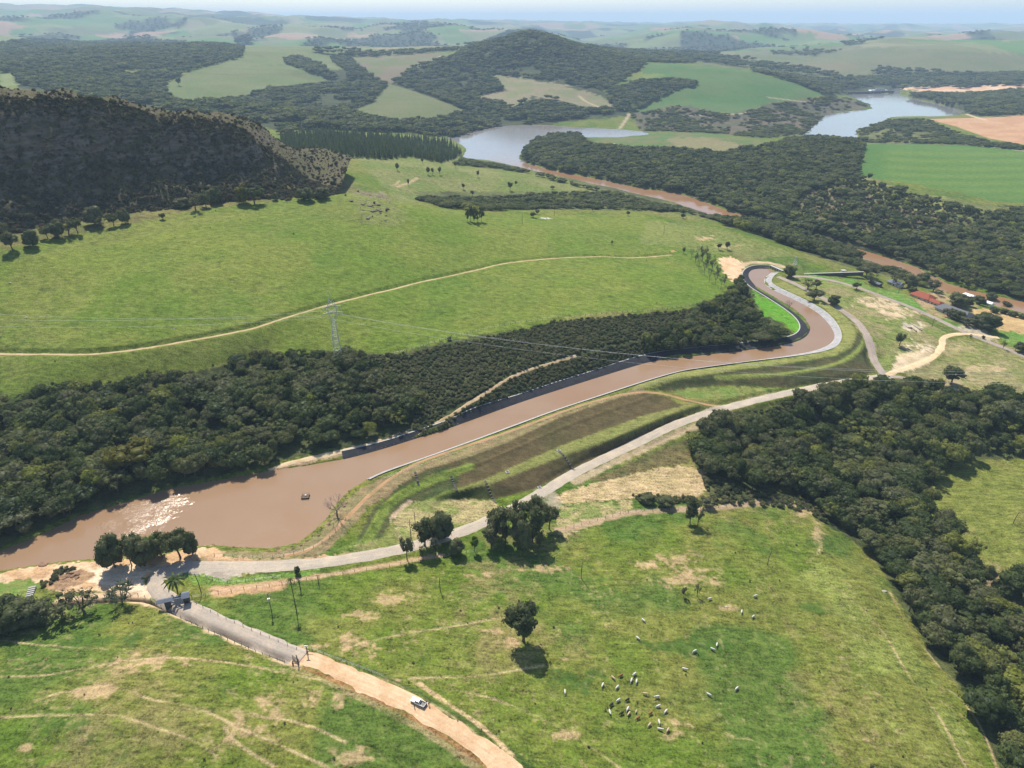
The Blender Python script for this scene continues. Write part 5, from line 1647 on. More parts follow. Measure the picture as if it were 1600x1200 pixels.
lone(1548, 472, 19, 18, 'dome', 'round tree on the bank right of the white buildings', GRP)
lone(1572, 481, 18, 12, 'lone', 'low tree on the bank above the yellow field', GRP, k=1)
lone(1480, 494, 20, 15, 'lone', 'olive tree in front of the grey farm roof', GRP, LEAF_OLIVE, k=2)
lone(1495, 499, 22, 18, 'dome', 'dark tree hiding the front corner of the grey farm roof', GRP)
lone(1510, 508, 24, 16, 'lone', 'green tree between the grey roof and the farm gate', GRP, LEAF_OLIVE, k=3)
lone(1538, 512, 44, 30, 'dome', 'broadest dark round tree right of the farmyard', GRP, k=1)
lone(1536, 529, 6, 6, 'dome', 'tiny dark bush in the middle of the farm road', GRP, cat='bush', name='bush')
lone(1567, 545, 9, 16, 'airy', 'thin roadside sapling on the farm lawn', GRP, LEAF_OLIVE, k=1)
lone(1595, 550, 20, 20, 'dome', 'dark tree on the right edge of the farm lawn', GRP)
lone(1586, 548, 12, 12, 'lone', 'small dark tree left of the one at the lawn edge', GRP, k=1)
lone(1516, 529, 5, 8, 'airy', 'tiny sapling at the farm gate', GRP, LEAF_OLIVE)
for i, (u, v, w, h) in enumerate(((1553, 488, 16, 9), (1568, 490, 16, 9), (1582, 494, 16, 9), (1597, 498, 16, 10))):
    lone(u, v, w, h, 'dome', ('hedge bush left of the yellow field top', 'second hedge bush above the yellow field', 'third hedge bush above the yellow field', 'hedge bush at the right picture edge above the yellow field')[i], 'hedge bushes above the yellow field', cat='bush', name='bush', k=i)
# pine clump and scattered trees on the spur and bench
GRP = 'tall pines on the bench'
for i, (u, v, w, h, lab) in enumerate(((730, 346, 8, 21, 'leftmost pine of the tall clump on the bench'), (735, 345, 9, 25, 'second pine from left in the bench clump'), (741, 347, 9, 25, 'middle pine of the bench clump'),
                                      (746, 346, 8, 20, 'second pine from right in the bench clump'), (752, 346, 9, 24, 'rightmost pine of the bench clump'))):
    lone(u, v, w, h, 'euc', lab, GRP, k=i, name='pine_tree')
GRP = 'scattered trees on the far spur'
for i, (u, v, w, h, lab) in enumerate(((621, 267, 7, 13, 'round tree highest on the left of the far spur'), (669, 273, 6, 12, 'left tree of the three in a line on the far spur'), (676, 273, 5, 11, 'middle tree of the three in a line on the far spur'),
        (687, 273, 6, 13, 'right tree of the three in a line on the far spur'), (747, 277, 5, 11, 'single tree near the top right of the far spur'), (724, 296, 6, 10, 'single round tree in the middle of the far spur'),
        (738, 306, 7, 9, 'low tree just above the ravine on the far spur'), (797, 298, 9, 15, 'bushy left tree of the pair right of the spur middle'), (806, 290, 5, 8, 'small right tree of the pair right of the spur middle'),
        (863, 296, 8, 6, 'low bush beside the short path on the far spur'), (638, 292, 4, 13, 'thin leaning tree at the left foot of the far spur'), (603, 238, 6, 10, 'tree at the upper edge of the far spur by the plantation'),
        (660, 255, 5, 9, 'small tree below the plantation edge'), (690, 254, 5, 9, 'tree at the right end below the plantation edge'), (712, 262, 5, 9, 'small tree near the reservoir shore on the spur'))):
    lone(u, v, w, h, 'lone', lab, GRP, k=i)
GRP = 'small trees on the open bench'
for i, (u, v, w, h, lab) in enumerate(((981, 337, 7, 8, 'small round tree on the bench left of the ravine woods'), (926, 330, 5, 6, 'tiny tree at the back edge of the bench'), (956, 382, 4, 7, 'tiny lone tree in the middle of the bench'),
        (1123, 390, 8, 11, 'left dark tree of the two near the canal head sand'), (1136, 390, 9, 14, 'right dark tree of the two near the canal head sand'), (1068, 396, 6, 10, 'small dark tree at the end of the hillside track'),
        (833, 340, 12, 10, 'bush beside the small pond on the bench'), (840, 335, 8, 8, 'second bush beside the small pond on the bench'), (1067, 342, 9, 10, 'small tree on the right rim of the bench'), (344, 415, 9, 10, 'bare shrub high on the bright hillside'))):
    lone(u, v, w, h, 'lone' if 'bare' not in lab else 'bare', lab, GRP, k=i % 2)
GRP = 'young thin trees above the canal head'
for i, (u, v, h) in enumerate(((1080, 405, 20), (1086, 412, 22), (1092, 420, 24), (1097, 408, 26), (1100, 430, 26), (1104, 418, 26), (1108, 440, 26), (1112, 425, 28), (1117, 446, 26), (1121, 434, 22), (1126, 452, 24), (1131, 446, 20), (1090, 398, 18), (1103, 400, 18))):
    lone(u, v, h * .42, h, 'airy' if i % 2 else 'bare', 'thin young tree of the plot on the slope above the canal head', GRP, LEAF_OLIVE, k=i, name='young_tree')
lone(1158, 470, 20, 32, 'dome', 'tall dark tree at the top of the grove by the inner lawn', 'trees of the grove inside the canal bend')
# hill foot trees
GRP = 'trees at the foot of the cliff hill'
FOOT = [(20, 384, 24, 28), (52, 378, 24, 26), (8, 362, 18, 20), (75, 366, 18, 20), (92, 364, 22, 26), (108, 360, 22, 26), (122, 358, 18, 22), (148, 344, 26, 28), (160, 350, 14, 18), (178, 346, 16, 18), (196, 342, 16, 22), (218, 318, 22, 18),
        (255, 336, 10, 10), (284, 318, 24, 16), (306, 322, 22, 26), (322, 316, 18, 24), (338, 312, 20, 26), (352, 306, 10, 14), (398, 312, 26, 26), (430, 306, 10, 12), (300, 262, 12, 12), (318, 282, 14, 12), (478, 306, 26, 20), (505, 303, 24, 18)]
FL = ['leftmost tree at the foot of the cliff hill', 'second tree from left at the cliff foot standing forward', 'tree up-slope at the far left of the cliff foot', 'slim tree right of the forward pair at the cliff foot', 'dry tree in the left third of the cliff foot', 'grey tree of the left cliff foot cluster',
      'low tree ending the left cliff foot cluster', 'pale-topped broad tree at the cliff foot', 'small tree in front of the pale-topped one', 'tree right of the pale-topped one at the cliff foot', 'twiggy tree left of the dark cliff gap', 'rounded tree higher on the scree', 'little tree out on the grass below the dark cliff',
      'flat pale tree on the scree before the gully', 'left tree of the gully cluster', 'middle tree of the gully cluster', 'right tree of the gully cluster', 'sapling right of the gully cluster', 'dark tree beside the yellow-crowned tree', 'shrub between the yellow tree and the hill nose',
      'light tree high in the cliff gully', 'light tree halfway down the cliff gully', 'broad bush at the hill nose', 'bush at the right end of the hill nose']
for i, ((u, v, w, h), lab) in enumerate(zip(FOOT, FL)):
    lone(u, v + 7, w * 1.15, h * 1.15, ('lone', 'dome', 'airy')[i % 3] if 'bush' not in lab else 'dome', lab, GRP, LEAF_OLIVE if i in (7, 13, 20, 21, 11) or i % 3 == 2 else LEAF_DARK, k=i, cat='bush' if 'bush' in lab else 'tree')
lone(381, 318, 28, 32, 'dome', 'yellow-crowned tree at the foot of the cliff hill', GRP, LEAF_YELLOW, name='yellow_tree')
lone(212, 736, 70, 56, 'lone', 'large yellow-green tree in the wood above the pond', None, LEAF_YELLOW, k=2, name='yellow_green_tree')
lone(185, 742, 46, 50, 'lone', 'yellow-green tree just left of the large one above the pond', None, LEAF_YELLOW, k=3, name='yellow_green_tree')
# far field trees
lone(280, 134, 8, 12, 'lone', 'lone tree near the left tip of the pale green hill field', None, k=1)
lone(384, 68, 26, 12, 'dome', 'square dark grove tree on the crest of the pale green field', None, k=0)
lone(372, 68, 14, 11, 'dome', 'left tree of the square grove on the field crest', None, k=1)

# the conifer plantation by the reservoir
pl = seed_points(W_PINES, 8.2)
us_, vs_, ds_ = project(pl[:, 0], pl[:, 1], pl[:, 2])
pick_ = np.argsort(-(vs_ + rng.uniform(0, 4, len(pl))))
protos_ = []
for n_, i in enumerate(pick_[:60]):
    s_ = rng.uniform(.85, 1.35)
    t = tree_thing(PINES[n_ % 3], PINE_TRUNK, tuple(pl[i]), s_ * 1.25, s_ * 1.25, n_, 'plantation_tree', 'conifer of the plantation left of the reservoir', 'conifers of the plantation')
    if n_ < 3: protos_.append(t.children[0])
rs = pl[pick_[60:]]
ss_ = rng.uniform(.85, 1.4, len(rs))
scatter('forest', rs, ss_ * 1.25, ss_ * 1.2, rng.integers(0, 3, len(rs)), protos_, 'green conifer plantation left of the reservoir', 'plantation')

# ---- palms
M_FROND = LEAF_PALM


def frond_mesh(L=2.6, w=.55, droop=1.0):
    n = 7
    V, F = [], []
    for i in range(n + 1):
        t = i / n
        x = L * (t - .12 * t * t); z = L * (.55 * t - droop * .95 * t * t)
        ww = w * math.sin(math.pi * min(1, .12 + t * .88)) ** .7 * .5 + .02
        V += [(x, -ww, z - ww * .55), (x, 0, z), (x, ww, z - ww * .55)]
    for i in range(n):
        a = i * 3
        F += [(a, a + 1, a + 4, a + 3), (a + 1, a + 2, a + 5, a + 4)]
    me = fast_mesh('frond', np.array(V), np.array(F)); me.materials.append(M_FROND)
    return me


def palm(u, v, hpx, rpx, label, nfr=18, droop=1.0):
    g, s, a = spot_scale(u, v)
    hh = hpx * s / math.cos(a); R_ = rpx * s
    root = empty('palm_tree', (g[0], g[1], g[2]), .5 * u, label, 'palm tree')
    bm = tube_into(bmesh.new(), [(0, 0, -.4), (0, 0, .2), (.1, 0, hh * .5), (0, 0, hh)], [.3, .22, .16, .16], 7)
    link('trunk', bm_mesh('trunk', bm), BARK, root)
    me = frond_mesh(R_ * 1.25, R_ * .24, droop)
    for k in range(nfr):
        o = bpy.data.objects.new('frond', me); COL.objects.link(o); o.parent = root
        o.location = (0, 0, hh - .1)
        o.rotation_euler = (0, -(.75 * (k % 3) / 2 - .25), k * 2.4)
    return root


palm(278, 928, 22, 16, 'lush green palm beside the entrance portal', 20)
palm(463, 953, 47, 5.5, 'tall thin-trunked palm in the front pasture', 12, 1.5)
palm(470, 922, 14, 4, 'short palm behind the tall one by the orange verge', 10, 1.4)
lone(465, 897, 11, 15, 'dome', 'small dark conifer-like bush beside the gravel road', None, name='bush', cat='bush')

g, s, a = spot_scale(192, 944)
root = empty('spiky_plant', tuple(g), 0, 'spiky grey-green pandanus-like tree on the yard edge', 'spiky tree')
bmt, bml = bmesh.new(), bmesh.new()
tube_into(bmt, [(0, 0, -.3), (0, 0, 2.4)], [.34, .26], 7)
rg = random.Random(5)
heads = []
for k in range(9):
    an = k * .7; e = Vector((math.cos(an) * rg.uniform(1.5, 4.2), math.sin(an) * rg.uniform(1.5, 4.2), rg.uniform(4.0, 7.5)))
    tube_into(bmt, [(0, 0, 2.0), (e.x * .5, e.y * .5, 3.4), e], [.18, .14, .1], 5); heads.append(e)
for e in heads:
    for q in range(34):
        d = Vector((rg.uniform(-1, 1), rg.uniform(-1, 1), rg.uniform(-.2, 1.3))).normalized()
        sd = d.orthogonal().normalized() * .15
        m_ = e + d * 1.6; t_ = e + d * 3.1 + Vector((0, 0, -.35))
        v_ = [bml.verts.new(c_) for c_ in (e - sd, e + sd, m_ + sd, t_, m_ - sd)]
        bml.faces.new(v_)
link('trunk', bm_mesh('trunk', bmt), BARK, root); link('foliage', bm_mesh('foliage', bml), LEAF_SPIKY, root)

# ---- low growth: tall scrub over the canal slope, ravine edge scrub, weeds in the pastures
SB = []
for k, (u, v, lab) in enumerate(((612, 556, 'low green shrub at the upper left end of the canal slope thicket'), (702, 531, 'low shrub on the fence line above the canal slope'), (866, 503, 'low shrub at the right end of the fence line thicket'), (1050, 489, 'low shrub where the fence line meets the grove'))):
    g, s, a = spot_scale(u, v)
    root = empty('slope_shrub', tuple(g), k, lab, 'shrub', 'shrubs along the fence line above the canal')
    root.scale = (1.3, 1.3, 1.2)
    SB.append(link('foliage', BUSHES[k], None, root))
parts_ = []
for poly, sp, lo, hi in ((pts("560,556 640,552 700,540 760,527 870,503 960,495 1060,486 1120,478 1085,500 1060,512 1000,530 940,540 850,566 790,588 745,618 700,640 664,676 640,668 655,640 640,612 600,588"), 1.75, .65, 1.35),
                         (pts("672,678 700,655 745,628 800,592 850,572 900,560 950,543 1000,535 1060,518 1064,545 1019,550 969,565 867,597 800,619 720,650"), 1.5, .6, 1.15),
                         (pts("1130,652 1180,642 1240,622 1340,606 1392,600 1392,608 1300,640 1290,690 1230,705 1180,690 1120,672"), 2.6, .8, 1.9),
                         (pts("1095,745 1130,755 1180,768 1240,778 1286,800 1290,820 1260,800 1180,790 1120,790 1100,775"), 2.4, .6, 1.5),
                         (pts("985,772 1060,776 1120,778 1120,788 1060,786 1000,784"), 1.8, .7, 1.3),
                         (pts("1330,275 1420,302 1560,334 1500,355 1400,372 1280,345 1180,325 1200,300"), 6.0, 1.2, 2.6),
                         (pts("60,912 90,890 118,882 122,890 95,902 70,918"), 1.6, .6, 1.0)):
    p_ = seed_points(poly, sp)
    p_ = p_[rng.uniform(size=len(p_)) < .86]
    sc_ = rng.uniform(lo, hi, len(p_))
    parts_.append(np.concatenate([p_, sc_[:, None]], 1))
sh = np.concatenate(parts_)
scatter('undergrowth', sh[:, :3], sh[:, 3], sh[:, 3] * rng.uniform(.55, 1.0, len(sh)), rng.integers(0, 4, len(sh)), SB, 'dense low shrubs on the canal slope and wood edges', 'undergrowth')

TF = []
for k, (u, v, lab) in enumerate(((836, 1100, 'dark weed tuft left of the cattle in the pasture'), (780, 1143, 'dark weed tuft below the lone tree shadow'), (1310, 977, 'dark weed tuft near the ravine wood in the pasture'))):
    g, s, a = spot_scale(u, v)
    root = empty('weed_tuft', tuple(g), k, lab, 'weed', 'dark weed tufts in the cattle pasture')
    TF.append(link('foliage', TUFTS[k], None, root))
parts_ = []
for poly, sp, keep in ((pts("480,960 800,900 1000,860 1260,830 1400,960 1560,1200 1200,1240 900,1240 700,1120 560,1040"), 4.6, .42), (pts("0,560 270,545 440,560 360,580 200,596 0,618"), 3.2, .36), (pts("0,960 200,945 420,1020 300,1040 120,1030 0,1040"), 3.4, .30),
                       (pts("0,385 300,330 480,315 620,330 600,380 400,380 200,420 0,440"), 7, .30), (pts("0,1050 480,1060 640,1140 760,1240 0,1240"), 4.6, .26), (pts("560,300 620,310 630,350 560,352"), 3.2, .6), (pts("0,440 900,350 1050,380 1050,480 600,540 0,545"), 22, .35)):
    p_ = seed_points(poly, sp, 1.0)
    p_ = p_[rng.uniform(size=len(p_)) < keep * 1.5 * fbm(p_[:, 0] / 25, p_[:, 1] / 25, 501, 3)]
    parts_.append(p_)
wp = np.concatenate(parts_)
ws = rng.lognormal(-.62, .5, len(wp)).clip(.2, 2.2)
scatter('weeds', wp, ws, ws * rng.uniform(.6, 1.3, len(wp)), rng.integers(0, 3, len(wp)), TF, 'dark weed tufts scattered over the pastures', 'weeds')
print('shrubs', len(sh), 'weeds', len(wp))

# ------------------------------------------------------------------ things people put here


def box(bm, c, s, taper=(1, 1), rot=0.0, mat=0):
    """box with centre c, size s; the top face is scaled by taper"""
    x, y, z = [q / 2 for q in s]
    vs = []
    for dz, t in ((-z, (1, 1)), (z, taper)):
        for dx, dy in ((-x, -y), (x, -y), (x, y), (-x, y)):
            a, b_ = dx * t[0], dy * t[1]
            if rot:
                a, b_ = a * math.cos(rot) - b_ * math.sin(rot), a * math.sin(rot) + b_ * math.cos(rot)
            vs.append(bm.verts.new((c[0] + a, c[1] + b_, c[2] + dz)))
    fs = [bm.faces.new([vs[i] for i in q]) for q in ((3, 2, 1, 0), (4, 5, 6, 7), (0, 1, 5, 4), (1, 2, 6, 5), (2, 3, 7, 6), (3, 0, 4, 7))]
    for f in fs:
        f.material_index = mat
    return vs


def part(name, parent, mat, boxes=(), tubes=(), bevel=0.0, loc=None, rz=None):
    bm = bmesh.new()
    for b_ in boxes:
        box(bm, *b_) if isinstance(b_, tuple) else box(bm, **b_)
    for t in tubes:
        tube_into(bm, *t)
    if bevel:
        bmesh.ops.bevel(bm, geom=list(bm.edges), offset=bevel, segments=1, affect='EDGES')
    o = link(name, bm_mesh(name, bm), mat, parent)
    if loc is not None: o.location = loc
    if rz is not None: o.rotation_euler = (0, 0, rz)
    return o


def at(u, v):
    return tuple(G([(u, v)])[0])


def yaw(a, b):
    A, B = at(*a), at(*b)
    return math.atan2(B[1] - A[1], B[0] - A[0])


WHITE = plain('white_paint', (.74, .74, .72), .35, .06, 1.5, .5)
BLACKP = plain('black_plastic', (.022, .022, .024), .5, .2, 3, .4)
GLASS = plain('dark_glass', (.012, .015, .018), .08, .1, 1, .8)
RUBBER = plain('rubber', (.02, .02, .02), .9, .2, 4)
STEEL = plain('galvanised_steel', (.46, .47, .48), .5, .2, 2, .5, .3)
OLDWOOD = plain('old_wood', (.13, .095, .068), .95, .35, 3)
GREYWOOD = plain('weathered_wood', (.22, .185, .15), .95, .35, 3)
CONCRETE = plain('concrete', (.40, .39, .365), .9, .22, .7)
DARKCON = plain('stained_concrete', (.085, .080, .074), .95, .35, .5)
SLATEBLUE = plain('blue_grey_roofing', (.135, .155, .19), .75, .2, 1.2, .2)
REDTILE = plain('red_roof_tiles', (.26, .075, .045), .9, .25, 2.5)
GREYTILE = plain('grey_roofing', (.125, .125, .140), .8, .2, 1.2)
PLASTER = plain('pale_plaster', (.58, .53, .46), .9, .15, .8)
LIGHTGREY = plain('light_cable', (.62, .62, .62), .6, .05, 1)
CERAMIC = plain('white_ceramic', (.7, .7, .68), .4, .1, 2)

# ---- pickup
px_a, px_b = at(645, 1095), at(663, 1104)
yw = math.atan2(px_a[1] - px_b[1], px_a[0] - px_b[0])
pk = empty('pickup_truck', ((px_a[0] + px_b[0]) / 2, (px_a[1] + px_b[1]) / 2, (px_a[2] + px_b[2]) / 2 + .12), yw, 'white pickup truck with an open dark bed parked on the orange dirt road', 'pickup truck')
bm = bmesh.new()
box(bm, (1.80, 0, .80), (1.55, 1.80, .52), (.96, .94))
box(bm, (.15, 0, .74), (1.80, 1.84, .66))
box(bm, (-1.65, 0, .52), (1.95, 1.80, .22))
for s_ in (-1, 1): box(bm, (-1.65, .88 * s_, .85), (1.94, .10, .46))
box(bm, (2.60, 0, .55), (.14, 1.70, .28)); box(bm, (2.02, 0, 1.075), (1.0, 1.1, .03), (.9, .8))
bmesh.ops.bevel(bm, geom=list(bm.edges), offset=.04, segments=2, affect='EDGES')
link('body', bm_mesh('body', bm), WHITE, pk)
part('cabin_roof', pk, WHITE, [((.02, 0, 1.675), (1.25, 1.46, .09), (.92, .92)), ((-.66, .66, 1.36), (.12, .12, .6)), ((-.66, -.66, 1.36), (.12, .12, .6))], (), .02)
part('windscreen', pk, GLASS, (), ())
bm = bmesh.new()
v_ = [bm.verts.new(c) for c in ((1.08, -.80, 1.08), (1.08, .80, 1.08), (.60, .66, 1.64), (.60, -.66, 1.64))]; bm.faces.new(v_)
pk.children[-1].data = bm_mesh('windscreen', bm); pk.children[-1].data.materials.append(GLASS)
bm = bmesh.new(); box(bm, (.12, 0, 1.35), (1.62, 1.60, .58), (.74, .84)); link('side_windows', bm_mesh('side_windows', bm), GLASS, pk)
part('bed_floor', pk, BLACKP, [((-1.65, 0, .655), (1.9, 1.66, .04))])
part('tailgate', pk, WHITE, [((-2.60, 0, .84), (.07, 1.72, .48))], (), .015)
part('bumper', pk, BLACKP, [((-2.70, 0, .46), (.12, 1.70, .16))])
for s_ in (-1, 1):
    part('headlight', pk, CERAMIC, [((2.60, .66 * s_, .84), (.08, .34, .18))], (), .02)
    part('tail_light', pk, REDTILE, [((-2.61, .83 * s_, .90), (.05, .12, .34))])
    part('mirror', pk, BLACKP, [((.98, 1.02 * s_, 1.12), (.12, .22, .16))], (), .03)
    for x in (1.62, -1.60):
        w_ = part('wheel', pk, RUBBER, (), [([(x, .72 * s_, .36), (x, .93 * s_, .36)], [.37, .37], 18)])
        part('rim', w_, STEEL, (), [([(x, .925 * s_, .36), (x, .945 * s_, .36)], [.22, .2], 12)])


# ---- people and cattle: one grown skin each
def skin_mesh(name, verts, edges, radii, sub=1):
    me = bpy.data.meshes.new(name); me.from_pydata(verts, edges, [])
    o = bpy.data.objects.new(name, me); COL.objects.link(o)
    sk = o.modifiers.new('skin', 'SKIN'); sk.use_smooth_shade = True
    ss = o.modifiers.new('sub', 'SUBSURF'); ss.levels = sub; ss.render_levels = sub
    for d, r in zip(me.skin_vertices[0].data, radii):
        d.radius = r if isinstance(r, tuple) else (r, r)
    me.skin_vertices[0].data[0].use_root = True
    dg = bpy.context.evaluated_depsgraph_get(); dg.update()
    out = bpy.data.meshes.new_from_object(o.evaluated_get(dg))
    bpy.data.objects.remove(o)
    out.name = name
    return out


def cow_mesh(seed, graze):
    rg = random.Random(seed)
    hz_ = .38 if graze else 1.32
    V = [(-.55, 0, 1.02), (-.95, 0, 1.05), (0, 0, .96), (.55, 0, 1.02), (.72, 0, 1.16), (1.02, 0, 1.05 if graze else 1.26), (1.28, .05, hz_ + .22 if graze else hz_ + .05), (1.50, .08, hz_ if graze else hz_ - .14),
         (-1.06, 0, .8), (-1.08, .02, .45)]
    E = [(0, 1), (0, 2), (2, 3), (3, 4), (4, 5), (5, 6), (6, 7), (1, 8), (8, 9)]
    R = [(.33, .36), (.22, .24), (.36, .40), (.30, .36), (.24, .26), (.17, .19), (.13, .14), (.08, .08), .04, .03]
    for sx, root, ks in ((-.70, 0, (-.06, .06)), (.52, 3, (.03, -.03))):
        for sy in (-1, 1):
            st = rg.uniform(-.14, .14)
            n = len(V)
            V += [(sx, .21 * sy, .66), (sx + ks[0] + st * .5, .21 * sy, .36), (sx + ks[1] + st, .21 * sy, .03)]
            E += [(root, n), (n, n + 1), (n + 1, n + 2)]
            R += [.14, .075, .06]
    n = len(V)          # ears
    V += [(1.22, .24, hz_ + .24 if graze else hz_ + .12), (1.22, -.18, hz_ + .24 if graze else hz_ + .12)]
    E += [(6, n), (6, n + 1)]; R += [.035, .035]
    return skin_mesh('cow', V, E, R)


COWS = [cow_mesh(1, True), cow_mesh(2, True), cow_mesh(3, False)]
COAT = {'white': plain('white_coat', (.52, .50, .45), .9, .14, 2), 'cream': plain('cream_coat', (.45, .34, .22), .9, .2, 2), 'brown': plain('brown_coat', (.22, .095, .042), .9, .25, 2), 'dark': plain('dark_coat', (.035, .030, .028), .9, .3, 2)}
for m_ in COWS: m_.materials.append(COAT['white'])
HERD = [(1005.2, 971, 'white', 'white cow standing alone above the herd below the dry patch', 1.0), (996.6, 999, 'white', 'white cow alone just below the upper single one', .9), (1119.8, 1009, 'white', 'upper white cow of the close pair right of the herd', 2.0),
        (1113.4, 1016, 'white', 'lower white cow of the close pair right of the herd', .6), (1085, 1019, 'white', 'white cow to the left of the close pair', 2.6), (1069.4, 1047, 'white', 'white cow between the herd and the close pair', .4),
        (1107.4, 1087, 'white', 'white cow standing alone right of the herd', .7), (882.7, 1083, 'white', 'white cow standing alone left of the herd', 1.6), (1109, 937, 'white', 'white cow beside the wispy pasture sapling', 2.7), (1180, 932.6, 'white', 'white cow farthest right near the upper pasture', 2.8),
        (1158.5, 957.6, 'white', 'left white cow of the three by the bare mound', 2.0), (1176.5, 965, 'white', 'right white cow of the three by the bare mound', 2.4), (958, 1061, 'cream', 'cream cow at the top left of the herd', .9), (969.9, 1057, 'brown', 'brown cow at the top of the herd', 2.5),
        (991.2, 1055, 'white', 'white cow at the top right of the herd', 2.4), (986.4, 1064.7, 'white', 'left white cow of two side by side in the herd', 2.0), (994.3, 1066.5, 'white', 'right white cow of two side by side in the herd', 1.9), (941.5, 1072, 'white', 'white cow at the left edge of the herd', 2.0),
        (964, 1075.7, 'white', 'large white cow near the left of the herd', 2.3), (1008, 1085.8, 'cream', 'pinkish cream cow in the right half of the herd', .2), (1026.3, 1090.3, 'white', 'upper white cow at the right side of the herd', 2.9), (965.8, 1095.8, 'white', 'white cow left of the dark one in the herd', 2.5),
        (980.1, 1095, 'dark', 'dark cow in the middle of the herd', 2.6), (955.2, 1102.3, 'dark', 'dark grey cow at the lower left of the herd', 2.4), (1028.2, 1105, 'white', 'lower white cow at the right side of the herd', 2.7), (1040, 1113.3, 'white', 'white cow at the right edge of the herd', 2.3),
        (952.6, 1114.2, 'white', 'white cow at the bottom left of the herd', 1.5), (971, 1116, 'dark', 'black cow at the lower left of the herd', 2.6), (980.5, 1109.6, 'white', 'white cow behind the cream one at the herd bottom', 2.1), (982.3, 1117, 'cream', 'cream cow at the lower middle of the herd', 2.2),
        (993.7, 1113.3, 'cream', 'small cream calf-like cow near the herd bottom', 2.0), (996.6, 1123.4, 'brown', 'light brown cow at the bottom of the herd', 2.5), (1016.3, 1116, 'brown', 'dark brown cow right of the herd middle', 2.5), (1014.4, 1134.4, 'cream', 'cream cow at the bottom right of the herd', 2.3),
        (1029.6, 1130, 'white', 'white cow at the bottom of the herd facing away', 1.6), (1031, 1141, 'white', 'lowest white cow of the herd', .3), (1043.2, 1142.6, 'cream', 'tan cow at the lowest right of the herd', 2.2), (1150.6, 1077.5, 'white', 'white cow far right of the herd near a pale stone', 2.4)]
for i, (u, v, col, lab, rz) in enumerate(HERD):
    g = at(u, v)
    o = bpy.data.objects.new('cow', COWS[i % 3]); COL.objects.link(o)
    o.location = (g[0], g[1], g[2] - .02); o.rotation_euler = (0, 0, -rz)
    k = .86 if 'calf' not in lab else .62
    o.scale = (k, k, k)
    if col != 'white':
        o.material_slots[0].link = 'OBJECT'; o.material_slots[0].material = COAT[col]
    tag(o, lab, 'cow', 'cattle grazing in the pasture')

SKINC = plain('skin', (.38, .22, .15), .7, .1, 3); HAIR = plain('hair', (.03, .02, .016), .8, .2, 3)
CLOTHS = [(plain('dark_shirt', (.03, .03, .04), .9, .2, 3), plain('dark_trousers', (.03, .032, .045), .9, .2, 3)), (plain('tan_shirt', (.36, .25, .16), .9, .2, 3), plain('brown_trousers', (.13, .09, .06), .9, .2, 3)),
          (plain('brown_shirt', (.18, .11, .07), .9, .2, 3), plain('blue_trousers', (.05, .06, .10), .9, .2, 3))]


def person(u, v, rz, cl, label):
    g = at(u, v)
    V = [(0, 0, .98), (0, 0, 1.18), (0, 0, 1.40), (0, 0, 1.50), (.02, 0, 1.63), (.03, 0, 1.72)]
    E = [(0, 1), (1, 2), (2, 3), (3, 4), (4, 5)]
    R = [(.13, .16), (.12, .15), (.12, .17), (.055, .055), (.10, .085), (.075, .07)]
    for s_ in (-1, 1):
        n = len(V)
        V += [(0, .19 * s_, 1.40), (-.02, .26 * s_, 1.14), (.05, .27 * s_, .90), (.07, .27 * s_, .82)]
        E += [(2, n), (n, n + 1), (n + 1, n + 2), (n + 2, n + 3)]; R += [.07, .048, .036, .04]
        n = len(V)
        V += [(0, .10 * s_, .88), (.02, .11 * s_, .50), (-.02, .12 * s_, .09), (.15, .13 * s_, .04)]
        E += [(0, n), (n, n + 1), (n + 1, n + 2), (n + 2, n + 3)]; R += [.10, .068, .05, .04]
    me = skin_mesh('person', V, E, R, 2)
    bm = bmesh.new(); bm.from_mesh(me)
    for s_ in (-1, 1):      # fingers, thumb; face
        for k in range(4):
            x = .045 + .018 * k
            tube_into(bm, [(x, .27 * s_, .82), (x + .012, .268 * s_, .765), (x + .004, .262 * s_, .73 + .006 * abs(k - 1.5))], [.010, .009, .007], 5)
        tube_into(bm, [(.10, .265 * s_, .84), (.125, .258 * s_, .80), (.13, .255 * s_, .775)], [.011, .010, .008], 5)
        tube_into(bm, [(.115, .033 * s_, 1.655), (.125, .033 * s_, 1.655)], [.012, .008], 6)
        tube_into(bm, [(.03, .085 * s_, 1.62), (.03, .10 * s_, 1.65)], [.022, .016], 5)
    tube_into(bm, [(.11, 0, 1.655), (.145, 0, 1.615), (.115, 0, 1.605)], [.012, .018, .012], 5)
    tube_into(bm, [(.112, -.028, 1.575), (.118, .028, 1.575)], [.008, .008], 5)
    bm.to_mesh(me); bm.free()
    for m_ in (SKINC, cl[0], cl[1], BLACKP): me.materials.append(m_)
    for p_ in me.polygons:
        z = p_.center.z; ay = abs(p_.center.y)
        p_.material_index = 3 if z < .10 and ay < .2 else 2 if z < .98 and ay < .20 else 1 if (z < 1.47 and not (ay > .22 and z < 1.05)) else 0
        p_.use_smooth = True
    o = link('person', me, None); o.location = (g[0], g[1], g[2] + .13); o.rotation_euler = (0, 0, rz)
    tag(o, label, 'person', 'people by the pickup')
    hb_ = bmesh.new(); bmesh.ops.create_icosphere(hb_, subdivisions=2, radius=.105)
    for v_ in list(hb_.verts):
        if v_.co.z < -.01 and v_.co.x > -.03: hb_.verts.remove(v_)
    h = link('hair', bm_mesh('hair', hb_, True), HAIR, o); h.location = (.015, 0, 1.69)
    return o


person(670.5, 1102.8, 2.2, CLOTHS[0], 'person in dark clothes standing behind the tailgate of the pickup')
person(666.2, 1099.5, -1.9, CLOTHS[1], 'person in tan clothes between the pickup and the person in dark')
person(647.3, 1105.2, .9, CLOTHS[2], 'person standing beside the front wheel of the pickup')

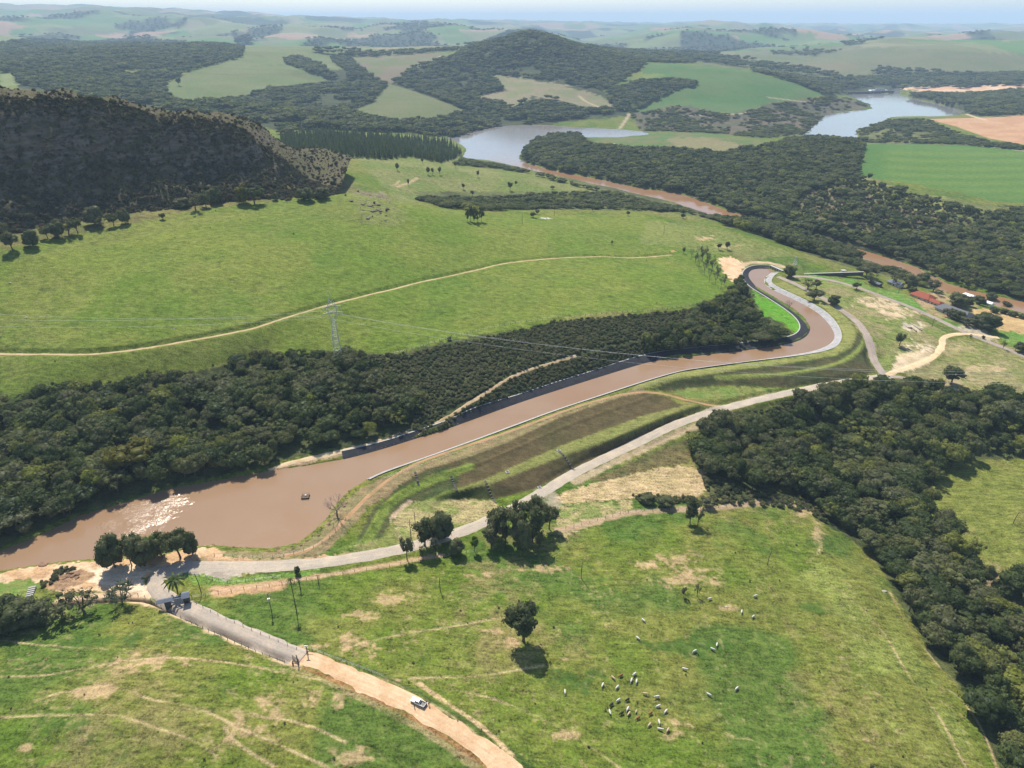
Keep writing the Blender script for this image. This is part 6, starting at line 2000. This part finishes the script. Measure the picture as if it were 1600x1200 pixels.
# ---- pump raft on the pond
x, y, _z = P(477.5, 777, 0)
rf = empty('pump_raft', (x, y, 0), .1, 'dark floating pump raft with a small pale motor on the brown pond', 'raft')
part('pontoon', rf, BLACKP, (), [([(-1.9, -1.0, .12), (1.9, -1.0, .12)], [.42, .42], 10)]); part('pontoon', rf, BLACKP, (), [([(-1.9, 1.0, .12), (1.9, 1.0, .12)], [.42, .42], 10)])
part('deck', rf, OLDWOOD, [((0, 0, .6), (3.4, 3.0, .12))], (), .02)
part('motor', rf, CERAMIC, [((.1, .2, .98), (.9, .7, .62), (.8, .8))], (), .06)
part('guard_rail', rf, OLDWOOD, (), [([(-1.6, s_ * 1.4, .6), (-1.6, s_ * 1.4, 1.5)], [.06, .06], 5) for s_ in (-1, 1)] + [([(1.6, s_ * 1.4, .6), (1.6, s_ * 1.4, 1.5)], [.06, .06], 5) for s_ in (-1, 1)] +
     [([(-1.6, -1.4, 1.5), (1.6, -1.4, 1.5), (1.6, 1.4, 1.5), (-1.6, 1.4, 1.5), (-1.6, -1.4, 1.5)], [.05] * 5, 5)])

# ---- entrance portal over the road
A, B = at(263, 951), at(294, 941)
mid = [(a + b_) / 2 for a, b_ in zip(A, B)]; yw = math.atan2(B[1] - A[1], B[0] - A[0]); Lp = math.hypot(B[0] - A[0], B[1] - A[1])
pt = empty('entrance_portal', (mid[0], mid[1], min(A[2], B[2])), yw, 'blue-grey roofed entrance portal spanning the gravel road', 'gate portal')
hl = Lp / 2
part('pillar', pt, DARKCON, [((-hl + .3, 0, 2.0), (2.0, 1.2, 4.2))], (), .04)
part('guard_booth', pt, DARKCON, [((hl - .2, 0, 2.1), (2.0, 2.0, 4.4))], (), .04)
part('booth_window', pt, GLASS, [((hl - .2, -1.02, 2.4), (1.3, .05, 1.0))])


def roof_slab(name, x0, x1, w, z, rise):
    bm = bmesh.new()
    q = [(x0, -w, z), (x1, -w, z), (x1, 0, z + rise), (x0, 0, z + rise), (x0, w, z), (x1, w, z)]
    lo = [bm.verts.new((a, b_, c - .16)) for a, b_, c in q]; hi = [bm.verts.new(c) for c in q]
    for f in ((0, 1, 2, 3), (3, 2, 5, 4)):
        bm.faces.new([hi[i] for i in f]); bm.faces.new([lo[i] for i in reversed(f)])
    for a, b_ in ((0, 1), (1, 2), (2, 5), (5, 4), (4, 3), (3, 0)):
        bm.faces.new((lo[a], lo[b_], hi[b_], hi[a]))
    return link(name, bm_mesh(name, bm), SLATEBLUE, pt)


roof_slab('roof', -hl - 3.0, -hl + 2.6, 1.25, 4.4, .7).data.name = 'roof_panel'
roof_slab('roof', hl - 1.5, hl + 1.3, 1.9, 4.9, 1.0)
part('beam', pt, SLATEBLUE, [((.9, -.55, 4.35), (Lp - 3.0, .28, .45))]); part('beam', pt, SLATEBLUE, [((.9, .55, 4.35), (Lp - 3.0, .28, .45))])
part('sign_board', pt, GREYTILE, [((.9, .2, 4.15), (Lp - 4.6, .1, .3))])

# ---- farm gate
gt = empty('gate_post', at(466.5, 1039.5), 0, 'tall dark wooden gate post left of the dirt road', 'gate post', 'posts of the farm gate')
part('post', gt, OLDWOOD, (), [([(0, 0, -.3), (0, .1, 2.6), (-.15, 0, 5.0)], [.24, .22, .16], 8)]); part('brace', gt, OLDWOOD, [((-1.0, 0, 1.7), (2.0, .14, .16)), ((-1.0, 0, .8), (2.0, .14, .16))])
gt = empty('gate_post', at(458.6, 1040), 0, 'short wooden gate post beside the tall one', 'gate post', 'posts of the farm gate')
part('post', gt, OLDWOOD, (), [([(0, 0, -.3), (0, 0, 2.5)], [.2, .17], 8)])
gt = empty('gate_post', at(481, 1022), 0, 'wooden gate post with a white sign right of the dirt road', 'gate post', 'posts of the farm gate')
part('post', gt, OLDWOOD, (), [([(0, 0, -.3), (-.1, 0, 3.8)], [.22, .18], 8)]); part('sign_board', gt, WHITE, [((-.05, -.1, 4.0), (1.3, .1, .55))]); part('rail', gt, OLDWOOD, [((.8, .3, 1.0), (1.7, .14, .16))])
ga, gb = at(467.5, 1035), at(458, 1029)
fg = empty('farm_gate', ga, math.atan2(gb[1] - ga[1], gb[0] - ga[0]), 'open slatted wooden farm gate swung beside the ditch', 'gate')
for k in range(5): part('slat', fg, GREYWOOD, [((1.7, 0, .4 + .28 * k), (3.3, .05, .13))])
part('stile', fg, GREYWOOD, [((.05, 0, .95), (.12, .1, 1.5)), ((3.35, 0, .95), (.12, .1, 1.5))])

# ---- fences


def fence(s, gap, h, label, mat=OLDWOOD, wires=3, thick=.09, each=True, name='wire_fence'):
    ln = G(pts(s)); ln = resample(chaikin(ln[:, :2], 1), gap)
    z = hs(ln[:, 0], ln[:, 1])
    root = empty(name, (ln[0][0], ln[0][1], z[0]), 0, label, 'fence')
    o0 = np.array([ln[0][0], ln[0][1], z[0]])
    rg = random.Random(len(label))
    if each:
        bm = tube_into(bmesh.new(), [(0, 0, -.25), (0, 0, h)], [thick * 1.15, thick], 6)
        me = bm_mesh('post', bm); me.materials.append(mat)
        for p_, zz in zip(ln, z):
            o = bpy.data.objects.new('post', me); COL.objects.link(o); o.parent = root
            o.location = (p_[0] - o0[0], p_[1] - o0[1], zz - o0[2]); o.rotation_euler = (rg.uniform(-.07, .07), rg.uniform(-.07, .07), 0)
            o.scale = (1, 1, rg.uniform(.88, 1.15))
    else:
        bm = bmesh.new()
        for p_, zz in zip(ln, z):
            b0 = np.array([p_[0], p_[1], zz]) - o0
            tube_into(bm, [tuple(b0 + np.array([0, 0, -.2])), tuple(b0 + np.array([0, 0, h]))], [thick, thick], 4)
        tag(link('post', bm_mesh('post', bm), mat, root), kind='stuff')
    bm = bmesh.new()
    for k in range(wires):
        hh = h * (.3 + .62 * k / max(1, wires - 1))
        tube_into(bm, [(p_[0] - o0[0], p_[1] - o0[1], zz - o0[2] + hh) for p_, zz in zip(ln, z)], [.012] * len(ln), 3)
    link('wire', bm_mesh('wire', bm), STEEL, root)
    return root


fence("96,940 130,936 165,934 195,932 216,931 236,938 262,956 300,975 340,993 380,1010 420,1026 457,1040", 3.1, 1.5, 'wooden post fence along the sandy strip left of the entrance road')
fence("296,938 330,957 370,975 410,992 450,1009 479,1021", 4.0, 1.35, 'wire fence along the right side of the entrance road', GREYWOOD)
fence("300,934 330,929 360,925 400,919 450,912 500,903 560,893 620,884 690,871 745,861", 4.6, 1.45, 'wire fence along the orange verge below the gravel road')
fence("286,898 310,899 325,903 338,909 352,911 380,909 420,904 440,901", 3.2, 1.1, 'low wooden fence curving round the small lawn by the gravel road', GREYWOOD)
fence("335,868 370,871 420,872 460,866 500,852 525,832 540,812", 4.0, 1.3, 'wire fence on the bank between the pond and the gravel road', GREYWOOD)
fence("884,826 930,815 985,799 1040,797 1100,796 1160,789 1200,783", 4.2, 1.4, 'wire fence on the bare earth strip above the cattle pasture')
fence("488,1015 520,1028 560,1043 600,1058", 4.6, 1.3, 'wire fence along the right side of the dirt road', GREYWOOD)
fence("600,748 667,724 734,700 802,675 869,649 937,627 1004,605 1062,588", 2.0, 1.15, 'fine pale fence along the near edge of the canal', CONCRETE, 2, .07, False)
fence("572,572 600,556 640,548 700,528 760,514 820,503 870,497 940,491 1000,487 1060,481 1100,474", 4.0, 1.5, 'dark fence between the bright hillside and the canal thicket', OLDWOOD, 3, .12, False)

# ---- poles
POLES = [(908, 903, 25, 'plain wooden pole standing in the upper middle of the pasture', 0), (688, 924, 20, 'short wooden pole in the pasture below the road trees', 0), (425, 958, 30, 'utility pole with a white transformer in the front pasture', 2),
         (314.5, 926, 30, 'leaning dark pole behind the entrance portal', 1), (1199, 883, 23, 'leaning bare pole in the right part of the cattle pasture', 0), (1583, 818, 19, 'leaning pole in the small field right of the ravine wood', 0),
         (498, 912, 14, 'short dark pole by the orange verge', 1), (642, 838, 26, 'left pole behind the pair of road trees', 0), (649, 820, 20, 'right pole on the round dry field', 0), (1456, 511, 14, 'pole beside the farm road', 1), (1037, 366, 14, 'pole on the open bench', 0),
         (816, 350, 15, 'pole left of the small pond on the bench', 0), (866, 338, 13, 'pole behind the small pond on the bench', 0), (1404, 457, 12, 'pole in front of the small blue roof', 0)]
for u, v, hp, lab, kind in POLES:
    g, s, a = spot_scale(u, v)
    hh = hp * s / math.cos(a)
    root = empty('utility_pole', tuple(g), 0, lab, 'pole', 'poles about the pastures')
    ln_ = .9 if 'lean' in lab else .1
    sgn = -1 if u < 800 else 1
    part('pole', root, OLDWOOD, (), [([(0, 0, -.5), (0, 0, hh * .5), (sgn * ln_ * .6, 0, hh)], [.19, .16, .12], 7)])
    if kind:
        part('crossarm', root, GREYWOOD, [((sgn * ln_ * .6, 0, hh - .5), (1.9, .12, .14))])
        for dx in (-.8, 0, .8): part('insulator', root, CERAMIC, (), [([(sgn * ln_ * .6 + dx, 0, hh - .4), (sgn * ln_ * .6 + dx, 0, hh - .15)], [.06, .05], 6)])
    if kind == 2:
        part('transformer', root, STEEL, (), [([(.1, -.4, hh * .66), (.1, -.4, hh * .66 + 1.3)], [.42, .42], 10)])

# ---- lattice pylon and its cables
g, s, a = spot_scale(530, 570)
HP = 108 * s / math.cos(a)
py = empty('lattice_pylon', tuple(g), .35, 'grey steel lattice pylon on the bright hillside above the wood', 'pylon')
K = HP / 42.0


def strut(bm, a_, b_, r=.10):
    tube_into(bm, [tuple(q * K for q in a_), tuple(q * K for q in b_)], [r, r], 4)


def hw(z):
    return 2.3 - 1.25 * min(z, 26) / 26


bm = bmesh.new()
for sx in (-1, 1):
    for sy in (-1, 1):
        strut(bm, (hw(0) * sx, hw(0) * sy, -.5), (hw(26) * sx, hw(26) * sy, 26), .14)
link('leg', bm_mesh('leg', bm), STEEL, py)
bm = bmesh.new()
zs_ = [0, 5, 9.6, 13.8, 17.6, 21, 23.8, 26]
for z0, z1 in zip(zs_[:-1], zs_[1:]):
    for sgn in (-1, 1):
        a0, a1 = hw(z0), hw(z1)
        for sg in (-1, 1):
            strut(bm, (a0 * sg, a0 * sgn, z0), (-a1 * sg, a1 * sgn, z1)); strut(bm, (a0 * sgn, a0 * sg, z0), (a1 * sgn, -a1 * sg, z1))
        strut(bm, (-a1, a1 * sgn, z1), (a1, a1 * sgn, z1)); strut(bm, (a1 * sgn, -a1, z1), (a1 * sgn, a1, z1))
link('lattice', bm_mesh('lattice', bm), STEEL, py)
bm = bmesh.new()
for sy in (-1, 1):
    for sx in (-1, 1):
        strut(bm, (1.05 * sx, .95 * sy, 26), (2.6 * sx, .8 * sy, 33), .13); strut(bm, (2.6 * sx, .8 * sy, 33), (.9 * sx, .35 * sy, 38), .12); strut(bm, (.9 * sx, .35 * sy, 38), (.05 * sx, .05 * sy, 42), .10)
        strut(bm, (1.05 * sx, .95 * sy, 26), (-1.9 * sx, .85 * sy, 30)); strut(bm, (-1.9 * sx, .85 * sy, 30), (2.6 * sx, .8 * sy, 33))
        strut(bm, (2.6 * sx, .8 * sy, 33), (-.9 * sx, .35 * sy, 38))
for sx in (-1, 1): strut(bm, (2.6 * sx, -.8, 33), (2.6 * sx, .8, 33)); strut(bm, (.9 * sx, -.35, 38), (.9 * sx, .35, 38))
link('tower_head', bm_mesh('tower_head', bm), STEEL, py)
for z_, w_ in ((30.5, 5.0), (34.0, 4.4)):
    bm = bmesh.new()
    for sy in (-.6, .6): strut(bm, (-w_, 0, z_), (0, sy, z_ + .9)); strut(bm, (w_, 0, z_), (0, sy, z_ + .9)); strut(bm, (-w_, 0, z_), (w_, 0, z_), .12)
    link('crossarm', bm_mesh('crossarm', bm), STEEL, py)
for z_, w_ in ((30.5, 5.0), (34.0, 4.4)):
    for sx in (-1, 1):
        o = part('insulator', py, CERAMIC, (), [([(w_ * sx * K, 0, z_ * K), (w_ * sx * K, 0, (z_ - 1.8) * K)], [.12, .12], 6)])
c_, s_ = math.cos(.35), math.sin(.35)


def cable(w_, z_, right_px, right_z, left_px, left_z, sag_r, sag_l, label):
    hx_, hy_ = g[0] + w_ * K * c_, g[1] + w_ * K * s_; hz0 = g[2] + (z_ - 1.8) * K
    Rr = P(*right_px, right_z); Ll = P(*left_px, left_z)
    pth = []
    for t in np.linspace(0, 1, 24):
        pth.append(tuple(Ll[k] + ((hx_, hy_, hz0)[k] - Ll[k]) * t - (4 * sag_l * t * (1 - t) if k == 2 else 0) for k in range(3)))
    for t in np.linspace(0, 1, 36)[1:]:
        pth.append(tuple((hx_, hy_, hz0)[k] + (Rr[k] - (hx_, hy_, hz0)[k]) * t - (4 * sag_r * t * (1 - t) if k == 2 else 0) for k in range(3)))
    bm = bmesh.new(); tube_into(bm, pth, [.038] * len(pth), 4)
    tag(link('power_cable', bm_mesh('power_cable', bm), LIGHTGREY), label, 'cable', 'power cables on the pylon')


cable(-5.0, 30.5, (1720, 600), 30, (-120, 506), 46, 12, 4, 'lower left power cable running from the pylon across the canal')
cable(5.0, 30.5, (1720, 580), 30, (-120, 484), 48, 12, 4, 'lower right power cable running from the pylon across the canal')
cable(-4.4, 34.0, (1720, 588), 34, (-120, 495), 50, 11, 4, 'upper power cable running from the pylon across the canal')

# small lattice mast at the canal head
g2, s2, a2 = spot_scale(1242, 414)
ms = empty('lattice_mast', tuple(g2), .3, 'small grey lattice mast behind the canal head gate', 'mast')
hm = 13 * s2 / math.cos(a2); bm = bmesh.new()
for sx in (-1, 1):
    for sy in (-1, 1): tube_into(bm, [(1.5 * sx, 1.5 * sy, 0), (.4 * sx, .4 * sy, hm)], [.14, .14], 4)
    for k in range(4):
        t0, t1 = k / 4, (k + 1) / 4; a0, a1 = 1.5 - 1.1 * t0, 1.5 - 1.1 * t1
        tube_into(bm, [(-a0, a0 * sx, hm * t0), (a1, a1 * sx, hm * t1)], [.1, .1], 4); tube_into(bm, [(a0 * sx, -a0, hm * t0), (a1 * sx, a1, hm * t1)], [.1, .1], 4)
link('lattice', bm_mesh('lattice', bm), STEEL, ms)

# ---- buildings of the farm and the headworks


def house(c, rz, L, W, h, rise, wall, roof, label, hip=.0, eave=.7, openings=True, cat='house', name='house'):
    gx_, gy_, gz_ = c
    root = empty(name, (gx_, gy_, gz_ - .2), rz, label, cat)
    part('wall', root, wall, [((0, 0, h / 2), (L, W, h))])
    bm = bmesh.new()
    l, w = L / 2 + eave, W / 2 + eave; k = l - hip * l
    q = [(-l, -w, h), (l, -w, h), (l, w, h), (-l, w, h), (-k, 0, h + rise), (k, 0, h + rise)]
    hi = [bm.verts.new(p_) for p_ in q]; lo = [bm.verts.new((p_[0], p_[1], p_[2] - .22)) for p_ in q[:4]]
    for f in ((0, 1, 5, 4), (2, 3, 4, 5), (1, 2, 5), (3, 0, 4)): bm.faces.new([hi[i] for i in f])
    for i in range(4): bm.faces.new((lo[i], lo[(i + 1) % 4], hi[(i + 1) % 4], hi[i]))
    bm.faces.new(list(reversed(lo)))
    link('roof', bm_mesh('roof', bm), roof, root)
    if openings:
        part('door', root, OLDWOOD, [((0, -W / 2 - .03, 1.05), (1.0, .08, 2.1))])
        n = max(1, int(L / 5))
        for k_ in range(n):
            x = -L / 2 + (k_ + .5) * L / n + (1.2 if abs(-L / 2 + (k_ + .5) * L / n) < .9 else 0)
            f = part('window', root, CERAMIC, [((x, -W / 2 - .03, 1.55), (1.4, .08, 1.2))]); part('pane', f, GLASS, [((x, -W / 2 - .08, 1.55), (1.15, .04, .95))])
    return root


fy = yaw((1400, 471), (1500, 516))
house(at(1441, 467), fy, 17, 11, 3.2, 3.0, PLASTER, REDTILE, 'red-roofed farmhouse beside the grey farm road', .45)
house(at(1459, 475), fy, 12, 6, 2.8, 1.6, PLASTER, REDTILE, 'lower red-roofed wing right of the farmhouse', .3)
house(at(1491, 492), fy - .05, 26, 13, 3.4, 3.2, PLASTER, GREYTILE, 'large grey-roofed farm building among dark trees', .25, 1.0)
house(at(1399, 446), fy + .1, 12, 7, 3.0, 1.4, PLASTER, SLATEBLUE, 'small blue-grey roof left of the large green tree', .1)
house(at(1367, 445), fy, 11, 4.5, 2.6, .9, DARKCON, GREYTILE, 'low dark shed under the leaning tree by the farm road', .0, .5, False, 'shed', 'shed')
house(at(1513, 466), fy, 9, 6, 3.4, 1.2, WHITE, WHITE, 'white building on the river bank behind the grey roof', .2)
house(at(1543, 477), fy, 8, 5, 3.2, 1.0, WHITE, WHITE, 'small white building right of the white riverside one', .2)
# headworks: a long dark wall with a gate hut, and the canal head gate
A, B = at(1252, 427), at(1347, 434)
wl = empty('headworks_wall', tuple((a_ + b_) / 2 for a_, b_ in zip(A, B)), math.atan2(B[1] - A[1], B[0] - A[0]), 'long dark concrete wall of the headworks behind the canal head', 'wall')
Lw = math.hypot(B[0] - A[0], B[1] - A[1])
part('wall', wl, DARKCON, [((0, 0, .7), (Lw, 1.0, 3.4))], (), .05); part('coping', wl, CONCRETE, [((0, .1, 2.5), (Lw + .4, 1.3, .2))])
gh = empty('gate_hut', at(1316, 430), math.atan2(B[1] - A[1], B[0] - A[0]), 'small white gate hut on the dark headworks wall', 'hut')
part('wall', gh, WHITE, [((0, -.2, 2.4), (3.4, 2.6, 4.6))], (), .05); part('roof', gh, CONCRETE, [((0, -.2, 4.85), (4.0, 3.2, .3))]); part('door', gh, GREYTILE, [((.4, -1.52, 1.3), (1.0, .06, 2.1))])
A, B = P(1204, 419, 0), P(1222, 427, 0)
cg = empty('canal_gate', tuple((a_ + b_) / 2 for a_, b_ in zip(A, B)), math.atan2(B[1] - A[1], B[0] - A[0]), 'concrete gate with grey bars at the upstream end of the canal', 'sluice gate')
Lg = math.hypot(B[0] - A[0], B[1] - A[1])
part('head_wall', cg, CONCRETE, [((0, .8, .8), (Lg + 1, 1.2, 3.6))], (), .05)
for k in range(6): part('pier', cg, CONCRETE, [((-Lg / 2 + (k + .0) * Lg / 5, -.6, .6), (.6, 2.0, 3.2))], (), .03)
for k in range(5): part('sluice', cg, STEEL, [((-Lg / 2 + (k + .5) * Lg / 5, -.2, 1.3), (Lg / 5 - .7, .15, 2.4))])
part('walkway', cg, STEEL, [((0, -.5, 2.7), (Lg + 1, 1.2, .15))])
# the dam at the end of the far lake
A, B = P(1318, 147.5, WL_RIVER), P(1396, 145.5, WL_RIVER)
dm = empty('dam', tuple((a_ + b_) / 2 for a_, b_ in zip(A, B)), math.atan2(B[1] - A[1], B[0] - A[0]), 'low dark dam with a white spillway at the end of the far lake', 'dam')
Ld = math.hypot(B[0] - A[0], B[1] - A[1])
part('dam_wall', dm, DARKCON, [((0, 4, 2.5), (Ld, 9, 10))]); part('spillway', dm, WHITE, [((Ld * .26, 22, 6), (Ld * .40, 26, 9), (.8, .5))], (), .5)
part('gate_tower', dm, CONCRETE, [((Ld * .18 + 8 * k, 12, 12), (3.5, 8, 9)) for k in range(5)])

# ---- stepped drains down the embankment
GREYWOOD_CON = plain('dirty_concrete', (.17, .155, .135), .95, .3, .8)
DRAIN_LABELS = ['stepped concrete drain on the lower slope right of the middle', 'long stepped concrete drain ending behind the dark tree clump', 'short faint drain on the upper slope near the green berm', 'short drain on the grassy slope at the left end of the embankment']
for (a_, b_), lab in zip((((873, 706), (899, 736)), ((757, 751), (775, 786)), ((704, 742), (714, 768)), ((648, 737), (654, 758))), DRAIN_LABELS):
    A, B = at(*a_), at(*b_)
    L_ = math.hypot(B[0] - A[0], B[1] - A[1])
    root = empty('stepped_drain', A, math.atan2(B[1] - A[1], B[0] - A[0]), lab, 'drain', 'stepped drains on the embankment')
    n = max(6, int(L_ / 1.3)); mt = GREYWOOD_CON if 'concrete' in lab else DARKCON
    prof = [hs(A[0] + (B[0] - A[0]) * (k + .5) / n, A[1] + (B[1] - A[1]) * (k + .5) / n) - A[2] for k in range(n)]
    me = bm_mesh('step', (lambda b_m: (box(b_m, (0, 0, 0), (L_ / n * .96, .7, .5)), b_m)[1])(bmesh.new())); me.materials.append(DARKCON)
    for k in range(n):
        o = bpy.data.objects.new('step', me); COL.objects.link(o); o.parent = root; o.location = (L_ * (k + .5) / n, 0, prof[k] - .12)
    for s_ in (-1, 1):
        part('side_wall', root, mt, [((L_ * (k + .5) / n, .44 * s_, prof[k] + .02), (L_ / n * 1.02, .16, .6)) for k in range(n)])
for u, v, lab in ((793, 738, 'square manhole on the berm between the two long drains'), (873, 704, 'square manhole at the top of the right stepped drain'), (843, 762, 'pale concrete slab beside the road at the embankment foot')):
    c = at(u, v)
    root = empty('manhole', c, .4, lab, 'manhole')
    part('rim', root, CONCRETE, [((0, 0, .12), (1.9, 1.9, .45))], (), .04); part('cover', root, DARKCON, [((0, 0, .37), (1.3, 1.3, .06))])

# ---- clutter of the yard and shores
c = at(49, 926)
st = empty('sleeper_stack', c, .35, 'neat stack of pale concrete sleepers at the edge of the sandy yard', 'sleepers')
for k in range(5): part('sleeper', st, CONCRETE, [((0, -2.4 + k * 1.2, .45), (2.6, .62, .8))], (), .06)
rg = random.Random(3)


def rock_mesh(seed):
    r_ = random.Random(seed); bm = bmesh.new(); bmesh.ops.create_icosphere(bm, subdivisions=2, radius=.5)
    off = Vector((r_.uniform(0, 50), r_.uniform(0, 50), 0))
    for v_ in bm.verts:
        n = float(vnoise(v_.co.x * 2.5 + off.x, v_.co.y * 2.5 + v_.co.z * 3.1 + off.y, seed)) - .5
        v_.co *= 1 + n * .8; v_.co.z *= .65
    return bm_mesh('rock', bm)


ROCKM = [rock_mesh(k) for k in range(4)]
BROWNROCK = plain('red_brown_rock', (.21, .13, .085), .95, .35, 2.5); PALEROCK = plain('pale_rock', (.34, .30, .25), .95, .25, 2.5)
for m_ in ROCKM: m_.materials.append(BROWNROCK)


def rocks(polyline, n, lo, hi, spread, label, group, mat=None):
    ln = resample(G(pts(polyline))[:, :2], .5)
    for k in range(n):
        p_ = ln[rg.randrange(len(ln))]
        x, y = p_[0] + rg.gauss(0, spread), p_[1] + rg.gauss(0, spread)
        o = bpy.data.objects.new('rock', ROCKM[rg.randrange(4)]); COL.objects.link(o)
        s_ = rg.uniform(lo, hi)
        o.location = (x, y, float(hs(x, y)) + s_ * .1); o.scale = (s_ * rg.uniform(.8, 1.5), s_, s_ * rg.uniform(.6, 1.0)); o.rotation_euler = (0, 0, rg.uniform(0, 6.3))
        if mat is not None: o.material_slots[0].link = 'OBJECT'; o.material_slots[0].material = mat
        tag(o, label, 'rock', group)


rocks("60,886 80,880 110,874 148,872", 26, .7, 2.2, .9, 'brown rock or clod on the sandy pond shore', 'rocks on the sandy pond shore')
rocks("85,905 105,898 115,905", 12, .8, 2.2, 1.4, 'red-brown heap of earth and roots on the sandy yard', 'earth heaps on the sandy yard')
rocks("320,852 371,857 424,860 469,852 500,830 545,775", 34, .4, 1.3, .7, 'brown stone along the near pond edge', 'stones along the near pond edge')
rocks("340,852 352,853 362,852", 4, .9, 1.6, .6, 'pale stone at the pond corner beside the road', 'pale stones at the pond corner', PALEROCK)
rocks("565,318 585,325 600,335 575,340", 22, 1.2, 3.8, 6, 'grey boulder of the outcrop right of the cliff hill', 'boulders of the hillside outcrop', plain('grey_boulder', (.17, .145, .115), .95, .3, 1.5))
for i, (u, v, lab) in enumerate(((268, 406, 'pale stone on the hillside below the cliff'), (1135, 948, 'pale bare stone beside the three cows'), (1381, 924, 'grey stone heap against the ravine wood edge'), (40, 496, 'pale boulder at the far left of the hillside'), (273, 513, 'pale stone just above the hillside track'), (16, 442, 'grey stone high on the left hillside'))):
    c = at(u, v)
    o = bpy.data.objects.new('rock', ROCKM[i % 4]); COL.objects.link(o); o.location = c; s_ = (1.4, 1.2, 1.6, 1.8, 1.3, 1.6)[i]; o.scale = (s_ * 1.4, s_, s_ * .8)
    o.material_slots[0].link = 'OBJECT'; o.material_slots[0].material = PALEROCK; tag(o, lab, 'stone')
for i, (u, v, L_, r_, lab) in enumerate(((1417, 509, 9, .3, 'widest white slab lying on the dry ground by the farm road'), (1424, 512, 14, .32, 'long white beam lying beside the white slab'), (1430, 510, 12, .3, 'second long white beam on the dry ground'), (1436, 514, 6, .5, 'short white block right of the white beams'))):
    c = at(u, v)
    root = empty('concrete_slab', (c[0], c[1], c[2] + .05), yaw((1415, 505), (1430, 518)) + .05 * i, lab, 'slab', 'white slabs on the dry ground')
    part('slab', root, PALEROCK, [((0, 0, .3), (L_, 3.2 if i == 0 else 1.0, .6))], (), .05)

# leafless brush on the pond edge
BR = [bare_mesh(31, 3, 1.4), bare_mesh(32, 3, 1.3)]
for i, (u, v) in enumerate(((546, 770), (552, 762), (560, 757), (540, 778), (502, 826), (496, 832), (488, 838), (515, 808), (556, 766))):
    c = at(u, v); k = (.55, .5, .5, .5, .45, .4, .4, .4, .5)[i]
    t = tree_thing(BR[i % 2][0], BR[i % 2][1], c, k, k, i * 1.3, 'dry_bush', 'leafless brown bush on the near pond edge', 'leafless bushes on the pond edge', 'bush', TWIG if False else None)
    t.children[0].name = 'branches'

# ------------------------------------------------------------------ the hazy air
hz = bpy.data.materials.new('hazy_air'); hz.use_nodes = True
hn = hz.node_tree.nodes
for n in list(hn): hn.remove(n)
ho = hn.new('ShaderNodeOutputMaterial')
pv = hn.new('ShaderNodeVolumePrincipled')
pv.inputs['Color'].default_value = (.56, .75, 1.0, 1)
pv.inputs['Density'].default_value = HAZE
pv.inputs['Anisotropy'].default_value = .0
hz.node_tree.links.new(pv.outputs[0], ho.inputs['Volume'])
hb = bmesh.new()
bmesh.ops.create_cube(hb, size=1.0)
hzx, hz0, hz1 = 76000.0, float(H.min()) - 3.0, max(EYE + 15.0, float(H.max()) + 30.0)
for v in hb.verts:
    v.co = Vector((v.co.x * hzx, v.co.y * hzx, hz0 + (v.co.z + .5) * (hz1 - hz0)))
hme = bpy.data.meshes.new('haze'); hb.to_mesh(hme); hb.free()
tag(link('haze', hme, hz), kind='stuff')
print('H range', H.min(), H.max(), 'verts', NR, NC)
